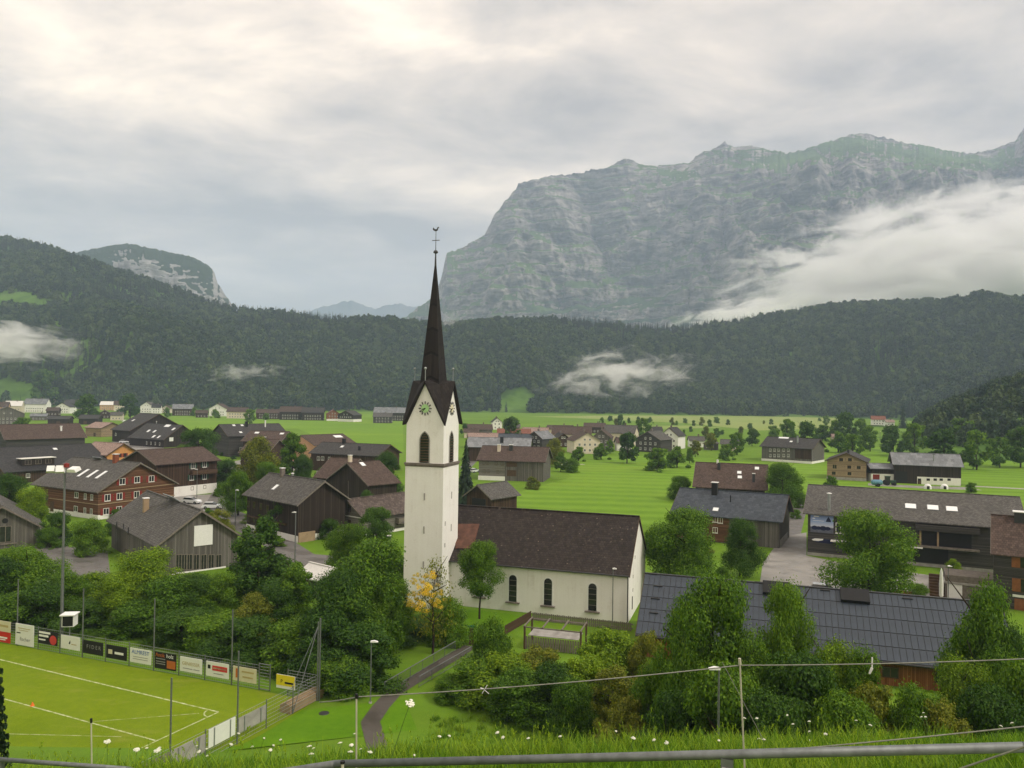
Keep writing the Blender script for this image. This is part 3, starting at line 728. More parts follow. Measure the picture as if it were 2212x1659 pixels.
class House:
    def __init__(s, P, name, label, wall, roof, cat='house', group=None, base=None, oe=0.7, og=0.7, base_mat='white_wall', z0=0.0, band=None, lower=None):
        s.cx, s.cy, s.yaw, s.L, s.W, s.ze, s.zr = P
        s.root = empty(name, (s.cx, s.cy, z0), s.yaw); tag(s.root, label, cat, group)
        s.a, s.b = s.L/2 - og, s.W/2 - oe; s.th = 0.2; s.z0 = z0
        k = (s.zr - s.ze) / (s.W/2); s.k = k
        zw = s.ze + k * oe - s.th; zp = s.zr - s.th
        s.zw = zw; s.zp = zp; a, b = s.a, s.b
        m = MB()
        poly = [(-b, 0), (b, 0), (b, zw), (0, zp), (-b, zw)]
        n = len(m.v)
        for x in (-a, a): m.v += [(x, y, z) for y, z in poly]
        m.f += [(0, 1, 2, 3, 4), (9, 8, 7, 6, 5), (0, 4, 9, 5), (1, 6, 7, 2)]; m.m += [0] * 4
        m.build('wall', MAT[wall], s.root)
        if lower:   # lower storey faced differently, a little proud
            hb, mt = lower; m = MB()
            m.box(-a - .03, a + .03, -b - .03, b + .03, 0, hb); m.build('lower_wall', MAT[mt], s.root)
        if base:
            m = MB(); m.box(-a - 0.06, a + 0.06, -b - 0.06, b + 0.06, -0.2, base); m.build('base', MAT[base_mat], s.root)
        if band:
            for zb in band:
                m = MB(); m.box(-a - 0.12, a + 0.12, -b - 0.12, b + 0.12, zb, zb + 0.16); m.build('string_course', MAT['timber_tan'], s.root)
        m = MB(); L, W, ze, zr, th = s.L/2, s.W/2, s.ze, s.zr, s.th
        prof = [(-W, ze), (0, zr), (W, ze), (W, ze - 0.16), (0, zr - th), (-W, ze - 0.16)]
        for x in (-L, L): m.v += [(x, y, z) for y, z in prof]
        for i in range(6):
            j = (i + 1) % 6; m.f.append((i, j, 6 + j, 6 + i)); m.m.append(0)
        m.f += [(0, 5, 4, 1), (1, 4, 3, 2), (6, 7, 10, 11), (7, 8, 9, 10)]; m.m += [0] * 4
        s.roof = m.build('roof', MAT[roof], s.root)
        m = MB(); m.box(-L - 0.02, L + 0.02, -0.16, 0.16, zr - 0.05, zr + 0.07); m.build('ridge_cap', MAT[roof], s.roof)
        s.fascia('timber_grey' if roof in ('roof_grey', 'roof_brown', 'roof_spot') else 'timber')
    def fascia(s, mat):
        L, W = s.L/2, s.W/2
        for x in (-L - 0.04, L + 0.0):
            m = MB(); pr = [(-W, s.ze + 0.02), (0, s.zr + 0.02), (W, s.ze + 0.02), (W, s.ze - 0.26), (0, s.zr - 0.30), (-W, s.ze - 0.26)]
            for xx in (x, x + 0.04): m.v += [(xx, y, z) for y, z in pr]
            for i in range(6):
                j = (i + 1) % 6; m.f.append((i, j, 6 + j, 6 + i)); m.m.append(0)
            m.f += [(0, 5, 4, 1), (1, 4, 3, 2), (6, 7, 10, 11), (7, 8, 9, 10)]; m.m += [0] * 4
            m.build('barge_board', MAT[mat], s.root)
    # sight line -> place on a wall or on the near roof slope, in the house's own axes
    def _loc(s, vx, vy):
        r = ray(vx, vy); c, sn = math.cos(-s.yaw), math.sin(-s.yaw)
        o = Vector((-s.cx, -s.cy, EYE - s.z0)); o = Vector((c*o.x - sn*o.y, sn*o.x + c*o.y, o.z)); d = Vector((c*r.x - sn*r.y, sn*r.x + c*r.y, r.z))
        return o, d
    def onwall(s, side, vx, vy):
        o, d = s._loc(vx, vy)
        t = {'f': (-s.b - o.y) / d.y, 'k': (s.b - o.y) / d.y, 'l': (-s.a - o.x) / d.x, 'r': (s.a - o.x) / d.x}[side]
        p = o + d * t; return (p.x if side in 'fk' else p.y), p.z
    def onroof(s, vx, vy, far=False):
        o, d = s._loc(vx, vy); sg = -1 if not far else 1
        nn = Vector((0, sg * s.k, 1)); t = (s.zr - o.dot(nn)) / d.dot(nn); p = o + d * t; return p
    def put(s, o, side, u, z, out=0.0):
        if side == 'f': o.location = (u, -s.b - out, z); rz = 0
        elif side == 'k': o.location = (u, s.b + out, z); rz = math.pi
        elif side == 'r': o.location = (s.a + out, u, z); rz = math.pi/2
        else: o.location = (-s.a - out, u, z); rz = -math.pi/2
        o.rotation_euler = (0, 0, rz); return o
    def win(s, side, u, z, w=1.0, h=1.2, style='w', shutter=None, name='window'):
        lim = s.a if side in 'fk' else s.b
        u = max(-lim + w/2 + 0.1, min(lim - w/2 - 0.1, u))
        fr, pa = win_mesh(w, h, style); o = s.put(link(name, fr, s.root), side, u, z, 0.012)
        link('pane', pa, o)
        if shutter:
            for q in (-1, 1):
                sh = link('shutter', box_mesh('shutter', w*0.42, 0.05, h, shutter), o); sh.location = (q * (w*0.5 + w*0.21 + 0.03), -0.03, 0)
        return o
    def wins(s, side, vs, w=1.0, h=1.2, style='w', shutter=None):
        for vx, vy in vs: u, z = s.onwall(side, vx, vy); s.win(side, u, max(0.6, z), w, h, style, shutter)
    def row(s, side, n, z, w=0.9, h=1.1, style='w', lo=-0.8, hi=0.8, shutter=None):
        lim = s.a if side in 'fk' else s.b
        for i in range(n):
            f = lo + (hi - lo) * (i + 0.5) / n; s.win(side, f * lim, z, w, h, style, shutter)
    def slab(s, name, side, u, z, w, h, mat, out=0.04, th=0.06):
        return s.put(link(name, box_mesh(name, w, th, h, mat), s.root), side, u, z, out)
    def vslab(s, name, side, vx, vy, w, h, mat, out=0.04, th=0.06):
        u, z = s.onwall(side, vx, vy); return s.slab(name, side, u, z, w, h, mat, out, th)
    def chimney(s, vx=None, vy=None, h=1.3, w=0.6, mat='brick_red', cap='white_paint', at=None, pipe=False):
        p = Vector(at) if at else s.onroof(vx, vy); z = s.zr - s.k * abs(p.y)
        m = MB()
        if pipe: m.tube((0, 0, -0.3), (0, 0, h), w/2, n=10)
        else: m.box(-w/2, w/2, -w/2, w/2, -0.6, h)
        o = m.build('chimney', MAT[mat], s.roof); o.location = (p.x, p.y, z)
        if cap:
            c = MB()
            if pipe: c.lathe([(0.001, h + 0.22), (w*0.8, h + 0.12), (w*0.8, h + 0.04), (0.001, h + 0.03)], n=10)
            else: c.box(-w*0.62, w*0.62, -w*0.62, w*0.62, h + 0.02, h + 0.12)
            c.build('cap', MAT[cap], o)
    def skylight(s, vx=None, vy=None, w=0.9, l=1.3, mat='skylight', at=None, frame='grey_metal', far=False):
        p = Vector(at) if at else s.onroof(vx, vy, far); z = s.zr - s.k * abs(p.y)
        sg = 1 if p.y <= 0 else -1
        m = MB(); m.box(-w/2 - 0.07, w/2 + 0.07, -l/2 - 0.07, l/2 + 0.07, 0.0, 0.10); f = m.build('skylight', MAT[frame], s.roof)
        f.location = (p.x, p.y, z); f.rotation_euler = (sg * math.atan(s.k), 0, 0)
        m = MB(); m.box(-w/2, w/2, -l/2, l/2, 0.10, 0.125); m.build('pane', MAT[mat], f)
    def balcony(s, side, u, z, w, d=1.1, mat='timber_grey', rail=0.95):
        m = MB(); m.box(-w/2, w/2, -d, 0, -0.12, 0.0); o = s.put(m.build('balcony', MAT[mat], s.root), side, u, z, 0.0)
        m = MB(); m.box(-w/2, w/2, -d - 0.05, -d, 0.10, rail); m.box(-w/2, -w/2 + 0.05, -d, 0, 0.10, rail); m.box(w/2 - 0.05, w/2, -d, 0, 0.10, rail)
        m.build('railing', MAT[mat], o)

# ---- church
CH_YAW = math.atan2(-0.30215, 0.95326)
_t = Vector((0.95326, -0.30215)); _n = Vector((0.30215, 0.95326)); _b2 = Vector((13.63, 88.14))
NL, NW = 27.0, 14.0
_c = _b2 - _t * (NL/2) + _n * (NW/2)
church = House((_c.x, _c.y, CH_YAW, NL + 0.3, NW + 0.7, 5.45, 11.15), 'church', 'white church with dark shingled nave roof and tall pointed clock tower', 'white_wall', 'roof_nave', 'church', oe=0.35, og=0.15)
def arch_poly(w, h, n=8, point=False):
    """outline of an arched opening, base centre at origin"""
    r = w/2; pts = [(-r, 0), (r, 0)]
    if point:
        R2 = w * 1.0; hs = h - math.sqrt(R2*R2 - (R2 - r)**2)
        for i in range(n + 1):
            a = math.acos((R2 - r)/R2) * i / n; pts.append((r - R2 + R2*math.cos(a), hs + R2*math.sin(a)))
        for i in range(n - 1, -1, -1):
            a = math.acos((R2 - r)/R2) * i / n; pts.append((-(r - R2 + R2*math.cos(a)), hs + R2*math.sin(a)))
    else:
        for i in range(n + 1):
            a = math.pi * i / n; pts.append((r*math.cos(a), h - r + r*math.sin(a)))
    return pts
def arched_window(h, side, u, z, w, hh, point=False, frame='white_paint', bars=5, sill=True, louvre=False, par=None, place=None):
    root = MB(); outer = arch_poly(w + 0.26, hh + 0.13, 8, point); inner = arch_poly(w, hh, 8, point)
    # ring between outer and inner, proud of the wall
    n = len(inner); vo = [(x, -0.07, zz) for x, zz in outer]; vi = [(x, -0.07, zz) for x, zz in inner]
    k = len(root.v); root.v += vo + vi + [(x, 0.03, zz) for x, zz in outer] + [(x, 0.03, zz) for x, zz in inner]
    for i in range(n):
        j = (i + 1) % n
        root.f += [(k+i, k+j, k+n+j, k+n+i), (k+i, k+2*n+i, k+2*n+j, k+j), (k+n+i, k+n+j, k+3*n+j, k+3*n+i)]; root.m += [0]*3
    o = root.build('window', MAT[frame], par)
    p = MB(); p.prism(inner, -0.028, 0.0); p.build('pane', MAT['pane'], o)
    if louvre:
        q = int(hh / 0.33)
        for i in range(q):
            zz = 0.12 + i * 0.33
            ww = w if zz < hh - w*0.9 else w * max(0.2, 1 - (zz - (hh - w*0.9)) / (w*0.95))
            s_ = link('slat', box_mesh('slat', round(ww - 0.06, 1), 0.14, 0.06, 'timber'), o); s_.location = (0, -0.06, zz); s_.rotation_euler = (R(-35), 0, 0)
    else:
        for i in range(1, bars):
            b_ = link('glazing_bar', box_mesh('glazing_bar', w - 0.02, 0.05, 0.045, 'timber_grey'), o); b_.location = (0, -0.045, hh * i / bars)
    if sill:
        s_ = link('sill', box_mesh('sill', w + 0.75, 0.30, 0.13, 'timber_grey'), o); s_.location = (0, -0.12, -0.14)
    place(o); return o
for vx, vtop, vbot in ((1036, 1222, 1288), (1108, 1238, 1299), (1184, 1246, 1307), (1280, 1255, 1319)):
    u0, zt = church.onwall('f', vx, vtop); u1, zb = church.onwall('f', vx, vbot)
    arched_window(church, 'f', 0, 0, 0.98, 3.15, place=lambda o: church.put(o, 'f', (u0 + u1)/2, zb, 0.01), par=church.root)
m = MB(); m.tube((church.a - 0.08, -church.b - 0.1, 0.1), (church.a - 0.08, -church.b - 0.1, church.zw), 0.06); m.build('downpipe', MAT['dark_metal'], church.root)
m = MB(); m.tube((-church.L/2, -church.W/2 - 0.08, church.ze - 0.06), (church.L/2, -church.W/2 - 0.08, church.ze - 0.06), 0.09); m.build('gutter', MAT['dark_metal'], church.root)
church.slab('vent', 'r', -4.2, 1.6, 0.35, 1.5, 'black', 0.02, 0.05)
for zz in (3.0, 4.6, 6.6): church.slab('vent', 'r', -2.4 if zz > 6 else -3.8, zz, 0.16, 0.4, 'concrete', 0.02, 0.05)
# copper flashing piece between tower and nave roof
m = MB(); q_ = [church.onroof(*v) for v in ((984, 1133), (1036, 1133), (1022, 1186), (984, 1186))]
up_ = Vector((0, -church.k, 1)).normalized()
m.v += [tuple(p + up_*0.02) for p in q_] + [tuple(p + up_*0.14) for p in q_]
for f in ((0,1,2,3),(7,6,5,4),(0,4,5,1),(1,5,6,2),(2,6,7,3),(3,7,4,0)): m.f.append(f); m.m.append(0)
m.build('copper_flashing', MAT['rust_copper'], church.roof)
# tower, in church axes
TW = 5.0
_tc = Vector((-8.08, 92.31)) - _t * (TW/2) + _n * (TW/2)
_d = _tc - Vector((church.cx, church.cy))
TX, TY = _d.dot(_t), _d.dot(_n)
CORN, EAV, GAB, APEX = 17.3, 22.4, 27.3, 42.9
h_ = TW/2
m = MB(); m.box(-h_, h_, -h_, h_, 0, CORN)
h2 = h_ - 0.06
m.box(-h2, h2, -h2, h2, CORN, EAV)
for q in range(4):
    Mq = Matrix.Rotation(q * math.pi/2, 4, 'Z'); m.prism([(-h2, EAV), (h2, EAV), (0, GAB - 0.12)], -h2, -h2 + 0.5, 0, Mq)
tower = m.build('tower', MAT['white_wall'], church.root); tower.location = (TX, TY, 0)
m = MB(); m.box(-h_ - 0.13, h_ + 0.13, -h_ - 0.13, h_ + 0.13, CORN - 0.1, CORN + 0.14); m.box(-h_ - 0.05, h_ + 0.05, -h_ - 0.05, h_ + 0.05, CORN - 0.3, CORN - 0.1)
m.build('cornice', MAT['timber_grey'], tower)
# spire: steep square needle flaring to the four corners, with a roofed gable on each side
m = MB(); e = h_ + 0.32; s1 = 1.28; zs = 27.0
A_ = Vector((0, 0, APEX))
for q in range(4):
    Mq = Matrix.Rotation(q * math.pi/2, 4, 'Z')
    P = Mq @ Vector((0, -e, GAB + 0.12)); Cl = Mq @ Vector((-e, -e, EAV - 0.15)); Cr = Mq @ Vector((e, -e, EAV - 0.15)); Sl = Mq @ Vector((-s1, -s1, zs)); Sr = Mq @ Vector((s1, -s1, zs)); Q = Mq @ Vector((0, -s1, GAB + 0.25))
    m.face([P, Cl, Sl, Q]); m.face([P, Q, Sr, Cr]); m.face([Sl, A_, Q]); m.face([Q, A_, Sr])
    dn = Vector((0, 0, -0.28))
    m.face([P, P + dn, Cl + dn, Cl]); m.face([P, Cr, Cr + dn, P + dn])
    Pi = Mq @ Vector((0, -h2 + 0.02, GAB - 0.12)); 
    m.face([P + dn, Pi, Mq @ Vector((-h2, -h2 + 0.02, EAV - 0.3)), Cl + dn]); m.face([P + dn, Cr + dn, Mq @ Vector((h2, -h2 + 0.02, EAV - 0.3)), Pi])
spire = m.build('spire', MAT['roof_spire'], church.root); spire.location = (TX, TY, 0)
m = MB(); m.tube((0, 0, APEX - 1.2), (0, 0, APEX + 0.4), 0.14, 0.08); m.tube((0, 0, APEX + 0.4), (0, 0, APEX + 3.1), 0.05, 0.03)
m.lathe([(0.001, APEX + 0.30), (0.28, APEX + 0.42), (0.30, APEX + 0.55), (0.2, APEX + 0.72), (0.001, APEX + 0.8)])
m.box(-0.5, 0.5, -0.03, 0.03, APEX + 1.95, APEX + 2.03)
m.build('cross', MAT['dark_metal'], spire)
m = MB(); zr_ = APEX + 3.1
m.prism([(-0.45, 0.30), (-0.30, 0.12), (0.0, 0.0), (0.22, 0.12), (0.30, 0.40), (0.44, 0.42), (0.34, 0.56), (0.20, 0.52), (0.12, 0.30), (-0.15, 0.28), (-0.34, 0.52)], -0.03, 0.03, 0, Matrix.Translation((0, 0, zr_)))
m.build('weathercock', MAT['dark_metal'], spire)
for q in range(4):
    Mq = Matrix.Rotation(q * math.pi/2, 4, 'Z'); p = Mq @ Vector((0, -e + 0.25, GAB)); m = MB()
    m.tube(p, p + Vector((0, 0, 1.5)), 0.05, n=6); m.lathe([(0.001, 1.42), (0.13, 1.48), (0.17, 1.6), (0.12, 1.73), (0.001, 1.78)], tuple(p), 10); m.build('pinnacle', [MAT['grey_metal']], spire)
def clock(q, green):
    o = bpy.data.objects.new('clock_face', None); m = MB()
    m.lathe([(0.001, 0.06), (0.50, 0.06), (0.52, 0.03)], n=24); me = m.mesh('clock_face', MAT['clock_green' if green else 'clock_pale'])
    o = link('clock_face', me, tower)
    for i in range(12):
        a = i * math.pi/6
        k = link('numeral', box_mesh('numeral', 0.11, 0.30, 0.05, 'black'), o); k.location = (0.70*math.sin(a), 0.70*math.cos(a), 0.05); k.rotation_euler = (0, 0, -a)
    for a, l, w in ((R(222), 0.70, 0.07), (R(252), 0.50, 0.10)):
        k = link('hand', box_mesh('hand', w, l, 0.03, 'black'), o); k.location = (math.sin(a)*l*0.42, math.cos(a)*l*0.42, 0.09); k.rotation_euler = (0, 0, -a)
    o.matrix_local = Matrix.Rotation(q * math.pi/2, 4, 'Z') @ Matrix.Translation((0, -h2 - 0.01, 24.05)) @ Matrix.Rotation(math.pi/2, 4, 'X')
plain('clock_green', (0.42, 0.68, 0.30), 0.6, 0.3, 0.05); plain('clock_pale', (0.72, 0.66, 0.48), 0.6, 0.3, 0.05)
clock(0, True); clock(1, False)
for q in (0, 1):
    Mq = Matrix.Rotation(q * math.pi/2, 4, 'Z')
    def plc(o, Mq=Mq): o.matrix_local = Mq @ Matrix.Translation((0, -h2 - 0.005, CORN + 0.2))
    arched_window(None, 'f', 0, 0, 1.15, 3.7, True, 'concrete', sill=False, louvre=True, par=tower, place=plc)
    for zz in (13.4, 9.4, 5.2):
        s_ = link('slit', box_mesh('slit', 0.17, 0.06, 0.85, 'concrete'), tower); s_.matrix_local = Mq @ Matrix.Translation((0.25 if q else 0.1, -h_ - 0.01, zz))
for zz in (10.2, 7.6):
    s_ = link('slit', box_mesh('slit', 0.2, 0.06, 0.5, 'concrete'), tower); s_.matrix_local = Matrix.Rotation(math.pi/2, 4, 'Z') @ Matrix.Translation((-1.7, -h_ - 0.01, zz))

# ---- village houses: centre x, y, turn, roof length, roof width, eaves height, ridge height (metres)
HP = {
    'red': [-86.48, 164.63, -0.508, 23.21, 18.58, 5.49, 10.68],
    'barnshut': [-52.73, 120.2, -0.864, 27.08, 12.37, 4.27, 8.78],
    'chalet': [-84.73, 192.02, 0.982, 17.64, 15.68, 8.12, 11.19],
    'dark': [-179.03, 381.0, -0.643, 18.46, 29.2, 5.78, 13.63],
    'darkwing': [-158.98, 353.2, -0.526, 25.75, 19.48, 3.46, 9.79],
    'longbrown': [-181.0, 295.8, 0.777, 27.4, 21.2, 6.7, 11.8],
    'greybig': [-136.5, 223.3, 0.96, 29.0, 26.1, 3.2, 9.0],
    'orange': [-123.91, 237.61, -0.464, 13.69, 11.45, 5.92, 9.17],
    'smallorange': [-219.38, 414.76, -0.426, 13.7, 13.74, 4.68, 7.5],
    'shedA': [-313.34, 535.41, 0.137, 14.98, 8.8, 3.98, 6.12],
    'shedB': [-298.42, 546.44, 0.13, 13.85, 10.09, 4.13, 6.85],
    'leftbarn': [-81.79, 124.11, -0.953, 3.0, 11.85, 2.9, 6.92],
    'farm': [-39.35, 141.3, -0.737, 18.52, 11.11, 6.5, 10.23],
    'barnmid': [-33.49, 174.97, 0.798, 8.87, 16.63, 5.75, 10.11],
    'barnmid2': [-39.98, 185.88, -0.282, 7.97, 16.09, 5.82, 9.88],
    'greylong': [-51.43, 255.23, -0.338, 26.0, 16.09, 5.61, 8.81],
    'peach': [-70.55, 287.53, 0.851, 18.66, 17.9, 6.5, 9.79],
    'darkgrey': [-105.84, 311.5, 0.7, 24.84, 20.09, 7.98, 12.26],
    'brownA': [-92.41, 295.06, -0.135, 15.91, 15.83, 6.79, 10.39],
    'brownB': [-83.82, 262.37, -0.136, 10.45, 17.5, 5.15, 9.28],
    'spot': [-25.32, 145.51, 0.899, 14.42, 9.86, 3.36, 6.42],
    'field': [1.41, 236.12, -0.2, 20.98, 15.29, 5.95, 9.84],
    'greyback': [-4.38, 299.96, -0.08, 24.93, 14.52, 5.45, 8.8],
    'shed': [-4.13, 173.26, 0.896, 10.38, 8.53, 3.05, 5.88],
    'bigdark': [115.02, 314.5, -0.7, 21.6, 15.98, 5.87, 9.6],
    'farmgable': [109.86, 251.16, -2.042, 16.97, 12.79, 5.89, 8.7],
    'connect': [116.64, 243.99, -0.126, 8.12, 7.84, 4.17, 5.58],
    'barnright': [129.16, 240.76, -0.337, 19.49, 12.55, 5.77, 9.15],
    'brownroof': [54.02, 188.81, -0.318, 17.1, 17.35, 4.47, 9.66],
    'blueroof': [41.07, 142.52, -0.475, 19.73, 14.15, 4.65, 8.53],
    'poster': [66.42, 128.74, -0.449, 31.34, 18.46, 6.95, 10.77],
    'edge': [67.62, 99.83, -0.558, 9.15, 12.13, 6.71, 10.88],
    'hall': [30.2, 77.17, -0.312, 33.1, 12.27, 2.39, 7.07],
}
H_ = {}
def hs(key, *a, **k):
    H_[key] = House(tuple(HP[key]), *a, **k); return H_[key]
h = hs('red', 'chalet', 'log house with red shutters, grey roof and three narrow skylights', 'log_brown', 'roof_grey', base=0.9, band=(2.9, 5.35))
for rowv in ((165.5, 1069, 1.25), (184.5, 1072, .8), (198.5, 1074, .8), (164, 1099, 1.25), (183.5, 1103, .8), (197.5, 1105, .8)):
    h.wins('f', [(rowv[0], rowv[1])], rowv[2], 1.15)
h.wins('r', [(232, 1075), (258, 1072), (295, 1068), (229, 1105), (257, 1101)], 1.25, 1.35, 'w', 'red_paint')
h.wins('r', [(264, 1040), (296, 1036), (327, 1034)], 1.3, 1.3, 'w', 'red_paint')
h.balcony('f', -8.2, 2.7, 4.5); h.slab('door', 'f', -4.5, 1.4, 1.2, 2.2, 'timber')
for v in ((180, 1022), (200, 1024), (219, 1026)): h.skylight(*v, w=0.75, l=2.6)
h.chimney(250, 998, 1.6, 0.9); h.skylight(214, 991, 2.4, 1.6, 'solar')
h = hs('barnshut', 'barn', 'weathered grey barn with white shutter and row of dark windows', 'boards_grey', 'roof_grey', cat='barn', lower=None)
h.vslab('shutter', 'r', 439, 1156, 2.6, 2.9, 'white_paint', 0.08, 0.1)
for vx in (386, 398, 409, 424, 440, 456, 472): h.wins('r', [(vx, 1214)], 0.85, 2.2, 'g')
h.vslab('sill_board', 'r', 430, 1233, 7.5, 0.3, 'white_wall', 0.12, 0.2)
h.chimney(315, 1103, 1.9, 0.75, 'timber_tan', 'white_paint'); h.skylight(380, 1080, 4.6, 3.0, 'solar')
for v in ((252, 1138), (267, 1142), (277, 1150)): h.chimney(*v, 0.8, 0.18, 'dark_metal', None, pipe=True)
h.slab('wall_patch', 'f', 9.0, 1.0, 5.0, 2.0, 'white_wall', 0.03, 0.04)
h = hs('chalet', 'chalet', 'brown three-storey chalet with green shutters and white ground floor', 'boards_brown', 'roof_brown', base=2.4)
h.wins('f', [(417, 1006), (442, 1003), (414, 1031), (442, 1029)], 1.15, 1.45, 'w', 'green_dark' if 'green_dark' in MAT else None)
h.wins('f', [(415, 1055), (442, 1052)], 0.8, 0.9, 'd')
h.row('l', 3, 5.2, 1.0, 1.2, 'w'); h.balcony('f', 4.0, 5.1, 7.0, 1.2, 'timber')
h = hs('dark', 'farmhouse', 'big dark farmhouse with broad gable and pale skylights', 'boards_dark', 'roof_dark')
h.row('r', 3, 5.0, 1.2, 1.1, 'd'); h.skylight(268, 909, 1.2, 1.6); h.skylight(288, 908, 1.2, 1.6)
h.wins('f', [(250, 938)], 1.2, 1.3, 'w')
h = hs('darkwing', 'farmhouse', 'dark low farmhouse wing with scattered skylights and white notice', 'boards_dark', 'roof_dark')
for v, w in (((362, 920), 3.4), ((375, 927), 1.3), ((321, 931), 1.3), ((334, 932), 1.2), ((332, 943), 1.3), ((343, 944), 1.0)): h.skylight(*v, w=w, l=1.7)
h.vslab('notice', 'r', 370, 949, 2.0, 1.7, 'white_paint'); h.row('f', 4, 1.6, 0.7, 1.3, 'w', -0.1, 0.9); h.chimney(338, 915, 1.0, 0.35, 'grey_metal', 'white_paint', pipe=True)
h = hs('longbrown', 'barn', 'long low barn with rust brown roof and one pale vent', 'boards_slate', 'roof_brown', cat='barn')
h.chimney(132, 930, 1.6, 0.7, 'white_paint', 'white_paint', pipe=True); h.row('f', 4, 2.4, 1.0, 1.2, 'w')
h = hs('greybig', 'chalet', 'wide house with charcoal roof, cut-in balcony and brown walls', 'boards_brown', 'roof_charcoal')
h.skylight(145, 957, 2.4, 1.2); h.skylight(119, 970, 1.0, 1.0); h.row('f', 4, 1.9, 1.0, 1.1, 'w')
m = MB(); m.box(-4.2, 4.2, -1.3, 1.3, 0, 1.9); d_ = m.build('dormer', MAT['boards_dark'], h.roof); p_ = h.onroof(78, 1000); d_.location = (p_.x, p_.y, h.zr - h.k*abs(p_.y) - 0.55)
m = MB(); m.box(-4.5, 4.5, -1.7, 1.5, 1.9, 2.06); m.build('dormer_roof', MAT['white_roof'], d_)
for x_ in (-2.6, 0, 2.6):
    fr_, pa_ = win_mesh(1.6, 1.3, 'g'); w_ = link('window', fr_, d_); w_.location = (x_, -1.31, 1.0)
h = hs('orange', 'house', 'orange plastered house with pale grey roof and red shuttered windows', 'orange_wall', 'roof_pink')
h.wins('r', [(258, 984), (270, 983)], 0.9, 1.2, 'd', 'red_paint')
h = hs('smallorange', 'shed', 'small orange-brown shed with flat pale roof', 'boards_tan', 'roof_pink', cat='shed')
h.slab('door', 'f', 1.0, 1.1, 1.6, 2.0, 'timber')
h = hs('shedA', 'barn', 'low dark barn with grey roof beside the tall conifer', 'boards_dark', 'roof_dark', cat='barn'); h.slab('door', 'f', 0, 1.3, 2.4, 2.4, 'timber')
h = hs('shedB', 'barn', 'small dark brown barn left of the big dark farmhouse', 'boards_dark', 'roof_dark', cat='barn'); h.slab('door', 'f', -2, 1.3, 2.2, 2.4, 'timber')
HP['leftbarn'][3] = 17.0; HP['leftbarn'][0] -= 7.0 * math.cos(HP['leftbarn'][2]); HP['leftbarn'][1] -= 7.0 * math.sin(HP['leftbarn'][2])
h = hs('leftbarn', 'barn', 'grey weathered barn gable with round hole at the left edge', 'boards_grey', 'roof_grey', cat='barn')
m = MB(); m.lathe([(0.001, 0.03), (0.42, 0.03), (0.42, -0.02)], n=18); o_ = m.build('round_vent', MAT['black'], h.root); u_, z_ = h.onwall('r', 11, 1125); o_.location = (h.a + 0.02, u_, z_); o_.rotation_euler = (0, math.pi/2, 0)
u_, z_ = h.onwall('r', 5, 1168); h.win('r', u_, 2.3, 2.4, 2.6, 'g'); h.slab('sill_board', 'r', u_, 0.75, 4.0, 0.2, 'timber_grey', 0.1, 0.2)
h = hs('farm', 'farmhouse', 'dark brown farmhouse with grey shingle roof and board gable beside lamp post', 'boards_dark', 'roof_grey', base=1.1)
for vx, vy in ((533, 1088), (549, 1091), (564, 1094), (578, 1098), (596, 1101), (535, 1119), (549, 1122), (565, 1126), (580, 1130)): h.wins('f', [(vx, vy)], 0.85, 1.25, 'd')
h.balcony('f', -1.5, 2.6, 13.0, 0.25, 'timber', 0.25); h.wins('r', [(690, 1153), (705, 1150)], 1.0, 0.8, 'd')
h.vslab('shed_door', 'r', 661, 1165, 3.2, 2.6, 'timber_tan', 0.2, 0.3)
h.skylight(595, 1053, 0.8, 1.3); h.chimney(610, 1028, 1.4, 0.7, 'timber_grey', 'white_paint'); h.chimney(632, 1022, 0.7, 0.4, 'grey_metal', 'white_paint', pipe=True)
h = hs('barnmid', 'barn', 'dark board barn gable with brown roof in front of long grey roof', 'boards_dark', 'roof_brown', cat='barn')
h.skylight(783, 1003, 1.0, 1.4); h.slab('post', 'l', 0.2, 3.0, 0.12, 6.0, 'timber_grey', 0.03); h.chimney(745, 992, 1.6, 0.7, 'cream_wall', 'white_paint', at=(-h.L/2 + 1.0, 0.2, 0))
h = hs('barnmid2', 'house', 'brown roofed house half behind the dark barn gable', 'boards_dark', 'roof_brown')
h.row('f', 2, 3.4, 0.9, 1.1, 'w')
h = hs('greylong', 'house', 'long house with plain grey roof and black chimney beside the tower', 'boards_brown', 'roof_dark')
h.wins('f', [(688, 990), (697, 990), (712, 991), (760, 993)], 1.1, 1.2, 'w'); h.chimney(743, 957, 1.5, 0.9, 'black', None); h.skylight(739, 965, 0.9, 1.3); h.chimney(756, 981, 1.2, 0.6, 'black', None, at=(4, -4.5, 0)); h.slab('vent', 'r', -1, 5.4, 0.8, 0.8, 'timber_grey')
h = hs('peach', 'house', 'peach gabled house with brown roof and large pale skylight', 'peach_wall', 'roof_brown')
h.skylight(730, 943, 3.4, 2.0); h.wins('l', [(672, 990)], 1.0, 1.2, 'd'); h.chimney(676, 930, 1.0, 0.7, 'dark_metal', None)
h = hs('darkgrey', 'house', 'dark grey house with slate roof, black chimney and small skylights', 'boards_slate', 'roof_dark')
for v in ((505, 919), (523, 919), (520, 934)): h.skylight(*v, w=1.0, l=1.2)
h.chimney(532, 921, 2.0, 1.0, 'black', None); h.chimney(573, 922, 2.4, 0.5, 'white_paint', 'white_paint', pipe=True); h.wins('l', [(476, 940)], 1.2, 1.6, 'd'); h.row('f', 4, 3.0, 1.0, 1.2, 'w')
h = hs('brownA', 'house', 'brown tiled house with pale dormer windows behind the yellowish tree', 'boards_brown', 'roof_brown')
h.skylight(555, 935, 1.6, 1.2); h.skylight(609, 937, 1.4, 1.2); h.row('f', 3, 3.2, 1.0, 1.2, 'w')
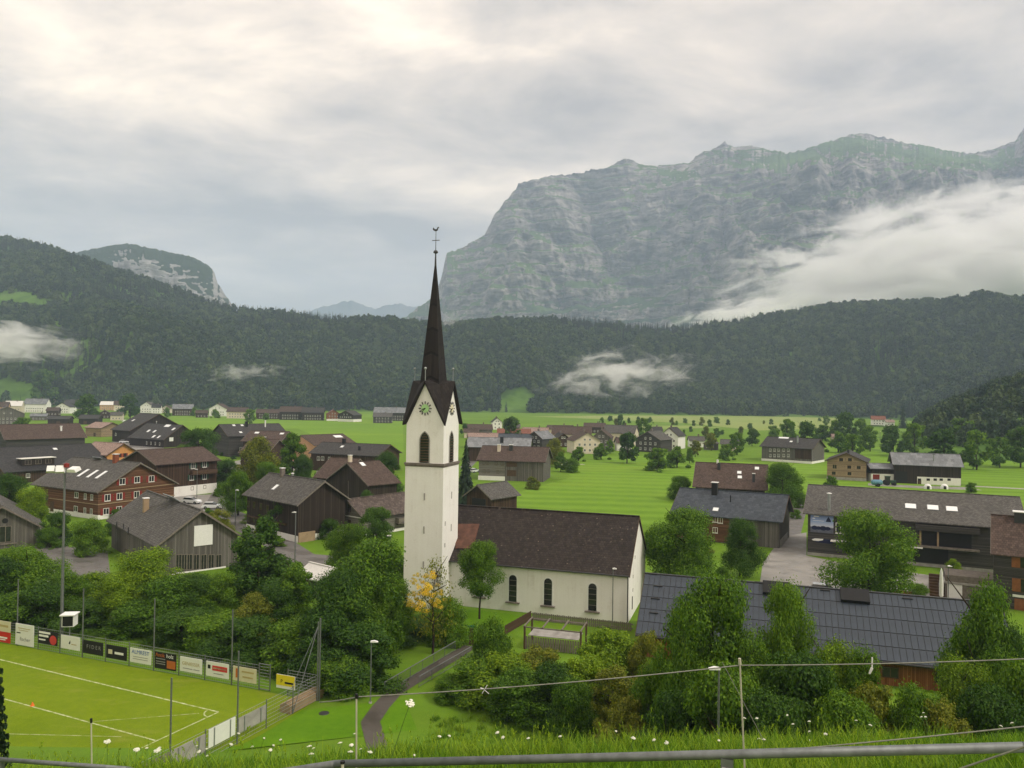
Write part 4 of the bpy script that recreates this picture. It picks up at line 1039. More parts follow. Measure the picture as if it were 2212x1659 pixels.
h = hs('brownB', 'house', 'low brown house with brown walls left of the yellowish tree', 'boards_brown', 'roof_brown')
h.chimney(573, 946, 1.0, 0.5, 'dark_metal', 'white_paint'); h.row('f', 2, 2.6, 0.9, 1.1, 'w')
h = hs('spot', 'house', 'pale grey shingled gable house with mottled brown roof beside the tower', 'shingle_wall', 'roof_spot', base=0.5)
h.wins('l', [(755, 1098)], 0.9, 1.4, 'd'); h.wins('l', [(718, 1127), (736, 1130), (755, 1131)], 0.8, 1.4, 'd'); h.wins('f', [(862, 1128)], 1.2, 1.0, 'd'); h.slab('sill_board', 'l', 0.0, 3.3, 9.0, 0.16, 'white_paint', 0.05)
h.balcony('f', 3.5, 1.6, 5.0, 1.0, 'timber_grey')
h = hs('field', 'farmhouse', 'farmhouse half grey shingles half dark boards at the meadow edge', 'boards_grey', 'roof_brown')
u0_, _z = h.onwall('f', 1090, 1020)
h.slab('shingle_front', 'f', (-h.a + u0_)/2, 2.9, h.a + u0_, 5.4, 'shingle_wall', 0.03, 0.05); h.slab('base', 'f', (-h.a + u0_)/2, 0.55, h.a + u0_ + 0.3, 1.4, 'white_wall', 0.25, 0.3)
h.wins('f', [(1045, 1000), (1053, 1000), (1072, 1001), (1085, 1002), (1046, 1018), (1055, 1018), (1075, 1019)], 0.9, 1.1, 'd')
h.vslab('door', 'f', 1105, 1003, 3.2, 1.4, 'timber'); h.vslab('door', 'f', 1105, 1022, 2.8, 1.8, 'timber')
for vx in (1121, 1148): h.vslab('rail', 'f', vx, 1026, 0.15, 3.0, 'timber_grey')
h.chimney(1078, 974, 1.9, 0.9, 'cream_wall', 'white_paint'); h.chimney(1104, 972, 1.5, 1.0, 'dark_metal', 'white_paint')
h = hs('greyback', 'house', 'house with long slate grey roof and black chimney behind the meadow farmhouse', 'boards_brown', 'roof_tin')
h.chimney(1084, 955, 2.0, 1.2, 'black', None)
h = hs('shed', 'hay_barn', 'small open-gabled hay barn with shingle roof behind the nave', 'boards_brown', 'roof_grey', cat='barn')
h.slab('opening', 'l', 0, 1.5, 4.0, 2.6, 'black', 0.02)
h = hs('bigdark', 'farmhouse', 'large grey-brown farmhouse with dark roof and rows of small windows', 'boards_grey', 'roof_dark', base=0.9)
for vx in (1664, 1673, 1682, 1693, 1703): h.wins('f', [(vx, 972), (vx, 984)], 0.9, 1.1, 'w')
h.vslab('barn_front', 'f', 1735, 980, 6.5, 4.2, 'boards_brown', 0.05); h.skylight(1693, 946, 4.0, 1.2); h.skylight(1709, 954, 1.0, 1.0); h.chimney(1723, 956, 2.6, 0.7, 'grey_metal', 'dark_metal', pipe=True)
h = hs('farmgable', 'farmhouse', 'tan shingled farmhouse gable with small shuttered windows', 'boards_tan', 'roof_dark', base=0.9, base_mat='concrete')
h.wins('r', [(1817, 993), (1836, 993), (1834.5, 1009), (1855, 1010), (1835, 1023), (1801, 1022)], 1.1, 1.0, 'd', 'timber_tan'); h.wins('r', [(1803, 1008)], 1.3, 1.4, 't')
h.chimney(0, 0, 1.0, 0.7, 'dark_metal', None, at=(h.L/2 - 2.0, 0.4, 0))
h = hs('connect', 'outbuilding', 'low link building with tin roof, white wall and brown garage door', 'boards_dark', 'roof_tin', cat='outbuilding', lower=(2.5, 'white_wall'))
h.slab('garage_door', 'f', -2.0, 1.2, 2.0, 2.2, 'red_paint', 0.06); h.slab('opening', 'f', 1.6, 1.7, 1.4, 0.4, 'black', 0.06)
h = hs('barnright', 'barn', 'dark board barn with tin roof and white stable wall beside tan farmhouse', 'boards_dark', 'roof_tin', cat='barn')
h.vslab('opening', 'f', 1947, 1030, 3.2, 3.4, 'black', 0.02); h.vslab('stable_wall', 'f', 2028, 1040, 11.8, 2.4, 'white_wall', 0.04, 0.1)
for vx in (1986, 2005, 2020, 2033, 2050): h.vslab('stable_window', 'f', vx, 1036, 0.9, 0.7, 'black', 0.1, 0.06)
h.vslab('stable_door', 'f', 1986, 1044, 1.0, 1.8, 'timber', 0.1); h.chimney(2017, 995, 1.8, 0.45, 'grey_metal', 'dark_metal', pipe=True)
h = hs('brownroof', 'house', 'house with broad brown roof and two chimneys by the round tree', 'boards_dark', 'roof_brown')
for v in ((1597, 1021), (1598, 1031), (1635, 1012)): h.skylight(*v, w=0.9, l=1.0)
h.chimney(1553, 1013, 1.5, 0.7, 'dark_metal', None); h.chimney(1628, 1040, 1.8, 0.6, 'dark_metal', 'white_paint'); h.chimney(1550, 1000, 0.8, 0.5, 'white_paint', None, pipe=True)
h.row('f', 3, 2.6, 1.0, 1.1, 'w')
h = hs('blueroof', 'farmhouse', 'farmhouse with blue-grey slate roof and vertical dark boarding', 'boards_grey', 'roof_blue')
u0_, _z = h.onwall('f', 1575, 1140)
h.slab('log_front', 'f', (-h.a + u0_)/2, 2.3, h.a + u0_, 4.3, 'log_brown', 0.03, 0.05); h.wins('f', [(1545, 1122), (1556, 1124), (1545, 1145)], 0.9, 1.0, 'w')
h.slab('garage_wall', 'r', -1.0, 0.7, 9.0, 1.2, 'concrete', 0.05)
h.chimney(1544, 1066, 2.0, 1.0, 'black', 'white_paint'); h.chimney(1578, 1084, 1.2, 0.2, 'black', None, pipe=True); h.skylight(1546, 1101, 0.9, 0.9)
h = hs('poster', 'guest_house', 'long grey house with shingle roof, three skylights and blue poster wall', 'boards_slate', 'roof_grey', cat='house', base=0.5, base_mat='concrete')
for v in ((1967, 1094), (2015, 1097), (2056, 1100)): h.skylight(*v, w=1.5, l=1.4)
h.chimney(1791, 1101, 2.6, 0.5, 'grey_metal', 'white_paint', pipe=True)
h.wins('f', [(1816, 1141)], 1.5, 1.7, 'w'); u_, z_ = h.onwall('f', 1815, 1168)
m = MB(); m.box(-1.4, 1.4, -1.3, 0, -0.08, 0.08); o_ = h.put(m.build('awning', MAT['white_roof'], h.root), 'f', u_, z_, 0.0)
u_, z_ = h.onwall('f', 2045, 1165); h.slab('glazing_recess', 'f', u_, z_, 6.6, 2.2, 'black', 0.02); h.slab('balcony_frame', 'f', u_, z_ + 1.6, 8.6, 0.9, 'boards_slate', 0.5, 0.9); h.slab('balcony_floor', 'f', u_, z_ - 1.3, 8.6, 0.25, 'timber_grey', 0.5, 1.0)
for dx in (-3.6, -1.2): h.slab('post', 'f', u_ + dx, z_, 0.25, 2.3, 'timber_tan', 0.4, 0.2)
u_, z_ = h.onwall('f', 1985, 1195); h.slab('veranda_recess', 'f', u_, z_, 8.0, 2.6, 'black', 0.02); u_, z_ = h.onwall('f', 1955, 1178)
m = MB(); m.box(-2.4, 2.4, -1.5, 0, -0.07, 0.07); h.put(m.build('awning', MAT['white_roof'], h.root), 'f', u_, z_, 0.0)
# flat print on the poster wall: sky, snow hills, emblem and lettering
def poster(h):
    t = NT('poster_print'); v = t.coord(); sp = t.n('ShaderNodeSeparateXYZ'); t.l(v, sp.inputs[0])
    col = t.ramp(t.math('ADD', t.math('MULTIPLY', sp.outputs['Z'], 0.33), 0.5), ((0.0, (0.05, 0.05, 0.055)), (0.28, (0.02, 0.025, 0.04)), (0.34, (0.62, 0.64, 0.72)), (0.6, (0.28, 0.40, 0.68)), (1.0, (0.10, 0.16, 0.40))))
    t.bsdf(t.mix(t.math('MULTIPLY', t.noise(v, 1.6, 5), 0.55), col, (0.30, 0.33, 0.45)), 0.4)
    u, z = h.onwall('f', 1775.5, 1131); m = MB(); m.box(-1.75, 1.75, -0.02, 0.02, -1.5, 1.5); p = h.put(m.build('poster', MAT['poster_print'], h.root), 'f', u, z, 0.06)
    m = MB(); m.prism([(-0.42, 0.0), (0.42, 0.0), (0.3, 0.35), (0.0, 0.85), (-0.3, 0.35)], -0.03, -0.022, 0, Matrix.Translation((1.0, 0, 0.35))); m.build('emblem', MAT['navy'], p)
    for x0, x1, zz, hh in ((-1.25, -0.45, 1.05, 0.16), (-1.45, -1.05, 0.72, 0.13), (-1.4, 0.3, 0.4, 0.06)): 
        m = MB(); m.box(x0, x1, -0.03, -0.022, zz, zz + hh); m.build('lettering', MAT['white_paint'], p)
    for cx_, r_ in ((-1.1, 0.5), (-0.5, 0.42), (0.2, 0.55), (0.9, 0.45)):
        m = MB(); m.prism([(r_*math.cos(a) + cx_, 0.7*r_*math.sin(a) - 0.75) for a in [i*math.pi/6 for i in range(12)]], -0.026, -0.0215); m.build('print_hill', MAT['navy'], p)
    u, z = h.onwall('f', 1776, 1168); m = MB()
    m.prism([(-1.7, 0.1), (-1.2, 0.35), (0.0, 0.3), (1.6, 0.25), (1.75, -0.1), (1.2, -0.4), (-0.8, -0.3)], -0.02, 0.02); p = h.put(m.build('sign', MAT['navy'], h.root), 'f', u, z, 0.06)
    m = MB(); m.prism([(-1.6, 0.1), (-1.1, 0.3), (0.2, 0.34), (0.1, 0.1), (-0.6, -0.1), (-1.4, -0.08)], -0.028, -0.021); m.build('print', MAT['white_paint'], p)
plain('navy', (0.012, 0.018, 0.06), 0.5, 0.3, 0.1)
poster(h)
q_ = HP['edge']; q_[0] += 8 * math.cos(q_[2]); q_[1] += 8 * math.sin(q_[2]); q_[3] += 16
h = hs('edge', 'guest_house', 'dark grey house with brown tile roof and orange-brown shutters at right edge', 'boards_slate', 'roof_brown', cat='house', oe=0.4, og=0.3)
for vx, vy, w_ in ((2208, 1213, 2.2), (2209, 1265, 2.2)):
    u_, z_ = h.onwall('f', vx, vy); h.win('f', u_, z_, w_, 1.7, 'd'); h.slab('shutter', 'f', u_ - w_*0.5 + 0.45, z_, 0.9, 1.6, 'timber_rust', 0.06)
h.chimney(0, 0, 0.9, 1.3, 'dark_metal', 'white_paint', at=(-h.L/2 + 3.2, -0.4, 0))
u_, z_ = h.onwall('f', 2204, 1288); h.slab('board', 'f', u_, z_, 1.6, 0.3, 'white_paint'); u_, z_ = h.onwall('f', 2212, 1310); h.slab('shutter', 'f', u_ + 1, z_, 4.0, 1.7, 'timber_rust')

# ---- community hall with slate-blue metal panel roof
h = hs('hall', 'community_hall', 'long low hall with slate-blue panelled metal roof and rust-coloured wall', 'boards_rust', 'dark_metal', cat='hall', oe=0.8, og=0.5)
sl = math.hypot(h.W/2, h.zr - h.ze); ang = math.atan(h.k); rows, ncol = 5, 60
pw, ph = h.L/ncol, sl/rows
pm = MB(); pm.box(-pw/2 + 0.024, pw/2 - 0.024, -ph/2 + 0.04, ph/2 - 0.04, 0.0, 0.035); pme = pm.mesh('panel', MAT['panel_slate'])
dark_boxes = [h.onroof(1677, 1274), h.onroof(1846, 1290)]
for r_ in range(rows):
    for c_ in range(ncol):
        d = (r_ + 0.5) * ph; y = -d * math.cos(ang); z = h.zr - d * math.sin(ang); x = -h.L/2 + (c_ + 0.5) * pw
        o = link('panel', pme, h.roof); o.location = (x, y, z + 0.012 + 0.004 * ((c_ * 7 + r_ * 3) % 3)); o.rotation_euler = (ang, 0, 0)
for p in dark_boxes:
    m = MB(); m.box(-1.3, 1.3, -0.75, 0.75, 0.0, 0.42); o = m.build('roof_light', MAT['black'], h.roof); o.location = (p.x, p.y, h.zr - h.k*abs(p.y)); o.rotation_euler = (ang, 0, 0)
for vx, vy in ((1422, 1267), (1416, 1294), (1412, 1325), (1585, 1262), (1782, 1276), (1960, 1294), (1412, 1241), (1640, 1258)):
    p = h.onroof(vx, vy); m = MB(); m.box(-0.45, 0.45, -0.05, 0.05, 0.06, 0.16); o = m.build('snow_guard', MAT['dark_metal'], h.roof); o.location = (p.x, p.y, h.zr - h.k*abs(p.y)); o.rotation_euler = (ang, 0, 0)
m = MB(); m.tube((-h.L/2, -h.W/2 - 0.1, h.ze - 0.08), (h.L/2, -h.W/2 - 0.1, h.ze - 0.08), 0.1); m.build('gutter', MAT['dark_metal'], h.roof)
h.row('f', 6, 1.2, 1.4, 1.0, 'd')

# ---- farther houses: sight-line box (x0, x1, top, base), which side looks at us, turn
def far(x0, x1, yt, yb, face, turn, wall, roof, label, name='house', cat='house', depth=None, base=None, wrow=2, win='w', group=None, ze_f=0.60, chim=True):
    c = un((x0 + x1)/2, yb); Y = c.y; wd = (x1 - x0) * Y / F; ht = (yb - yt) * Y / F
    dep = depth or max(7.0, min(13.0, wd * (0.7 if face == 'e' else 1.2)))
    yaw = R(turn) + (0 if face == 'e' else -math.pi/2) - math.atan2(c.x, c.y) * 0.5
    L, W = (wd, dep) if face == 'e' else (dep, wd)
    q = Vector((c.x, c.y + dep * 0.42))
    h = House((q.x, q.y, yaw, L, W, ht * ze_f, ht), name, label, wall, roof, cat, group, base=base, oe=0.5, og=0.5)
    side = 'f' if face == 'e' else 'r'; lim = h.a if face == 'e' else h.b
    n = max(2, int(lim * 2 / 2.6)); lv = max(1, min(wrow, int(h.zw / 2.4)))
    for i in range(lv): h.row(side, n, 1.5 + i * 2.5, 1.0, 1.15, win)
    if face == 'g' and h.zp > 6: h.row('r', 2, h.zw + 0.5, 0.9, 1.0, win, -0.4, 0.4)
    else: h.row('r', 2, 1.6, 1.0, 1.1, win)
    if chim: h.chimney(h=1.3, w=0.7, mat='timber_grey', cap=None, at=(h.a * 0.3, -0.3, 0))
    return h
FAR = [
 (-30, 36, 878, 917, 'g', 20, 'boards_grey', 'roof_grey', 'grey gabled house at the left edge above the long brown roof'),
 (8, 42, 866, 893, 'e', 0, 'cream_wall', 'white_roof', 'house with bright white roof in the far left village'),
 (-20, 12, 868, 895, 'e', 5, 'peach_wall', 'roof_brown', 'pinkish house at the far left picture edge'),
 (50, 97, 861, 891, 'e', -8, 'white_wall', 'roof_tin', 'white two-storey house with pale grey roof in far left village'),
 (86, 120, 857, 880, 'g', 10, 'cream_wall', 'roof_dark', 'cream gable house behind the white two-storey house'),
 (118, 152, 870, 893, 'g', -15, 'white_wall', 'roof_charcoal', 'small white house under a wide dark gable roof'),
 (138, 176, 863, 884, 'e', 8, 'boards_dark', 'roof_dark', 'dark boarded house just left of the first conifer'),
 (214, 246, 867, 886, 'e', 0, 'peach_wall', 'white_roof', 'house with whitish roof between the two conifers'),
 (243, 268, 866, 888, 'e', 10, 'cream_wall', 'roof_brown', 'cream house touching the second conifer'),
 (302, 330, 868, 892, 'g', -10, 'white_wall', 'roof_grey', 'white gable house right of the second conifer'),
 (326, 346, 872, 893, 'e', 0, 'white_wall', 'roof_charcoal', 'white cube-like house beside a white gable house'),
 (369, 412, 873, 898, 'e', 5, 'boards_brown', 'roof_tin', 'brown house with pale top roof alone in the far meadow'),
 (451, 490, 872, 899, 'g', -12, 'white_wall', 'roof_brown', 'large cream gable house below the left forest'),
 (488, 532, 880, 904, 'e', -5, 'cream_wall', 'roof_brown', 'cream long house right of the large cream gable house'),
 (551, 604, 884, 905, 'e', 0, 'boards_brown', 'roof_brown', 'low brown farmhouse, first in the far farm row'),
 (602, 650, 878, 907, 'e', -4, 'boards_dark', 'roof_brown', 'tall dark farmhouse, second in the far farm row'),
 (649, 697, 880, 908, 'e', 3, 'boards_dark', 'roof_dark', 'dark farmhouse with slate roof, third in the far farm row'),
 (701, 732, 885, 909, 'g', 10, 'boards_rust', 'roof_red', 'orange-brown gable house with white base in far row', 1.6),
 (731, 774, 887, 911, 'g', -30, 'boards_dark', 'roof_dark', 'dark barn on a white base, last in the far farm row', 2.2),
 (806, 880, 880, 909, 'e', -3, 'boards_dark', 'roof_tin', 'dark barn with grey roof just left of the tower top'),
 (804, 846, 892, 914, 'e', 0, 'boards_slate', 'roof_grey', 'low grey barn in front of the dark barn left of tower'),
 (1008, 1063, 917, 944, 'e', 6, 'boards_grey', 'roof_brown', 'grey house right of the tower behind tiled roofs'),
 (1060, 1084, 902, 928, 'g', 8, 'white_wall', 'roof_charcoal', 'little white chalet with wide dark roof beside round tree'),
 (1008, 1078, 936, 968, 'e', 5, 'boards_dark', 'roof_pink', 'house with faded pinkish-brown roof right of the tower'),
 (1073, 1147, 927, 960, 'e', 0, 'boards_dark', 'roof_red', 'house with rust-red tiled roof in the middle hamlet'),
 (1076, 1150, 938, 972, 'e', -2, 'boards_dark', 'roof_blue', 'house with dark blue-grey roof below the red roof'),
 (1146, 1192, 932, 972, 'g', -35, 'boards_slate', 'roof_tin', 'house with steep grey tin roof end beside the blue roof'),
 (1128, 1186, 924, 950, 'e', 0, 'cream_wall', 'roof_pink', 'long building with pale pink roof in the middle hamlet'),
 (1182, 1240, 919, 940, 'e', 4, 'cream_wall', 'roof_brown', 'low house with dull brown roof behind the pale pink roof'),
 (1193, 1280, 922, 962, 'e', -4, 'cream_wall', 'roof_brown', 'broad brown-roofed house behind the cream gable'),
 (1231, 1294, 934, 980, 'g', 14, 'cream_wall', 'roof_brown', 'cream gable house with balcony facing the meadow'),
 (1282, 1326, 928, 972, 'g', -10, 'boards_grey', 'roof_brown', 'grey-brown house with white skylight beside the cream gable'),
 (1309, 1380, 919, 962, 'e', -18, 'cream_wall', 'roof_grey', 'pinkish-white house with grey roof behind the dark bush'),
 (1385, 1449, 932, 977, 'g', -32, 'boards_slate', 'roof_grey', 'plain grey gable-end house at the meadow edge'),
 (1436, 1480, 924, 970, 'g', -25, 'white_wall', 'roof_dark', 'white two-storey house with dark roof at the hamlet edge'),
 (1489, 1524, 943, 966, 'e', 5, 'white_wall', 'roof_grey', 'small white house between garden trees'),
 (1560, 1600, 950, 974, 'e', -10, 'cream_wall', 'roof_grey', 'small pale house behind two slim trees'),
 (1800, 1832, 938, 955, 'e', 0, 'cream_wall', 'roof_pink', 'small pinkish shed roof among trees on the right'),
 (1886, 1915, 902, 922, 'e', -6, 'white_wall', 'roof_red', 'white house with red roof among trees on the spur'),
 (1914, 1934, 910, 924, 'e', 6, 'white_wall', 'roof_pink', 'small white annex right of the red-roofed spur house'),
 (-40, -8, 862, 884, 'g', 10, 'white_wall', 'roof_brown', 'house cut by the left edge in the far village'),
 (28, 56, 856, 872, 'e', 6, 'cream_wall', 'roof_dark', 'small dark-roofed house highest in the far left village'),
 (60, 92, 852, 866, 'e', -6, 'white_wall', 'roof_brown', 'brown-roofed house at the meadow foot, far left'),
 (150, 180, 858, 872, 'e', 4, 'cream_wall', 'roof_grey', 'pale house behind the dark boarded house'),
 (98, 124, 880, 898, 'e', -4, 'boards_brown', 'roof_brown', 'brown shed before the white two-storey far house'),
 (62, 96, 893, 908, 'e', 3, 'boards_grey', 'roof_tin', 'low grey shed left of the low dark barn'),
 (206, 232, 886, 904, 'g', 12, 'boards_brown', 'roof_brown', 'little brown house right of the small dark brown barn'),
 (236, 262, 890, 908, 'e', 0, 'cream_wall', 'roof_grey', 'cream bungalow behind the big dark farmhouse'),
 (346, 366, 876, 892, 'g', 0, 'cream_wall', 'roof_brown', 'small cream house near the lone meadow tree'),
 (1000, 1034, 926, 946, 'e', 2, 'cream_wall', 'roof_brown', 'low cream house half behind the tower'),
 (1150, 1188, 942, 966, 'e', 6, 'white_wall', 'roof_dark', 'white-walled house below the pale pink roof'),
 (1196, 1228, 936, 966, 'g', 18, 'boards_brown', 'roof_dark', 'dark gable house left of the cream gable'),
 (1330, 1366, 946, 974, 'e', 8, 'white_wall', 'roof_brown', 'low white house behind the dark rounded bush'),
 (1262, 1310, 914, 936, 'e', -4, 'boards_brown', 'roof_brown', 'long brown roof at the back of the middle hamlet'),
 (1400, 1432, 922, 944, 'e', 10, 'boards_grey', 'roof_dark', 'dark-roofed house behind the plain grey gable end'),
 (1524, 1556, 950, 972, 'g', -14, 'boards_grey', 'roof_grey', 'small grey gable among the garden trees'),
 (420, 446, 886, 902, 'e', 4, 'boards_brown', 'roof_brown', 'brown hay barn in the far meadow left of the cream gable'),
 (1086, 1124, 916, 934, 'e', 0, 'boards_grey', 'roof_grey', 'grey-roofed barn under the broad dark tree'),
]
for r_ in FAR:
    o = far(*r_[:9], base=r_[9] if len(r_) > 9 else None)
    if r_[0] == 1886 or r_[0] == 1914: o.root.location.z = 1.5
o = House((un(690, 1288).x, un(690, 1288).y + 1.5, R(-38), 5.5, 4.6, 2.3, 3.6), 'garden_shed', 'small shed with pale grey roof half hidden in the trees by the pitch', 'boards_grey', 'white_roof', 'shed', oe=0.3, og=0.3)
o.slab('door', 'f', 0, 1.0, 1.1, 1.9, 'timber')

# ================================================================== ROADS, PITCH, FENCES
def strip(name, pts, wid, mat, dz, label, kind='structure'):
    """ribbon along a centre line, laid on the ground"""
    P = []
    for (a, b) in zip(pts[:-1], pts[1:]):
        a, b = Vector(a[:2]), Vector(b[:2]); n = max(1, int((b - a).length / 0.8))
        P += [a.lerp(b, i / n) for i in range(n)]
    P.append(Vector(pts[-1][:2])); V = []
    for i, p in enumerate(P):
        d = (P[min(i + 1, len(P) - 1)] - P[max(i - 1, 0)]).normalized(); n = Vector((-d.y, d.x))
        for s_ in (1, -1):
            q = p + n * (wid/2 * s_); V.append((q.x, q.y, float(ground_z(q.x, q.y)) + dz))
    f = [(2*i + 1, 2*i + 3, 2*i + 2, 2*i) for i in range(len(P) - 1)]
    o = link(name, np_mesh(name, V, f, MAT[mat])); tag(o, label, kind=kind); return o
sheet('parking_area', vpoly((118, 1192), (160, 1180), (232, 1190), (240, 1255), (215, 1290), (90, 1262)), MAT['asphalt'], 0.008, 'wet grey yard beside the weathered barn')
sheet('parking_area', vpoly((380, 1070), (520, 1066), (545, 1085), (510, 1102), (430, 1105), (360, 1085)), MAT['asphalt_pale'], 0.008, 'pale car park between the chalets')
sheet('road', vpoly((645, 1195), (720, 1200), (820, 1212), (815, 1262), (740, 1290), (655, 1260)), MAT['asphalt'], 0.008, 'asphalt road bend in front of the tower')
sheet('parking_area', vpoly((1690, 1160), (1742, 1150), (1742, 1200), (1800, 1212), (2140, 1262), (2150, 1330), (1840, 1320), (1640, 1268), (1648, 1215)), MAT['asphalt_pale'], 0.008, 'wide pale asphalt forecourt beside the poster house')
strip('road', [un(1700, 1165), un(1722, 1100), un(1740, 1078)], 4.2, 'asphalt', 0.006, 'narrow lane leading up between two houses')
strip('road', [un(2095, 1050), un(2212, 1056), un(2330, 1062)], 3.0, 'concrete', 0.012, 'pale farm track crossing the right meadow')
strip('road', [un(1875, 1046), un(1980, 1052), un(2110, 1056)], 7.0, 'asphalt_pale', 0.012, 'gravel yard in front of the farm')
strip('road', [un(1212, 1004), un(1262, 1003)], 2.4, 'concrete', 0.012, 'short pale lane at the meadow edge')
strip('road', [un(815, 1240), un(700, 1222), un(640, 1200), un(600, 1172), un(540, 1142), un(500, 1112), un(470, 1098)], 5.5, 'asphalt', 0.010, 'village street passing the dark brown farmhouse')
strip('road', [un(470, 1088), un(490, 1045), un(480, 1012), un(440, 985), un(380, 972), un(330, 968)], 5.0, 'asphalt', 0.010, 'village lane climbing past the brown chalet')
strip('road', [un(128, 1205), un(100, 1165), un(60, 1140), un(10, 1120)], 4.5, 'asphalt', 0.010, 'lane between the left barn and red-shuttered house')
strip('road', [un(330, 968), un(220, 960), un(60, 968), un(-60, 975)], 5.0, 'asphalt', 0.010, 'lane between the roofs at the left')
strip('road', [un(690, 1070), un(700, 1012), un(660, 990), un(600, 985)], 4.5, 'asphalt', 0.010, 'lane behind the dark barn gable')
strip('road', [un(1005, 1010), un(1030, 985), un(1190, 985), un(1225, 1000)], 4.0, 'asphalt', 0.014, 'hamlet lane behind the meadow farmhouse')
sheet('yard', vpoly((480, 1002), (560, 985), (640, 992), (660, 1012), (560, 1035), (500, 1030)), MAT['asphalt_pale'], 0.007, 'gravel yard behind the dark brown farmhouse')
sheet('yard', vpoly((200, 960), (300, 948), (360, 960), (340, 985), (240, 985)), MAT['asphalt_pale'], 0.007, 'gravel yard before the dark farmhouse')
sheet('football_pitch', vpoly((-160, 1372), (45, 1396), (684, 1515), (560, 1590), (400, 1668), (250, 1740), (-300, 1760)), MAT['pitch'], 0.012, 'yellow-green football pitch behind the board fence')
strip('lawn', [un(690, 1530), un(700, 1600)], 14.0, 'lawn', 0.008, 'mown lawn between the pitch fence and the path')
sheet('lawn', vpoly((985, 1312), (1130, 1330), (1110, 1352), (1020, 1385), (960, 1410), (950, 1340)), MAT['lawn'], 0.01, 'churchyard lawn below the nave')
strip('path', [un(1016, 1396), un(985, 1416), un(900, 1466), un(850, 1497), un(822, 1528), un(800, 1560), (-9.6, 57.0), (-9.4, 53.0), (-8.6, 48.0), (-6.0, 38.0)], 1.5, 'asphalt_path', 0.03, 'narrow dark asphalt path coming off the footbridge')
def line(a, b, w=0.12, label=None):
    a, b = un(*a), un(*b); d = (b - a).normalized(); n = Vector((-d.y, d.x, 0)) * w/2; return [a + n, b + n, b - n, a - n]
LN = MB()
def pl(name, pts, label): 
    m = MB(); m.face([(p.x, p.y, 0.02) for p in pts]); o = m.build(name, MAT['line_white']); 
    for p in o.data.polygons:
        if p.normal.z < 0: p.flip()
    o['kind'] = 'structure'; o['label'] = label
t_ = NT('line_white'); t_.bsdf(t_.ramp(t_.noise(t_.pos(), 2.0, 5, 0.7), ((0.38, (0.22, 0.28, 0.05)), (0.62, (0.52, 0.56, 0.34)))), 0.9)
pl('pitch_line', line((-200, 1377), (472, 1538.5), 0.16), 'white touchline of the football pitch')
pl('pitch_line', line((472, 1538.5), (235, 1649), 0.14), 'white goal line running to the corner')
pl('pitch_line', line((-100, 1480), (335, 1600), 0.14), 'white box line parallel to the touchline')
pl('pitch_line', line((190, 1560), (430, 1541.5), 0.06), 'faint old line across the pitch corner')
pl('pitch_line', line((-50, 1584), (262, 1592), 0.06), 'faint line near the bottom of the pitch')
c0 = un(472, 1538.5); m = MB()
d1 = (un(0, 1425) - c0).normalized(); d2 = (un(245, 1644) - c0).normalized()
for i in range(10):
    q = [c0 + (d1 * math.cos(a) + d2 * math.sin(a)) * r for a, r in ((i*math.pi/20, 1.0), ((i+1)*math.pi/20, 1.0), ((i+1)*math.pi/20, 1.12), (i*math.pi/20, 1.12))]
    m.face([(p.x, p.y, 0.021) for p in q])
o = m.build('pitch_line', MAT['line_white']); tag(o, 'white corner arc of the football pitch', kind='structure')
m = MB(); m.lathe([(0.001, 0.03), (0.40, 0.03), (0.42, 0.0)], n=20); o = m.build('manhole_cover', MAT['dark_metal']); p = un(700, 1541); o.location = (p.x, p.y, float(ground_z(p.x, p.y)) + 0.01); tag(o, 'round dark manhole cover in the lawn', 'manhole')
m = MB(); m.lathe([(0.17, 0.0), (0.17, 0.02), (0.13, 0.03), (0.025, 0.30), (0.001, 0.31)], n=14); o = m.build('traffic_cone', MAT['orange_paint']); o.location = un(70, 1525); o.location.z = 0.02; tag(o, 'small orange marker cone on the pitch line', 'cone')

# ---- pitch fence with advertising boards
E0 = Vector((-15.97, 64.88)); FD = (Vector((-46.17, 76.44)) - E0).normalized(); SP = 2.98
def fence_run(start, d, n, talls, tall_h, label, rails, gap=None, h=2.2):
    root = empty('pitch_fence', (start.x, start.y, 0.0), math.atan2(d.y, d.x)); tag(root, label, 'fence')
    for i in range(n + 1):
        hh = tall_h if i in talls else h + 0.05
        m = MB(); m.tube((0, 0, -0.8), (0, 0, hh), 0.06 if i in talls else 0.045, n=8); o = m.build('tall_post' if i in talls else 'post', MAT['galvanised'], root); o.location = (i * SP, 0, 0)
    k = ('rail', d.x); m = MB(); m.tube((0, 0, 0), (SP, 0, 0), 0.016, n=5, cap=False); rme = m.mesh('rail', MAT['grey_metal'])
    for i in range(n):
        if gap and i in gap: continue
        for j in range(rails):
            o = link('rail', rme, root); o.location = (i * SP, 0, 0.1 + (h - 0.15) * j / (rails - 1))
        m = MB()
        for k in range(1, 12): m.tube((SP * k / 12, 0.01, 0.08), (SP * k / 12, 0.01, h - 0.05), 0.006, n=3, cap=False)
        o = m.build('wire_mesh', MAT['grey_metal'], root); o.location = (i * SP, 0, 0); o['kind'] = 'stuff'
    return root
fence_run(E0, FD, 17, (0, 3, 6, 9, 12, 15), 6.6, 'long grey rail fence with tall posts behind the football pitch', 9, (1,))
G0 = Vector((-15.97, 64.88)); GD = (Vector((-19.66, 57.06)) - G0).normalized()
fence_run(G0 + GD * 0.02, GD, 7, (3, 5), 6.8, 'grey rail fence with goal net posts running down to the viewer', 8)
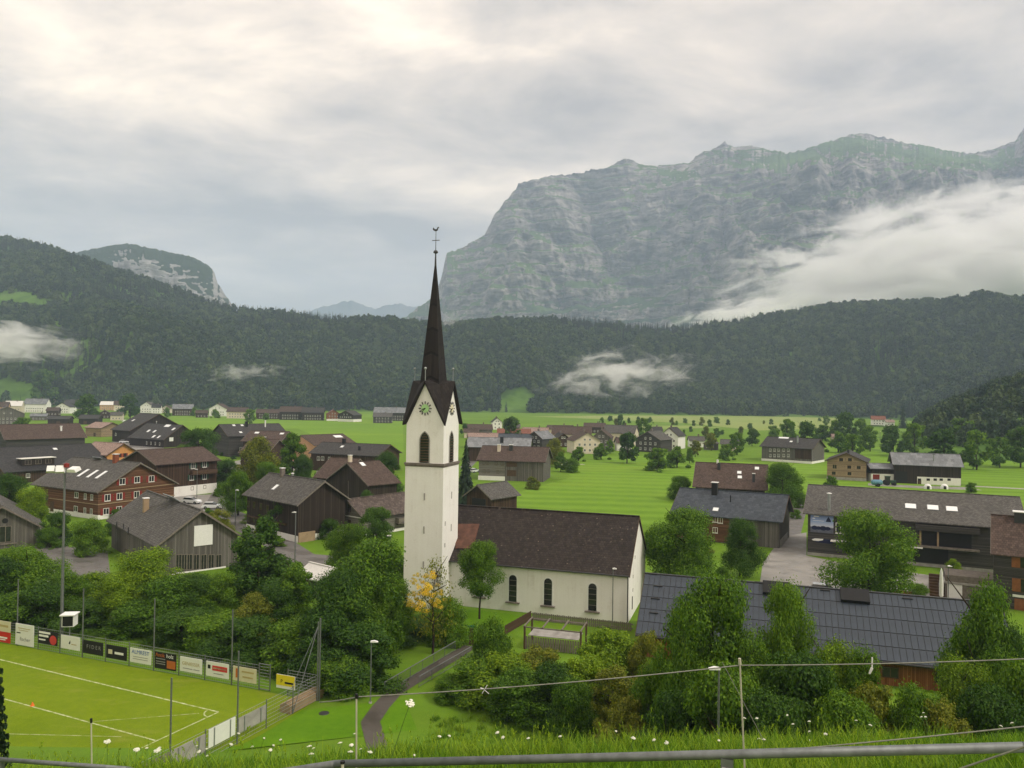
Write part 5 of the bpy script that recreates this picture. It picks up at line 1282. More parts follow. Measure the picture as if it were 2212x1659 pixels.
# gate leaf in the second bay
groot = empty('gate', (E0.x + FD.x * SP * 1.62, E0.y + FD.y * SP * 1.62, 0), math.atan2(FD.y, FD.x)); tag(groot, 'narrow grey tube gate between the white and yellow boards', 'gate')
m = MB(); m.tube((0, 0, 0.1), (0, 0, 2.35), 0.05); m.tube((1.15, 0, 0.1), (1.15, 0, 2.35), 0.05); m.tube((0, 0, 2.3), (1.15, 0, 2.3), 0.045); m.tube((0, 0, 0.15), (1.15, 0, 0.15), 0.045); m.build('frame', MAT['galvanised'], groot)
for j in range(7):
    m = MB(); m.tube((0.02, 0, 0.45 + j*0.27), (1.13, 0, 0.45 + j*0.27), 0.018, n=5); m.build('bar', MAT['grey_metal'], groot)
# braces of the corner post
rt = empty('corner_brace', (E0.x, E0.y, 0), 0); tag(rt, 'two slanting grey stays propping the tall corner post', 'stay')
for k_ in (0.36, 0.62):
    q = GD * (7.0 * k_ + 0.6); m = MB(); m.tube((0, 0, 6.3), (q.x * 0.95, q.y * 0.95, 0.1), 0.035 if k_ < .5 else 0.018, n=6); m.build('stay', MAT['galvanised'], rt)
m = MB(); m.tube((0, 0, -0.5), (0, 0, 6.9), 0.075); o = m.build('post', MAT['galvanised'], rt); o.location = (0.16, 0.02, 0)

def text(par, s_, size, x, z, mat, align='CENTER', y=-0.035):
    cu = bpy.data.curves.new('lettering', 'FONT'); cu.body = s_; cu.size = size; cu.align_x = align; cu.align_y = 'CENTER'; cu.extrude = 0.003
    cu.resolution_u = 3
    tmp = bpy.data.objects.new('tmp', cu); me = bpy.data.meshes.new_from_object(tmp); bpy.data.objects.remove(tmp); me.materials.clear(); me.materials.append(MAT[mat]); o = link('lettering', me, par); o.location = (x, y, z); o.rotation_euler = (math.pi/2, 0, 0); return o
def bar(par, x0, x1, z, hh, mat, name='print'):
    o = link(name, box_mesh(name, x1 - x0, 0.01, hh, mat), par); o.location = ((x0 + x1)/2, -0.032, z)
def board(bay, w, hh, z, mat, label, side=1, start=E0, d=FD, off=0.5, face=-0.1):
    """hung on the pitch side of the fence; local x runs to the viewer's right"""
    p = start + d * (SP * (bay + off)); yaw = math.atan2(d.y, d.x) + math.pi
    nrm = Vector((math.sin(yaw), -math.cos(yaw)))
    o = empty('advertising_board', (p.x + nrm.x * 0.09, p.y + nrm.y * 0.09, z), yaw); tag(o, label, 'advertising board')
    m = MB(); m.box(-w/2, w/2, -0.025, 0.025, -hh/2, hh/2); m.build('panel', MAT[mat], o); return o
plain('board_cream', (0.62, 0.58, 0.40), 0.5, 0.3, 0.06); plain('board_red', (0.55, 0.025, 0.02), 0.5, 0.3, 0.06); plain('board_white', (0.74, 0.75, 0.70), 0.5, 0.3, 0.04); plain('print_blue', (0.03, 0.12, 0.42), 0.5); plain('print_grey', (0.25, 0.25, 0.24), 0.5); plain('print_red', (0.60, 0.05, 0.05), 0.5); plain('print_orange', (0.50, 0.14, 0.03), 0.5); plain('print_tan', (0.45, 0.36, 0.16), 0.5)
b = board(12.2, 2.5, 1.05, 1.72, 'board_cream', 'cream board above a red one at the left end of fence'); bar(b, -0.6, 0.95, 0.05, 0.22, 'print_tan')
b = board(12.2, 2.5, 1.05, 0.64, 'board_red', 'red board with white emblem under the cream board'); bar(b, -0.4, 0.85, -0.05, 0.16, 'white_paint'); bar(b, -0.5, 0.6, -0.25, 0.10, 'white_paint')
m = MB(); m.prism([(-1.1, 0.38), (-0.85, 0.3), (-0.6, -0.25), (-0.85, -0.2)], -0.034, -0.028); m.build('emblem', MAT['white_paint'], b)
b = board(11.1, 2.55, 2.1, 1.22, 'board_white', 'tall white board with grey lettering left of the floodlight mast'); text(b, 'fischer', 0.55, 0.1, -0.45, 'print_grey'); bar(b, -1.1, -0.55, 0.15, 0.10, 'black'); bar(b, -0.9, 0.8, 0.62, 0.07, 'print_tan'); bar(b, -0.8, 0.5, 0.42, 0.05, 'print_tan')
b = board(10.02, 2.6, 1.3, 1.35, 'black', 'black board with white lines and a red disc before the mast')
for z_, x1_, h_2 in ((0.45, 0.35, 0.2), (0.13, 0.1, 0.2), (-0.25, -0.3, 0.14)): bar(b, -1.2, x1_, z_, h_2, 'white_paint')
m = MB(); m.prism([(0.75 + 0.46*math.cos(a), -0.15 + 0.46*math.sin(a)) for a in [i*math.pi/10 for i in range(20)]], -0.036, -0.03); m.build('emblem', MAT['print_red'], b)
b = board(9.0, 2.5, 1.28, 1.25, 'board_white', 'white board with one tiny dark mark right of the mast'); m = MB(); m.prism([(-0.2, -0.1), (0.0, 0.25), (0.05, 0.0), (-0.05, -0.15)], -0.034, -0.028); m.build('emblem', MAT['black'], b); bar(b, 0.15, 0.85, -0.12, 0.08, 'print_tan')
b = board(8.0, 2.55, 1.25, 1.15, 'black', 'black board lettered FIDER in grey'); text(b, 'F I D E R', 0.5, 0.1, 0.05, 'print_grey')
b = board(7.0, 2.55, 1.25, 1.1, 'black', 'black board with a pale square beside white lettering'); bar(b, -1.0, -0.5, 0.0, 0.42, 'board_cream', 'emblem'); bar(b, -0.2, 0.9, -0.05, 0.22, 'white_paint')
b = board(6.0, 2.55, 1.3, 1.15, 'board_white', 'white board with big blue capital lettering'); text(b, 'ALMREST', 0.52, 0.0, 0.32, 'print_blue'); bar(b, -0.9, 0.9, -0.1, 0.05, 'print_grey'); bar(b, -0.9, 0.9, -0.3, 0.05, 'print_grey')
b = board(5.0, 2.5, 1.5, 1.1, 'black', 'black and orange board lettered Antikholz'); text(b, 'Antik', 0.5, -0.62, 0.48, 'print_orange'); text(b, 'holz', 0.5, 0.55, 0.48, 'white_paint')
for z_ in (0.15, -0.1, -0.3): bar(b, -1.1, 0.0, z_, 0.08, 'print_grey')
bar(b, 0.2, 1.2, -0.25, 0.7, 'print_orange', 'picture')
b = board(4.0, 2.5, 1.3, 1.15, 'board_white', 'white board with tan serif lettering right of the orange board'); text(b, 'GENIESSER', 0.42, 0.0, 0.08, 'print_tan'); bar(b, -0.9, 0.2, -0.35, 0.06, 'print_grey'); bar(b, 0.3, 1.0, -0.35, 0.06, 'print_grey')
b = board(3.0, 2.5, 1.3, 1.15, 'board_white', 'white board with a red lettered block'); bar(b, -0.55, 1.1, 0.12, 0.45, 'print_red'); bar(b, -0.45, 1.0, 0.12, 0.12, 'board_cream', 'lettering'); bar(b, -1.05, -0.75, 0.18, 0.34, 'black', 'emblem'); bar(b, -0.4, 0.7, -0.35, 0.06, 'print_grey')
b = board(2.0, 2.5, 1.25, 1.15, 'board_cream', 'cream board with a brown figure left of the gate'); bar(b, -0.95, -0.75, 0.05, 0.8, 'print_orange', 'emblem'); bar(b, -0.3, 1.0, 0.25, 0.14, 'print_tan'); bar(b, -0.2, 0.9, -0.2, 0.14, 'print_tan')
b = board(0.55, 1.9, 1.15, 1.15, 'board_white', 'yellow and white board right of the gate'); bar(b, -0.95, 0.95, 0.12, 0.9, 'yellow_paint', 'yellow_field'); text(b, 'P', 0.42, -0.4, 0.02, 'black', y=-0.045); bar2 = link('lettering', box_mesh('lettering', 0.85, 0.01, 0.16, 'black'), b); bar2.location = (0.35, -0.042, -0.06)
# backs of boards on the second fence
def back_board(bay, w, hh, z, mat, label, off=0.5):
    p = G0 + GD * (SP * (bay + off)); o = empty('advertising_board', (p.x, p.y, z), math.atan2(GD.y, GD.x)); tag(o, label, 'advertising board')
    m = MB(); m.box(-w/2, w/2, -0.03, 0.03, -hh/2, hh/2); m.build('panel', MAT[mat], o)
    for q in (-1, 1): bb = link('batten', box_mesh('batten', 0.08, 0.05, hh, 'grey_metal'), o); bb.location = (q * w * 0.3, 0.055, 0)
back_board(2, 2.8, 1.1, 1.3, 'concrete', 'grey back of a board near the corner post')
back_board(3, 2.5, 1.3, 1.45, 'board_white', 'white board seen from behind on the near fence')
back_board(4, 2.9, 1.2, 1.35, 'concrete', 'long grey board back below the white one')
back_board(5, 2.95, 1.2, 1.35, 'timber_grey', 'weathered board back at the near end of the fence')
# little hut on a post by the fence
o = empty('scoreboard_box', tuple(E0 + FD * (SP * 10.0) + Vector((0.4, 0.9))) + (0,), math.atan2(FD.y, FD.x) + math.pi + 0.5); tag(o, 'white box on a post above the fence beside the mast', 'box')
m = MB(); m.box(-0.55, 0.55, -0.5, 0.5, 2.45, 3.55); m.build('case', MAT['white_paint'], o); m = MB(); m.box(-0.7, 0.7, -0.7, 0.6, 3.56, 3.66); m.build('lid', MAT['white_paint'], o); m = MB(); m.box(-0.48, 0.48, -0.52, -0.505, 2.52, 3.48); m.build('opening', MAT['black'], o); m = MB(); m.tube((0, 0, 0), (0, 0, 2.45), 0.06); m.build('post', MAT['grey_metal'], o)
# floodlight mast
fp = un(114, 1406); o = empty('floodlight_mast', (fp.x + 0.3, fp.y + 0.9, 0), 0); tag(o, 'tall grey floodlight mast with white lamps', 'floodlight')
m = MB(); m.tube((0, 0, 0), (0, 0, 17.6), 0.17, 0.09, 10); m.build('mast', MAT['galvanised'], o)
for z_ in (2.2, 5, 8, 11, 13.5): m = MB(); m.tube((-0.25, 0, z_), (0.25, 0, z_), 0.02, n=5); m.build('rung', MAT['galvanised'], o)
m = MB(); m.box(-1.5, 1.6, -0.06, 0.06, 17.45, 17.6); m.build('crossbar', MAT['galvanised'], o)
for x_, s_, tl in ((-1.3, 0.9, 55), (-0.35, 1.0, 60), (1.0, 1.15, 18)):
    m = MB(); m.prism([(-0.45*s_, -0.15), (0.45*s_, -0.15), (0.36*s_, 0.18), (-0.36*s_, 0.18)], -0.35*s_, 0.35*s_); l_ = m.build('lamp_head', MAT['white_paint'], o); l_.location = (x_, -0.2, 17.8); l_.rotation_euler = (R(tl), 0, R(20 if x_ < 0 else -10))
m = MB(); m.lathe([(0.001, 0.0), (0.26, 0.06), (0.26, 0.4), (0.001, 0.5)]); s_ = m.build('beacon', MAT['red_paint'], o); s_.location = (0.15, 0, 17.95)

# ---- lamp posts
def lamp(base, hgt, dirx, label, r=0.05, z0=0.0, head=0.62):
    o = empty('lamp_post', (base[0], base[1], z0)); tag(o, label, 'lamp post')
    m = MB(); m.tube((0, 0, -0.4), (0, 0, hgt), r * 1.25, r * 0.9, 8); m.build('pole', MAT['galvanised'], o)
    m = MB(); m.tube((0, 0, -0.05), (0, 0, 0.12), 0.16, 0.14, 10); m.build('foot', MAT['concrete'], o)
    m = MB(); m.prism([(0, 0), (0.0, 0.10), (dirx*head*0.5, 0.15), (dirx*head, 0.06), (dirx*head, 0.0)], -0.12, 0.12, 0, Matrix.Translation((-dirx*0.06, 0, hgt - 0.03))); m.build('lamp_head', MAT['white_paint'], o)
    return o
p = un(800, 1519); lamp(p, 5.1, 1, 'slim lamp post with white head beside the lower path')
p = atY(1553, 1445, 43.0); lamp((p.x, p.y), 4.9, -1, 'lamp post with white head on the bank before the right trees', z0=p.z - 4.9, r=0.06)
p = un(637, 1216); lamp(p, 7.6, -1, 'tall lamp post before the dark brown farmhouse', r=0.08)
p = un(508, 1139); lamp(p, 7.0, 1, 'lamp post between car park and farmhouse', r=0.07)
p = un(425, 1078); lamp(p, 7.0, -1, 'lamp post in front of the chalet with white ground floor', r=0.06)
p = un(1323, 1352); lamp(p, 6.4, 1, 'thin churchyard lamp post before the nave wall', r=0.05, head=0.45)
p = un(843, 1228); lamp(p, 4.8, -1, 'short lamp post left of the tower foot')
p = atY(1881, 1256, 92); lamp((p.x, p.y), 3.0, 1, 'small lamp post behind the hall ridge', head=0.4)
p = un(2048, 1318); lamp(p, 5.4, 1, 'lamp post beside the closed parasol', head=0.5)
p = un(1901, 951); lamp(p, 5.5, 1, 'lone white pole at the far edge of the right meadow', r=0.12)

# ---- footbridge railings
def railing(a, b, hgt, label, step=0.22):
    a, b = Vector(a[:2]), Vector(b[:2]); L = (b - a).length; o = empty('bridge_railing', (a.x, a.y, 0), math.atan2(b.y - a.y, b.x - a.x)); tag(o, label, 'railing')
    m = MB(); m.tube((0, 0, hgt), (L, 0, hgt), 0.045); m.build('handrail', MAT['galvanised'], o)
    m = MB(); m.tube((0, 0, 0.14), (L, 0, 0.14), 0.025); m.build('lower_rail', MAT['galvanised'], o)
    m = MB(); m.tube((0, 0, -0.3), (0, 0, hgt), 0.03, n=6); pme_ = m.mesh('post', MAT['galvanised']); m = MB(); m.tube((0, 0, 0.14), (0, 0, hgt), 0.016, n=4, cap=False); bme_ = m.mesh('baluster', MAT['galvanised'])
    n = int(L / 2.0)
    for i in range(n + 1): q = link('post', pme_, o); q.location = (L * i / n, 0, 0)
    for i in range(1, int(L / step)):
        q = link('baluster', bme_, o); q.location = (i * step, 0, 0)
railing(un(830, 1499), un(983, 1407), 1.0, 'grey railing on the left side of the footbridge')
railing(un(905, 1486), un(1031, 1411), 1.0, 'grey railing on the right side of the footbridge')

# ---- churchyard: board fence, pergola, small things
def picket(a, b, hgt, mat, label, step=0.22, w=0.16, name='picket_fence'):
    a, b = Vector(a[:2]), Vector(b[:2]); L = (b - a).length; o = empty(name, (a.x, a.y, 0), math.atan2(b.y - a.y, b.x - a.x)); tag(o, label, 'fence')
    for z_ in (0.25, hgt - 0.2): m = MB(); m.box(0, L, 0.02, 0.07, z_, z_ + 0.09); m.build('rail', MAT[mat], o)
    me_ = box_mesh('picket', w, 0.03, hgt, mat)
    for i in range(int(L / step)): q = link('picket', me_, o); q.location = (i * step + w/2, 0, hgt/2 + 0.02 * ((i * 5) % 3))
picket(un(1150, 1340), un(1368, 1364), 0.9, 'timber_grey', 'weathered board fence along the foot of the nave')
picket(un(1090, 1372), un(1148, 1338), 1.0, 'timber', 'dark board fence climbing to the nave corner')
o = empty('pergola', tuple(un(1200, 1398)), R(-16)); tag(o, 'open grey timber pergola over a slatted bin enclosure below the nave', 'pergola')
for x_ in (-2.9, 2.9):
    for y_ in (-1.5, 1.5): m = MB(); m.box(x_ - 0.09, x_ + 0.09, y_ - 0.09, y_ + 0.09, 0, 2.3); m.build('post', MAT['timber'], o)
for x_ in (-2.9, -1.0, 1.0, 2.9): m = MB(); m.box(x_ - 0.06, x_ + 0.06, -1.7, 1.7, 2.3, 2.42); m.build('rafter', MAT['timber_grey'], o)
for y_ in (-1.5, 1.5): m = MB(); m.box(-3.05, 3.05, y_ - 0.06, y_ + 0.06, 2.18, 2.29); m.build('beam', MAT['timber_grey'], o)
for i in range(22):
    q = link('slat', box_mesh('slat_v', 0.18, 0.03, 1.25, 'timber_grey'), o); q.location = (-2.7 + i * 0.255, -1.55, 0.7)
m = MB(); m.box(-2.6, 2.6, -1.2, 1.2, 1.3, 1.36); m.build('cover', MAT['concrete'], o)
o = empty('bin_post', tuple(un(1018, 1392)), 0); tag(o, 'dark post with a green sign by the churchyard path', 'post'); m = MB(); m.box(-0.25, 0.25, -0.2, 0.2, 0, 1.7); m.build('post', MAT['timber'], o); m = MB(); m.box(-0.7, 0.5, -0.05, 0.05, 1.75, 1.95); m.build('sign', MAT['green_paint'], o)
o = empty('timber_stack', tuple(un(652, 1522)), math.atan2(GD.y, GD.x)); tag(o, 'heap of brown planks behind the near fence corner', 'planks')
for i in range(7): m = MB(); m.box(-2.2 + 0.2 * (i % 3), 2.0, -0.55 + 0.16 * i, -0.42 + 0.16 * i, 0.0, 0.9 - 0.08 * abs(i - 3)); m.build('plank', MAT['timber_tan'], o)
# terrace stairs block and planter beside the right house
o = empty('terrace', tuple(un(2100, 1290)), HP['poster'][2]); tag(o, 'stone terrace block with white door and planted edge beside right house', 'terrace')
m = MB(); m.box(-3.2, 3.0, -2.0, 2.6, 0, 3.0); m.build('wall', MAT['timber_grey'], o); m = MB(); m.box(-3.4, 3.2, -2.2, 2.8, 1.9, 2.15); m.build('coping', MAT['concrete'], o); m = MB(); m.box(-3.0, -1.3, -2.05, -1.98, 0, 1.85); m.build('door', MAT['white_paint'], o)
m = MB()
for i in range(8): m.box(-5.0, -3.25, -2.0 + 0.4*i, -1.6 + 0.4*i, 0, 0.25 + 0.3*i)
m.build('steps', MAT['timber'], o)
o = empty('parasol', tuple(un(2033, 1306)), 0); tag(o, 'tall closed grey-white parasol on the forecourt terrace', 'parasol')
m = MB(); m.tube((0, 0, 0), (0, 0, 4.6), 0.035); m.build('pole', MAT['grey_metal'], o); m = MB(); m.lathe([(0.06, 0.9), (0.24, 1.1), (0.26, 2.6), (0.16, 4.1), (0.03, 4.65)], n=10); m.build('canopy', MAT['board_white'], o)
o = empty('bench', tuple(un(1945, 1304)), HP['poster'][2]); tag(o, 'orange-brown wooden bench on the terrace by the round tree', 'bench')
m = MB(); m.box(-1.3, 1.3, -0.3, 0.3, 0.42, 0.5); m.build('seat', MAT['timber_rust'], o); m = MB(); m.box(-1.3, 1.3, 0.27, 0.34, 0.5, 1.6); m.build('backrest', MAT['timber_rust'], o)
for x_ in (-1.1, 1.1): m = MB(); m.box(x_ - 0.06, x_ + 0.06, -0.25, 0.25, 0, 0.42); m.build('leg', MAT['timber_rust'], o)

# ---- cars and farm machines
plain('car_white', (0.72, 0.74, 0.76), 0.25, 0.6, 0.03); plain('car_silver', (0.40, 0.42, 0.44), 0.25, 0.6, 0.03); plain('tyre', (0.015, 0.015, 0.015), 0.9)
def car(base, rz, mat, label):
    o = empty('parked_car', (base[0], base[1], 0.012), rz); tag(o, label, 'car')
    pr = [(-2.1, 0.35), (-2.15, 0.75), (-1.95, 0.95), (-1.45, 1.02), (-0.95, 1.0), (0.85, 0.98), (1.6, 0.90), (2.05, 0.72), (2.1, 0.38)]
    m = MB(); m.prism(pr, -0.86, 0.86); m.build('body', MAT[mat], o)
    A = [(-1.75, 0.98), (-1.45, 1.42), (0.05, 1.45), (0.95, 0.98)]
    m = MB(); m.v += [(x, -0.82 + (0.16 if z > 1.2 else 0), z) for x, z in A] + [(x, 0.82 - (0.16 if z > 1.2 else 0), z) for x, z in A]
    for f in ((0,1,2,3), (7,6,5,4), (0,4,5,1), (2,6,7,3)): m.f.append(f); m.m.append(0)
    m.build('windows', MAT['pane'], o)
    m = MB(); m.box(-1.5, 0.08, -0.68, 0.68, 1.425, 1.475); m.build('car_roof', MAT[mat], o)
    for x_ in (-1.3, 1.3):
        for y_ in (-0.8, 0.8):
            m = MB(); m.tube((0, -0.1, 0), (0, 0.1, 0), 0.33, n=14); w_ = m.build('wheel', MAT['tyre'], o); w_.location = (x_, y_, 0.33)
            m = MB(); m.tube((0, -0.115, 0), (0, 0.115, 0), 0.19, n=10); m.build('rim', MAT['galvanised'], w_)
    for y_ in (-0.62, 0.62):
        q = link('headlight', box_mesh('headlight', 0.08, 0.3, 0.14, 'white_paint'), o); q.location = (2.06, y_, 0.68)
        q = link('tail_light', box_mesh('tail_light', 0.06, 0.22, 0.2, 'red_paint'), o); q.location = (-2.12, y_, 0.8)
car(un(414, 1088), R(-12), 'car_white', 'white car parked in front of the chalet with white ground floor')
car(un(459, 1099), R(8), 'car_white', 'white car parked near the car park exit')
car(un(268, 957), R(20), 'car_white', 'white car before the dark low farmhouse wing')
car(un(1024, 1021), R(60), 'car_white', 'white car beside the meadow farmhouse behind the tower')
car(un(1782, 1286), R(-24), 'car_silver', 'silver car parked behind the hall ridge')
car(un(114, 1262), R(-60), 'car_white', 'white car half hidden at the yard by the pitch trees')
o = empty('slurry_tanker', tuple(un(1894, 1051)), R(-8)); tag(o, 'pale blue slurry tanker in the farm yard', 'trailer')
m = MB(); m.lathe([(0.001, -1.6), (0.55, -1.5), (0.8, -1.2), (0.8, 1.2), (0.55, 1.5), (0.001, 1.6)], n=14); q = m.build('tank', MAT['blue_paint'], o); q.rotation_euler = (0, math.pi/2, 0); q.location = (0, 0, 1.25)
for y_ in (-0.85, 0.85): m = MB(); m.tube((0, -0.15, 0), (0, 0.15, 0), 0.5, n=12); q = m.build('wheel', MAT['tyre'], o); q.location = (0.2, y_, 0.5)
o = empty('tractor', tuple(un(1920, 1048)), R(-8)); tag(o, 'dark green tractor with cab beside the slurry tanker', 'tractor')
m = MB(); m.box(0.1, 1.9, -0.45, 0.45, 0.7, 1.5); m.build('bonnet', MAT['green_dark'], o); m = MB(); m.box(-1.0, 0.15, -0.7, 0.7, 0.8, 2.6); m.build('cab', MAT['pane'], o); m = MB(); m.box(-1.1, 0.25, -0.78, 0.78, 2.6, 2.72); m.build('cab_roof', MAT['green_dark'], o)
for x_, r_ in ((-0.7, 0.78), (1.4, 0.5)):
    for y_ in (-0.8, 0.8): m = MB(); m.tube((0, -0.2, 0), (0, 0.2, 0), r_, n=14); q = m.build('wheel', MAT['tyre'], o); q.location = (x_, y_, r_)
for i, (vx, lab) in enumerate(((2004, 'white calf hutch, first of two before the stable wall'), (2040, 'white calf hutch, second of two before the stable wall'))):
    o = empty('calf_hutch', tuple(un(vx, 1056)), R(-20)); tag(o, lab, 'calf hutch')
    m = MB(); m.lathe([(1.05, 0.0), (1.0, 0.7), (0.7, 1.25), (0.2, 1.45), (0.001, 1.48)], n=14); m.build('shell', MAT['white_paint'], o); m = MB(); m.box(-0.35, 0.35, -1.1, -0.8, 0.0, 0.9); m.build('opening', MAT['black'], o)

# ================================================================== TREES AND SHRUBS
CR = {}
for nm, mt, sd, n, sz, sh, lb in (
    ('round_mid', 'leaf_mid', 1, 34000, 0.023, 'round', 46), ('round_dark', 'leaf_dark', 2, 21000, 0.030, 'round', 38), ('egg_mid', 'leaf_mid', 3, 34000, 0.023, 'multi', 46), ('egg_mid2', 'leaf_mid', 33, 34000, 0.023, 'egg', 40),
    ('egg_dark', 'leaf_dark', 4, 34000, 0.023, 'egg', 42), ('egg_bright', 'leaf_bright', 5, 34000, 0.023, 'multi', 44), ('tall_dark', 'leaf_dark', 6, 19000, 0.030, 'tall', 44),
    ('tall_mid', 'leaf_mid', 7, 19000, 0.030, 'tall', 44), ('bush_mid', 'leaf_mid', 8, 20000, 0.031, 'bush', 40), ('bush_bright', 'leaf_bright', 9, 20000, 0.031, 'bush', 40),
    ('bush_dark', 'leaf_dark', 10, 20000, 0.031, 'bush', 36), ('bush_olive', 'leaf_olive', 12, 19000, 0.030, 'bush', 36), ('egg_olive', 'leaf_olive', 13, 20000, 0.031, 'egg', 38),
    ('birch', 'leaf_olive', 14, 1500, 0.034, 'egg', 36), ('birch_yellow', 'leaf_yellow', 15, 1900, 0.04, 'bush', 12), ('purple', 'leaf_purple', 16, 700, 0.05, 'egg', 12),
    ('far_mid', 'leaf_mid', 17, 3800, 0.075, 'round', 22), ('far_dark', 'leaf_dark', 18, 3800, 0.075, 'egg', 22), ('far_tall', 'leaf_mid', 19, 3800, 0.07, 'tall', 26), ('far_olive', 'leaf_olive', 20, 3800, 0.075, 'egg', 22), ('far_bush', 'leaf_mid', 21, 3200, 0.085, 'bush', 18)):
    CR[nm] = crown_mesh('crown', mt, sd, n, sz, sh, lb)
CR['spruce'] = needle_mesh('crown', 'leaf_needle', 30, 34, 22)
_c, _r = [], []
_g = random.Random(3)
for i_ in range(24):          # young spruce: needle sprays along whorled branches
    h_4 = 0.05 + 0.93 * i_ / 24
    for j_ in range(9):
        a_4 = j_ * 0.698 + i_ * 0.5; L_4 = 0.24 * (1 - h_4) ** 0.85 * _g.uniform(0.75, 1.1) + 0.01
        for k_4 in range(4):
            f_4 = (k_4 + 0.6) / 4; _c.append((L_4 * f_4 * math.cos(a_4), L_4 * f_4 * math.sin(a_4), h_4 - 0.25 * L_4 * f_4)); _r.append(0.012 + 0.03 * L_4)
_V, _F = leaf_cloud(_c, _r, 15000, 0.022, np.random.default_rng(77))
CR['spruce_near'] = np_mesh('crown', _V, _F, MAT['leaf_needle'])
CR['spruce_far'] = needle_mesh('crown', 'leaf_needle', 31, 20, 14)
def trunk_mesh(seed, stems=1):
    """unit height, tapered, with limbs reaching into the crown"""
    rng = random.Random(seed); m = MB()
    for s in range(stems):
        a0 = rng.random() * 6.28; lean = 0.0 if stems == 1 else 0.18
        pts = [Vector((0, 0, 0)) if stems == 1 else Vector((0.05 * math.cos(a0), 0.05 * math.sin(a0), 0))]
        for k in range(1, 6): pts.append(Vector((lean * math.cos(a0) * k / 5 + rng.gauss(0, 0.012), lean * math.sin(a0) * k / 5 + rng.gauss(0, 0.012), k / 5 * (0.86 if stems == 1 else 0.7))))
        r = 0.030 if stems == 1 else 0.014
        for k in range(5): m.tube(pts[k], pts[k+1], r * (1 - k * 0.17), r * (1 - (k + 1) * 0.17), 7, cap=False)
        for k in range(9):
            b = pts[2 + k % 4]; a = rng.random() * 6.28; l = rng.uniform(0.18, 0.32)
            e = b + Vector((math.cos(a) * l, math.sin(a) * l, l * rng.uniform(0.3, 0.9))); m.tube(b, e, 0.010, 0.003, 5, cap=False)
    return m.mesh('trunk', MAT['bark'], True)
_m = MB(); _m.tube((0, 0, 0), (0, 0, 0.95), 0.03, 0.004, 8); TK = {0: _m.mesh('trunk', MAT['bark']), 1: trunk_mesh(1), 2: trunk_mesh(2), 4: trunk_mesh(3, 4), 5: trunk_mesh(4, 5)}
def tree(vx, vtop, hw, Y, kind, label, name=None, cat=None, clear=None, group=None, stretch=1.0, zb=None, rot=None, natural=False):
    """vx, vtop: sight line to the crown's top; hw: half width as seen; Y: distance"""
    if kind.startswith('far_') or natural:   # keep natural proportions: base of the crown about 2.4 half-widths below its top
        base = vtop + (1.9 if 'bush' in kind else 2.5) * hw; Y = min(max(43238.0 / max(8.0, base - 850.0 - (vx - 1106) * 0.014), Y * 0.7), Y * 1.45)
    p = atY(vx, vtop, Y); z0 = float(ground_z(p.x, p.y)) if zb is None else zb
    ht = max(0.8, p.z - z0); w = 2 * hw * Y / F
    bush = 'bush' in kind
    name = name or ('shrub' if bush else ('spruce' if 'spruce' in kind else 'leafy_tree')); cat = cat or ('shrub' if bush else 'tree')
    o = empty(name, (p.x, p.y, z0 - 0.05), rot if rot is not None else random.random() * 6.283); tag(o, label, cat, group)
    clear = (0.0 if bush else (0.06 if 'spruce' in kind else 0.16)) if clear is None else clear
    c = link('crown', CR[kind], o); c.location = (0, 0, ht * clear); sx = w if 'spruce' not in kind else w / 0.5
    c.scale = (sx, sx, ht * (1 - clear) * 1.02)
    t = link('trunk', TK[0 if 'spruce' in kind else 4 if bush else (1 if len(label) % 2 else 2)], o); t.scale = (max(w * 0.9, ht * 0.5),) * 2 + (ht * (0.8 if bush else 0.95),)
    return o
K = 1.13
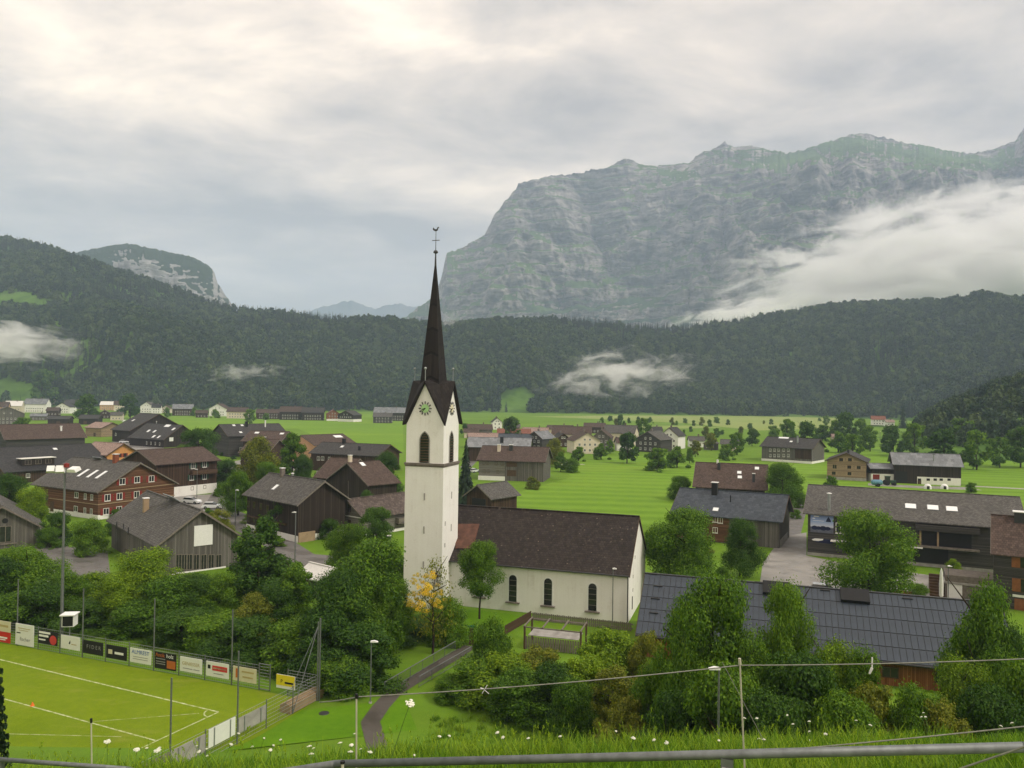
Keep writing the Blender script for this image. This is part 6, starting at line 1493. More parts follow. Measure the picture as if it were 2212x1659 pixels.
BELT = [  # shrubs and trees between the pitch fence and the village
 (58, 1184, 62, 84, 'egg_mid', 'broad green tree at the left edge behind the floodlight mast'),
 (5, 1212, 60, 82, 'egg_dark', 'dark tree cut by the left edge behind the red board'),
 (100, 1262, 50, 79, 'bush_dark', 'dark shrub behind the floodlight mast foot'),
 (45, 1280, 60, 79, 'bush_mid', 'shrub behind the tall white lettered board'),
 (150, 1232, 46, 82, 'egg_mid', 'slim green tree just right of the floodlight mast'),
 (208, 1240, 52, 85, 'bush_bright', 'bright shrub behind the white board with tiny mark'),
 (180, 1300, 46, 78, 'bush_dark', 'dark low shrub behind the box on its post'),
 (262, 1232, 52, 80, 'egg_bright', 'light green tree behind the black FIDER board'),
 (325, 1186, 70, 85, 'egg_bright', 'tall light green tree in front of the weathered barn'),
 (300, 1300, 60, 77, 'bush_mid', 'round shrub behind the board with blue capitals'),
 (372, 1250, 56, 81, 'bush_mid', 'green shrub at the right foot of the weathered barn'),
 (418, 1246, 54, 82, 'egg_dark', 'dark tree right of the weathered barn windows'),
 (405, 1320, 60, 76, 'bush_dark', 'dark shrub behind the board with tan serif lettering'),
 (468, 1238, 50, 84, 'egg_mid', 'mid green tree left of the tall dark tree'),
 (562, 1124, 76, 88, 'tall_dark', 'tall dark pointed tree between barn and farmhouse'),
 (470, 1330, 60, 74, 'bush_mid', 'shrub behind the board with the red block'),
 (545, 1285, 44, 77, 'egg_olive', 'yellowish green tree under the tall dark tree'),
 (520, 1340, 55, 72, 'bush_dark', 'dark shrub behind the cream board by the gate'),
 (600, 1262, 46, 79, 'egg_dark', 'dark tree behind the yellow board'),
 (640, 1218, 50, 80, 'tall_mid', 'pointed tree left of the pale shed roof'),
 (600, 1370, 60, 71, 'bush_dark', 'low dark shrub right behind the gate'),
 (650, 1340, 60, 70, 'bush_mid', 'shrub left of the tall corner post'),
 (790, 1170, 86, 77, 'egg_mid', 'large tree in front of the tower foot'),
 (735, 1244, 66, 73, 'egg_dark', 'dark tree right of the tall corner post'),
 (700, 1330, 60, 70, 'bush_dark', 'dark shrub beside the tall corner post'),
 (770, 1360, 70, 69, 'bush_dark', 'dark shrub behind the slim path lamp'),
 (735, 1420, 52, 67, 'bush_mid', 'small shrub left of the slim path lamp'),
 (840, 1250, 46, 77, 'egg_mid', 'green tree hiding the lower left of the tower'),
 (850, 1345, 60, 82, 'bush_dark', 'dark shrub above the footbridge railing'),
 (796, 1425, 30, 70, 'bush_mid', 'small shrub where the footbridge railing starts'),
 (905, 1335, 54, 84, 'bush_dark', 'dark shrub under the yellow birch'),
 (962, 1296, 44, 80, 'bush_mid', 'shrub right of the yellow birch by the nave'),
 (925, 1372, 34, 84, 'bush_dark', 'dark low shrub at the upper end of the footbridge'),
 # right of the path
 (1045, 1424, 66, 66, 'bush_mid', 'broad shrub just right of the footbridge'),
 (985, 1462, 44, 66, 'bush_mid', 'low shrub beside the path below the footbridge'),
 (1060, 1342, 44, 68, 'bush_mid', 'shrub in front of the dark climbing fence'),
 (1090, 1418, 72, 65, 'bush_bright', 'bright shrub below the pergola'),
 (1160, 1400, 60, 67, 'bush_olive', 'olive shrub growing through the pergola'),
 (1120, 1452, 66, 62, 'bush_mid', 'wide shrub left of the low round bush'),
 (1200, 1436, 58, 62, 'bush_dark', 'dark shrub right below the pergola'),
 (1236, 1474, 46, 57, 'bush_mid', 'low round bush at the edge of the bank'),
 (1310, 1366, 70, 66, 'bush_bright', 'bright tall weeds right of the pergola'),
 (1270, 1425, 60, 62, 'bush_bright', 'bright shrub below the nave corner'),
 (1330, 1448, 64, 59, 'bush_olive', 'olive thicket below the board fence'),
 (1400, 1368, 42, 64, 'bush_olive', 'thin olive shrub at the left end of the hall'),
 (1420, 1440, 60, 54, 'bush_mid', 'shrub before the rust-coloured hall wall'),
 (1345, 1508, 60, 53, 'bush_olive', 'dry olive bush at the top of the bank'),
 (1450, 1500, 60, 48, 'bush_dark', 'dark shrub left of the bank lamp post'),
 # trees before the hall
 (1540, 1256, 88, 52, 'round_mid', 'big tree with uneven top before the hall roof'),
 (1478, 1330, 60, 51, 'egg_mid2', 'smaller tree left of the big tree before the hall'),
 (1698, 1276, 58, 53, 'round_mid', 'upright green tree before the middle of the hall roof'),
 (1622, 1372, 72, 50, 'egg_mid', 'dark tree filling the gap behind the bank lamp post'),
 (1795, 1384, 70, 51, 'egg_bright', 'light green tree low before the hall roof'),
 (1850, 1404, 56, 50, 'egg_mid', 'small tree right of the light green hall tree'),
 (1740, 1430, 84, 47, 'bush_dark', 'dark shrub between the two hall trees'),
 (1560, 1450, 80, 46, 'bush_mid', 'shrub right at the bank lamp post'),
 (1890, 1480, 66, 47, 'bush_olive', 'olive shrub below the hanging fence insulator'),
 (1980, 1492, 56, 46, 'bush_mid', 'shrub before the rust wall right of the insulator'),
 (1650, 1500, 70, 44, 'bush_dark', 'dark shrub right of the leaning white stake'),
 (1820, 1510, 70, 44, 'bush_mid', 'shrub at the top of the bank before the hall'),
 (2122, 1268, 74, 52, 'egg_mid', 'tall loose tree before the right end of the hall'),
 (2178, 1372, 62, 51, 'egg_dark', 'dark tree in the lower right corner'),
 (2080, 1424, 70, 49, 'egg_bright', 'green tree left of the lower right corner tree'),
 (2030, 1520, 62, 45, 'bush_olive', 'olive shrub under the green corner tree'),
 (2140, 1490, 76, 46, 'bush_dark', 'dark shrub at the right end of the bank'),
 (2216, 1440, 60, 47, 'bush_mid', 'shrub cut by the right edge above the rail'),
]
for r_ in BELT:
    back = 5.0 if r_[0] < 320 else (3.0 if r_[0] < 690 else 0.0)      # stay clear of the fence
    tree(r_[0], r_[1], r_[2] * (1.22 if r_[0] < 930 else 1.08), r_[3] + back, *r_[4:])
tree(1038, 1174, 45, 89.0, 'round_mid', 'round lollipop-shaped tree in front of the nave wall', clear=0.36)
b_ = tree(938, 1206, 48, 77, 'birch', 'thin autumn birch with yellow leaves before the tower', clear=0.2)
for dx, dz, sx, sz_ in ((-1.7, 1.16, 1.3, 1.1), (-2.1, 0.80, 1.7, 1.4), (-0.9, 0.74, 2.6, 2.0), (-0.3, 1.0, 2.6, 2.2), (0.6, 0.8, 1.8, 1.6)):
    c = link('yellow_leaves', CR['birch_yellow'], b_); b_.rotation_euler = (0, 0, 0); c.location = (dx, -0.3, 6.0 * dz); c.scale = (sx, sx, sz_)
c = link('purple_leaves', CR['purple'], b_); c.location = (0.2, 0, 6.6); c.scale = (1.8, 1.8, 1.3)
VIL = [
 (578, 1000, 30, 205, 'round_mid', 'round green tree under the yellowish tree by the gravel yard'), (655, 986, 26, 225, 'egg_dark', 'dark tree below the peach house wall'), (522, 1052, 24, 168, 'bush_mid', 'green bush at the left corner of the dark brown farmhouse'), (712, 1122, 22, 135, 'bush_dark', 'dark bush between farmhouse gable and mottled roof'), (792, 1062, 20, 165, 'egg_dark', 'dark tree at the right corner of the dark barn gable'), (388, 962, 20, 262, 'egg_mid', 'green tree behind the brown chalet ridge'),
 (632, 937, 44, 224, 'tall_mid', 'pointed green tree in front of the peach house'), (560, 947, 48, 219, 'egg_olive', 'rounded yellowish tree left of the pointed green tree'),
 (492, 995, 30, 208, 'bush_dark', 'dark bush right of the brown chalet'), (516, 1018, 38, 182, 'egg_mid', 'green tree beside the car park'), (470, 1005, 24, 205, 'bush_dark', 'dark bush touching the brown chalet corner'),
 (430, 928, 38, 300, 'round_dark', 'dark rounded tree below the dark low farmhouse'), (614, 1082, 30, 122, 'round_dark', 'dark tree before the dark brown farmhouse, left of its lamp'), (652, 1070, 28, 123, 'tall_mid', 'pointed tree before the farmhouse gable'),
 (815, 1098, 34, 124, 'round_dark', 'dark tree before the mottled roof left of the tower'), (752, 1136, 50, 112, 'round_mid', 'spreading tree on the road bend left of the tower'),
 (836, 982, 38, 190, 'egg_dark', 'dark tree just left of the tower below the long grey roof'), (193, 1124, 38, 124, 'bush_mid', 'big clipped round bush beside the yard'),
 (70, 1052, 40, 140, 'egg_bright', 'light green tree left of the red-shuttered house'), (20, 1030, 42, 142, 'egg_dark', 'dark tree at the left edge below the charcoal roof'), (120, 1110, 34, 130, 'bush_dark', 'dark bush under the red-shuttered house'),
 (470, 1102, 34, 150, 'bush_olive', 'yellow-green bush behind the weathered barn ridge'), (850, 1190, 30, 104, 'bush_dark', 'dark bush left of the tower foot'),
 (1478, 1106, 74, 105, 'round_mid', 'large tree right of the nave gable'), (1412, 1150, 26, 108, 'bush_mid', 'small bush against the nave gable'), (1600, 1128, 46, 107, 'egg_dark', 'dark upright tree before the blue-grey roofed farmhouse'),
 (1880, 1110, 86, 97, 'round_mid', 'huge round tree before the poster house'), (1690, 1003, 40, 170, 'round_mid', 'round tree right of the broad brown roof'), (1728, 1066, 16, 140, 'bush_mid', 'bush in the gap beside the poster house'),
 (1472, 1030, 26, 172, 'bush_mid', 'bush at the left end of the broad brown roof'), (1490, 968, 12, 205, 'tall_mid', 'slim tree left of the broad brown roof'), (1212, 976, 17, 213, 'tall_mid', 'slim tall tree at the corner of the meadow farmhouse'), (1200, 948, 24, 240, 'egg_olive', 'olive tree behind the meadow farmhouse corner'),
 (1235, 990, 16, 225, 'bush_mid', 'bush at the short pale lane'), (1274, 940, 14, 270, 'far_olive', 'loose slender tree before the cream gable house'), (1250, 965, 16, 262, 'far_bush', 'bush under the cream gable house'), (1298, 958, 18, 280, 'far_bush', 'bush right of the cream gable house'), (1318, 950, 12, 290, 'far_tall', 'slim conical tree beside the grey-brown house'),
 (1355, 936, 26, 315, 'far_dark', 'dark rounded bush before the pinkish-white house'), (1390, 904, 19, 460, 'far_mid', 'tree behind the plain grey gable house'), (1420, 968, 26, 308, 'far_bush', 'hedge bush left of the white two-storey house'), (1462, 964, 24, 310, 'far_bush', 'hedge bush right of the white two-storey house'),
 (1502, 952, 14, 300, 'far_olive', 'olive tree before the small white garden house'), (1537, 936, 15, 290, 'far_olive', 'olive garden tree right of the small white house'), (1592, 935, 19, 280, 'far_mid', 'green tree left of the large grey-brown farmhouse'), (1625, 926, 15, 300, 'far_dark', 'dark tree touching the large grey-brown farmhouse'), (1570, 960, 18, 275, 'far_bush', 'bush before the small pale house'),
 (1104, 902, 24, 470, 'far_dark', 'broad dark tree beside the little white chalet'), (1003, 915, 10, 420, 'far_dark', 'dark tree peeping out right of the tower'),
 (1700, 906, 22, 425, 'far_mid', 'tree behind the large grey-brown farmhouse, left of two'), (1738, 912, 26, 415, 'far_dark', 'tree behind the large grey-brown farmhouse, right of two'), (1672, 920, 14, 420, 'far_bush', 'bush above the large grey-brown farmhouse roof'), (1776, 918, 18, 400, 'far_bush', 'bush right of the large farmhouse roof'),
 (1830, 892, 26, 480, 'far_dark', 'dark tree group leader left of the red-roofed spur house'), (1806, 908, 18, 470, 'far_mid', 'green tree left of the dark spur tree'), (1858, 905, 20, 470, 'far_mid', 'green tree right of the dark spur tree'), (1812, 932, 24, 370, 'far_bush', 'bush at the edge of the right meadow'), (1842, 938, 22, 360, 'far_mid', 'tree above the tan farmhouse gable'),
 (1880, 920, 22, 400, 'far_mid', 'tree below the red-roofed spur house'), (1951, 876, 13, 470, 'spruce_far', 'dark spruce right of the small white annex'), (1930, 920, 26, 395, 'far_dark', 'dark tree above the tin barn roof'), (1976, 915, 28, 390, 'far_mid', 'broad tree right above the tin barn roof'), (2010, 905, 22, 410, 'far_olive', 'pale tree on the spur edge'), (2040, 930, 34, 370, 'far_dark', 'dark tree at the spur foot, left of two'), (2110, 930, 34, 365, 'far_mid', 'green tree at the spur foot, right of two'), (2160, 945, 26, 355, 'far_mid', 'small tree at the right end of the spur foot'), (2205, 925, 34, 360, 'far_dark', 'dark tree cut by the right edge at the spur foot'), (2075, 905, 30, 395, 'far_mid', 'tree halfway up the spur'),
 (2010, 1012, 10, 225, 'far_bush', 'bush behind the tin-roofed barn'), (1795, 1028, 16, 238, 'far_bush', 'bush at the left corner of the tan farmhouse'), (2098, 1042, 12, 238, 'far_bush', 'small bush at the right corner of the barn'),
 (192, 853, 24, 660, 'far_dark', 'big dark conifer-like tree, left of two in far village'), (282, 852, 21, 680, 'far_dark', 'big dark conifer-like tree, right of two in far village'), (92, 800, 32, 930, 'far_dark', 'dark tree at the hill foot, left of two'), (138, 806, 24, 930, 'far_dark', 'dark tree at the hill foot, right of two'), (40, 808, 24, 935, 'far_mid', 'pale tree at the hill foot by the left edge'),
 (48, 902, 20, 520, 'far_bush', 'bush between the low barns and the left edge'), (260, 885, 10, 700, 'far_bush', 'bush beside the cream village house'), (465, 884, 10, 640, 'far_bush', 'bush before the large cream gable house'), (540, 884, 13, 660, 'far_mid', 'tree right of the cream long house'), (575, 892, 8, 640, 'far_bush', 'bush before the low brown farmhouse of the far row'), (420, 880, 8, 720, 'far_mid', 'lone tree right of the brown meadow house'), (360, 880, 9, 720, 'far_mid', 'lone tree left of the brown meadow house'),
 (2082, 1196, 16, 103, 'bush_olive', 'grassy shrub on the stone terrace edge'), (2060, 1208, 14, 101, 'bush_bright', 'bright shrub tumbling over the terrace steps'), (1985, 1262, 22, 98, 'bush_mid', 'shrub under the veranda by the bench'), (2115, 1180, 12, 106, 'bush_mid', 'potted shrub above the stone terrace'), (1700, 1085, 12, 130, 'bush_mid', 'bush behind the blue-grey roof gable'), (1560, 1225, 16, 104, 'bush_mid', 'low bush between two trees before the slate roof'),
 (110, 1140, 22, 126, 'bush_mid', 'bush beside the left barn gable'), (240, 1130, 14, 132, 'bush_dark', 'dark bush behind the weathered barn corner'), (700, 1010, 24, 205, 'bush_dark', 'dark bush under the long grey roof'), (1150, 1030, 14, 222, 'bush_olive', 'wood pile bush at the right foot of the meadow farmhouse'),
]
for r_ in VIL: tree(*r_, natural=True)
tree(1007, 950, 27, 178, 'spruce', 'dark spruce standing right behind the tower', rot=0.4)
gs = random.Random(21)
for vx, vy in ((350, 1088), (385, 1066), (470, 1072), (505, 1078), (540, 1130), (560, 1150), (600, 1180), (450, 1120), (480, 1140), (415, 975), (365, 985), (480, 985), (505, 992), (650, 1020), (690, 1062), (690, 1080), (770, 1175), (720, 1185), (840, 1085), (850, 1070), (130, 1160), (75, 1170), (45, 1155), (250, 1120), (1440, 1195), (1520, 1200), (1655, 1150), (1720, 1120), (1545, 1066), (1640, 1066), (1240, 985), (1345, 985), (1300, 985), (1210, 962), (1395, 988), (1490, 984)):
    q_ = un(vx, vy); w_ = gs.uniform(1.6, 3.2)
    o = empty('shrub', (q_.x, q_.y, 0), gs.random() * 6.28); tag(o, 'low rounded shrub in a garden between the village houses', 'shrub', 'garden shrubs between the houses')
    c = link('crown', CR[gs.choice(('far_bush', 'bush_mid', 'bush_olive', 'bush_bright', 'bush_dark'))], o); c.scale = (w_, w_, w_ * gs.uniform(0.6, 0.85))
# scattered trees on the far plain
k_ = 0
PLAIN = [(1300, 897, 9, 900), (1318, 894, 8, 940), (1342, 890, 12, 920), (1330, 900, 8, 860), (1358, 899, 6, 840), (1404, 896, 9, 760), (1378, 897, 6, 880), (1452, 898, 8, 800), (1462, 906, 5, 640), (1480, 900, 7, 780), (1498, 905, 6, 700), (1516, 897, 9, 850), (1532, 902, 8, 720), (1548, 896, 9, 860), (1572, 903, 6, 760), (1525, 915, 14, 520), (1548, 920, 10, 500), (1560, 925, 7, 470), (1492, 918, 6, 520), (1600, 917, 9, 530), (1478, 925, 5, 480), (1620, 910, 8, 620), (1665, 902, 6, 760), (1650, 906, 4, 700), (1785, 893, 10, 860), (1770, 900, 5, 760)]
for i, (vx, vt, hw, Y) in enumerate(PLAIN):
    tree(vx, vt + hw * 0.5, hw * 0.8, Y, ('far_mid', 'far_bush', 'far_dark', 'far_olive')[i % 4], 'small lone tree dotted over the far plain', name='leafy_tree', cat='tree', group='trees scattered on the far plain', clear=0.05)

# ================================================================== FOREGROUND: rail, electric fence, meadow grass, flowers
def gz(x, y): return float(ground_z(x, y))
RP = [Vector(p) for p in ((7.6, 2.35, 25.15), (2.8, 4.2, 24.12), (-1.3, 5.9, 23.16), (-3.3, 8.0, 21.9), (-4.6, 9.4, 21.38), (-6.65, 10.0, 21.19), (-12.5, 11.6, 20.6))]
o = empty('handrail', (0, 0, 0)); tag(o, 'galvanised tube handrail across the bottom of the view', 'handrail')
m = MB()
for a_, b_ in zip(RP[:-1], RP[1:]): m.tube(a_, b_, 0.028, n=14)
for p_ in RP[1:-1]: m.lathe([(0.001, -0.028), (0.02, -0.02), (0.028, 0), (0.02, 0.02), (0.001, 0.028)], tuple(p_), 14)
m.build('tube', MAT['galvanised'], o, True)
for f_, i_ in ((0.62, 0), (0.35, 1), (0.9, 2), (0.93, 4), (0.5, 5)):
    if (f_, i_) == (0.62, 0): p_ = RP[1].lerp(RP[0], 0.0) ; p_ = RP[0].lerp(RP[1], 0.865)
    else: p_ = RP[i_].lerp(RP[i_+1], f_)
    m = MB(); m.box(-0.036, 0.036, -0.028, 0.028, -1.35, -0.02); q = m.build('post', MAT['galvanised'], o); q.location = p_; q.rotation_euler = (0, 0, R(-20))
    m = MB(); m.box(-0.03, 0.03, -0.038, -0.029, -0.24, -0.07); b2_ = m.build('bracket', MAT['concrete'], q)
# electric fence stakes and wires
WY = 9.0
def stake(v0, v1, Y, label, tip='black'):
    a, b = atY(*v0, Y), atY(*v1, Y); o = empty('fence_stake', tuple(b)); tag(o, label, 'stake')
    m = MB(); m.tube((0, 0, -0.5), a - b, 0.011, 0.010, 8); m.build('shaft', MAT['stake'], o)
    m = MB(); m.tube((a - b) * 0.96, (a - b) * 1.03, 0.017, n=8); m.build('insulator', MAT[tip], o)
    return a
s1 = stake((770, 1503), (771, 1640), 9.0, 'pale plastic fence stake left of centre')
s2 = stake((1598, 1428), (1612, 1625), 9.0, 'leaning pale fence stake before the right shrubs', 'stake')
s3 = stake((197, 1556), (201, 1690), 11.0, 'pale fence stake with black tip before the pitch')
s4 = stake((740, 1646), (742, 1720), 5.4, 'black-tipped stake end poking over the handrail')
def wire(pts, r, label, name='fence_wire'):
    m = MB()
    for a, b in zip(pts[:-1], pts[1:]): m.tube(a, b, r, n=5, cap=False)
    o = m.build(name, MAT['wire']); tag(o, label, 'wire'); return o
plain('wire', (0.25, 0.25, 0.21), 0.6, 0.3, 0.25, 20)
def sag(a, b, d, n=10): return [a.lerp(b, i/n) - Vector((0, 0, d * 4 * (i/n) * (1 - i/n))) for i in range(n + 1)]
p0 = atY(690, 1517, 9.6); p1 = atY(775, 1505, 9.0); p2 = atY(1600, 1437, 9.0); p3 = atY(2260, 1421, 8.6)
wire(sag(p0, p1, 0.01, 3) + sag(p1, p2, 0.035)[1:] + sag(p2, p3, 0.02)[1:], 0.0075, 'taut pale electric fence wire crossing the view')
wire(sag(atY(1480, 1637, 5.2), atY(2260, 1564, 4.6), 0.01), 0.0048, 'second pale wire rising to the right above the handrail')
wire(sag(atY(2040, 1672, 3.9), atY(2260, 1597, 3.6), 0.0), 0.005, 'short pale wire in the lower right corner')
wire(sag(atY(1560, 1430, 9.3), atY(1650, 1600, 9.3), 0.0, 2), 0.004, 'thin stay wire beside the leaning stake')
for vx, vy, lab in ((1047, 1489, 'frayed wire knot on the long fence wire'), (1884, 1424, 'white hanging insulator on the long fence wire')):
    p = atY(vx, vy, 9.0); o = empty('wire_insulator', tuple(p)); tag(o, lab, 'insulator'); m = MB()
    if vx > 1500: m.tube((0, 0, 0.02), (0.0, 0, -0.10), 0.008, n=6); m.tube((0, 0, -0.10), (-0.03, 0, -0.17), 0.016, 0.010, 6)
    else: m.tube((0, 0, 0), (-0.05, 0, 0.015), 0.006, n=5); m.tube((0, 0, 0), (0.03, 0, 0.05), 0.004, n=5); m.tube((-0.01, 0, 0), (0.05, 0.0, -0.05), 0.004, n=5); m.tube((0, 0, 0), (-0.03, 0, -0.05), 0.004, n=5)
    m.build('body', MAT['window_white'], o)
# meadow grass: tufts scattered on the bank
def tuft(name, mat, seed, n=26, h=0.5, spread=0.16, w=0.012, seedhead=False):
    rng = np.random.default_rng(seed); V = []; Fc = []
    for i in range(n):
        a = rng.random() * 6.283; r = spread * rng.random() ** 0.6; x, y = r * math.cos(a), r * math.sin(a)
        la = rng.random() * 6.283; ln = 0.15 + 0.45 * rng.random(); hh = h * (0.5 + 0.6 * rng.random()); ww = w * (0.7 + 0.6 * rng.random()); px, py = -math.sin(la) * ww, math.cos(la) * ww
        prev = None
        for k in range(4):
            f = k / 3; cx_ = x + math.cos(la) * ln * hh * f * f; cy_ = y + math.sin(la) * ln * hh * f * f; cz = hh * (f - 0.22 * ln * f * f); t = 1 - f * 0.85
            V += [(cx_ - px*t, cy_ - py*t, cz), (cx_ + px*t, cy_ + py*t, cz)]
            if k: n0 = len(V) - 4; Fc.append((n0, n0 + 1, n0 + 3, n0 + 2))
        if seedhead and i % 3 == 0:
            for j in range(6):
                b = rng.random() * 6.283; zz = cz + j * 0.02; n0 = len(V); d = 0.02
                V += [(cx_, cy_, zz), (cx_ + d*math.cos(b), cy_ + d*math.sin(b), zz + 0.015), (cx_ + d*0.8*math.cos(b), cy_ + d*0.8*math.sin(b), zz + 0.045), (cx_, cy_, zz + 0.03)]; Fc.append((n0, n0+1, n0+2, n0+3))
    return bpy.data.objects.new(name, np_mesh(name, V, Fc, MAT[mat]))
leafmat('seed', (0.30, 0.28, 0.12), trans=0.4)
tufts = [tuft('tuft_a', 'blade', 1), tuft('tuft_b', 'blade', 2, 22, 0.42, 0.18, 0.016), tuft('tuft_c', 'blade_pale', 3, 22, 0.55, 0.16), tuft('tuft_d', 'blade_pale', 4, 14, 0.70, 0.12, 0.008, True), tuft('tuft_e', 'bank_leaf' if 'bank_leaf' in MAT else 'blade', 5, 30, 0.3, 0.2, 0.03)]
pts = []
def add_pts(n, y0, y1, lo, hi):
    y = y0 + (y1 - y0) * RNG.random(n) ** 0.9; a = RNG.uniform(lo, hi, n); x = a * y
    pts.append(np.stack([x, y, ground_z(x, y) - 0.03], 1))
add_pts(17000, 4.6, 16.0, -0.80, 0.80); add_pts(9000, 16.0, 34.0, -0.75, 0.75); add_pts(9000, 34, 62, -0.14, 0.75)
pts = np.concatenate(pts); 
# keep the path and the mown lawn free
keep = ~((pts[:, 1] > 36) & (pts[:, 0] < -6.0)) & ~((np.abs(pts[:, 0] - np.interp(pts[:, 1], [36, 48, 53, 57, 60], [-5.5, -8.6, -9.4, -9.6, -10])) < 1.5) & (pts[:, 1] > 30))
keep &= ~((pts[:, 0] < -3.5) & (pts[:, 1] < 10.6))
pts = pts[keep]; n_ = len(pts)
pn = fbm(pts[:, 0] / 1.6, pts[:, 1] / 1.6, 0, 3)
kd = np.where(pn + RNG.normal(size=n_) * 0.4 > 0.55, np.where(RNG.random(n_) < 0.8, 2, 3), np.where(RNG.random(n_) < 0.5, 0, np.where(RNG.random(n_) < 0.5, 1, 4)))
sc_ = (0.45 + 0.95 * RNG.random(n_) ** 1.4) * (1 + 0.25 * pn) * np.interp(pts[:, 1], [4, 12, 30, 56], [0.5, 0.52, 0.75, 0.85])
scatter('meadow_grass', pts, kd, np.stack([sc_ * 1.15, sc_ * 1.15, sc_], 1), tufts, 'tall wild meadow grass on the bank below the handrail', tilt=0.16)
# white umbel flowers
plain('petal', (0.78, 0.78, 0.66), 0.7, 0.2, 0.06); plain('stem', (0.12, 0.22, 0.04), 0.7)
def umbel(seed, r=0.05):
    rng = random.Random(seed); m = MB(); m2 = MB()
    for i in range(46):
        a = rng.random() * 6.283; q = r * rng.random() ** 0.5; z = 0.012 - (q / r) ** 2 * 0.02 + rng.gauss(0, 0.003); s = 0.0075
        c = Vector((q * math.cos(a), q * math.sin(a), z)); m.box(c.x - s, c.x + s, c.y - s, c.y + s, c.z - 0.003, c.z + 0.004)
    for i in range(7):
        a = i * 0.9; m2.tube((0, 0, -0.05), (r * 0.7 * math.cos(a), r * 0.7 * math.sin(a), 0), 0.0015, n=3, cap=False)
    m2.tube((0, 0, -0.9), (0, 0, -0.05), 0.004, 0.003, 5, cap=False)
    return m.mesh('flower_head', MAT['petal']), m2.mesh('stem', MAT['stem'])
UM = [umbel(i, r) for i, r in enumerate((0.055, 0.045, 0.035))]
def flower(v, Y, i, label, sc=1.0, tilt=(0, 0), group=None):
    p = atY(*v, Y); o = empty('wild_flower', tuple(p), random.random() * 6); tag(o, label, 'flower', group)
    a, b = UM[i % 3]; q = link('flower_head', a, o); w = link('stem', b, o); q.scale = (sc,) * 3
    o.rotation_euler = (R(tilt[0]), R(tilt[1]), 0); return o
flower((886, 1518), 7.0, 0, 'single big white umbel flower rising above the path', 0.75, (25, 18))
flower((232, 1601), 10.5, 0, 'white umbel flower before the lower pitch line', 0.8, (10, 5))
flower((340, 1620), 10.5, 0, 'white umbel flower, larger of two by the fence foot', 0.85, (15, -8)); flower((295, 1619), 10.5, 1, 'white umbel flower, smaller of two by the fence foot', 0.85, (12, 8))
gl = 'white wild flower in the meadow grass'
rr = random.Random(9)
for i in range(46):
    vx = rr.choice([rr.uniform(240, 800), rr.uniform(240, 760), rr.uniform(840, 1500), rr.uniform(1500, 2200)]); Y = rr.uniform(8.5, 12.5)
    base = 1648 if vx < 420 else (1618 if vx < 900 else (1612 if vx < 1450 else 1590)); flower((vx, base + rr.uniform(-34, 16)), Y, i, gl, rr.uniform(0.35, 0.6), (rr.uniform(-25, 25), rr.uniform(-25, 25)), 'white wild flowers on the bank')
for i in range(10):
    vx = rr.uniform(1500, 2190); flower((vx, rr.uniform(1525, 1570)), rr.uniform(9, 11), i, gl, rr.uniform(0.3, 0.45), (rr.uniform(-25, 25), rr.uniform(-25, 25)), 'white wild flowers on the bank')
# young spruce at the left edge
tree(-6, 1424, 60, 27.0, 'spruce_near', 'dark young spruce poking in at the lower left edge', zb=8.0, rot=1.0)

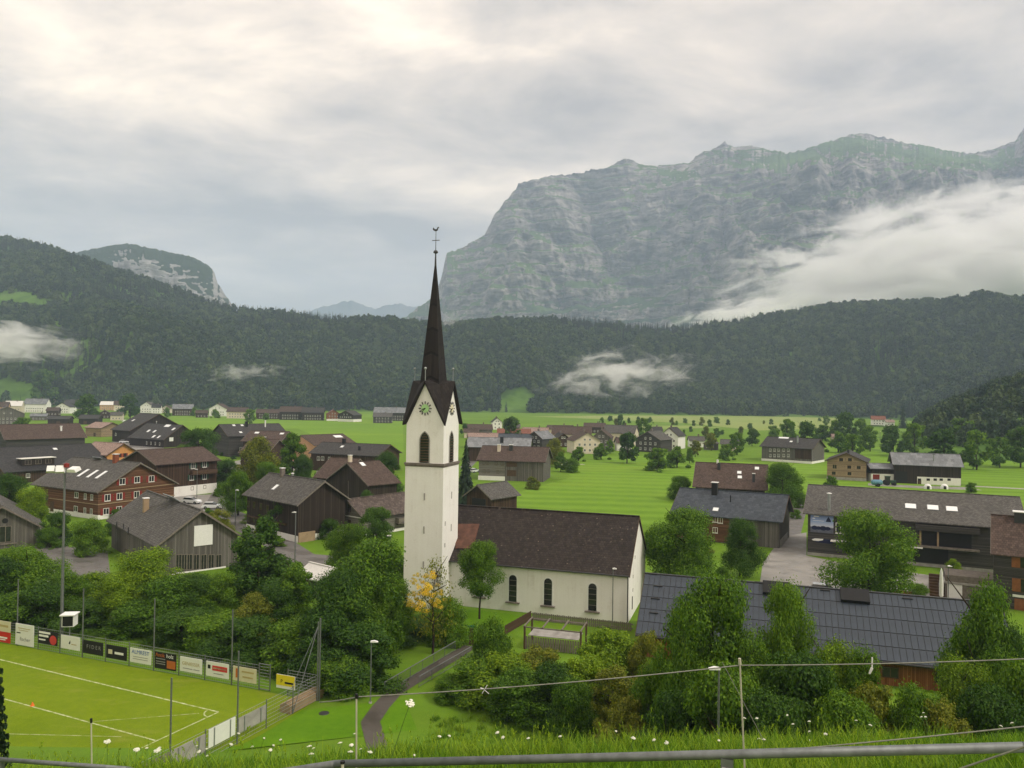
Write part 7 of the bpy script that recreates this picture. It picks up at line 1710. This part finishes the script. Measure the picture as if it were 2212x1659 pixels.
# ================================================================== AIR: haze over the valley, mist on the slopes
def volume_mat(name, color, density, aniso=0.0):
    t = NT(name); v = t.n('ShaderNodeVolumePrincipled'); v.inputs['Color'].default_value = (*color, 1)
    v.inputs['Density'].default_value = density; v.inputs['Anisotropy'].default_value = aniso
    t.l(v.outputs[0], t.out.inputs['Volume']); return t, v
volume_mat('haze_air', (0.60, 0.75, 1.0), 0.00016)
m = MB(); m.box(-9000, 9000, -300, 10500, -4, 1560)
tag(m.build('haze', MAT['haze_air']), 'thin bluish haze filling the valley', kind='stuff')
def mist(name, c, r, dens, freq, label, thr=0.45, stretch=(1, 1, 1), tilt=0.0, seed=0.0):
    """a bank of mist: density from noise, fading to nothing inside its rounded body"""
    t, v = volume_mat('mist_air_' + name, (1.0, 1.0, 1.0), 0.0, 0.0)
    tcn = t.n('ShaderNodeTexCoord'); ln = t.n('ShaderNodeVectorMath', operation='LENGTH'); t.l(tcn.outputs['Object'], ln.inputs[0])
    mp = t.n('ShaderNodeMapping'); mp.inputs['Location'].default_value = (seed, seed * 1.7, 0); mp.inputs['Scale'].default_value = stretch
    t.l(tcn.outputs['Object'], mp.inputs[0])
    nz = t.noise(mp.outputs[0], freq, 8, 0.62, 0.9)
    fall = t.math('SUBTRACT', 0.5, t.math('MULTIPLY', ln.outputs['Value'], 0.80))
    q = t.n('ShaderNodeMapRange', interpolation_type='SMOOTHSTEP'); q.inputs['From Min'].default_value = thr; q.inputs['From Max'].default_value = thr + 0.30
    t.l(t.math('ADD', t.math('MULTIPLY', nz, 2.1), fall), q.inputs['Value'])
    ed = t.n('ShaderNodeMapRange', interpolation_type='SMOOTHSTEP'); ed.inputs['From Min'].default_value = 1.0; ed.inputs['From Max'].default_value = 0.8; t.l(ln.outputs['Value'], ed.inputs['Value'])
    t.l(t.math('MULTIPLY', t.math('MULTIPLY', q.outputs[0], ed.outputs[0]), dens), v.inputs['Density'])
    bm = bmesh.new(); bmesh.ops.create_icosphere(bm, subdivisions=3, radius=1.0); me = bpy.data.meshes.new('mist'); bm.to_mesh(me); bm.free(); me.materials.append(t.m)
    o = link('mist', me); o.location = c; o.scale = r; o.rotation_euler = (0, tilt, 0)
    return tag(o, label, kind='stuff')
def mist_at(name, vx, vy, Y, hw, hh, depth, dens, freq, label, thr, stretch=(1, 1, 1), tilt=0.0, seed=0.0):
    p = atY(vx, vy, Y); mist(name, p, (hw * Y / F, depth, hh * Y / F), dens, freq, label, thr, stretch, tilt, seed)
mist_at('big', 2080, 592, 2100, 720, 215, 330, 0.030, 3.0, 'big white bank of cloud lying on the right ridge', 0.98, (1.3, 1, 1.1), R(-12), 2.0)
mist_at('tongue', 1590, 688, 1800, 230, 56, 150, 0.028, 2.6, 'thin tongue of mist trailing over the ridge', 1.08, (1.3, 1, 1), R(-13), 5.0)
mist_at('mid', 1340, 806, 1075, 270, 78, 70, 0.040, 2.4, 'torn white mist patch before the middle forest', 1.16, (1.8, 1, 1.0), R(-3), 8.0)
mist_at('left', -10, 738, 1010, 260, 68, 60, 0.034, 2.2, 'soft mist patch on the wooded slope at the left edge', 1.05, (1.3, 1, 1), R(4), 11.0)
mist_at('wisp', 530, 803, 960, 150, 34, 30, 0.030, 2.4, 'faint wisp of mist low on the left forest', 1.22, (1.8, 1, 1), R(-4), 3.0)
mist_at('small', 970, 700, 1450, 46, 46, 30, 0.022, 2.2, 'small puff of mist on the ridge beside the spire', 1.1, (1, 1, 1), 0.0, 4.0)
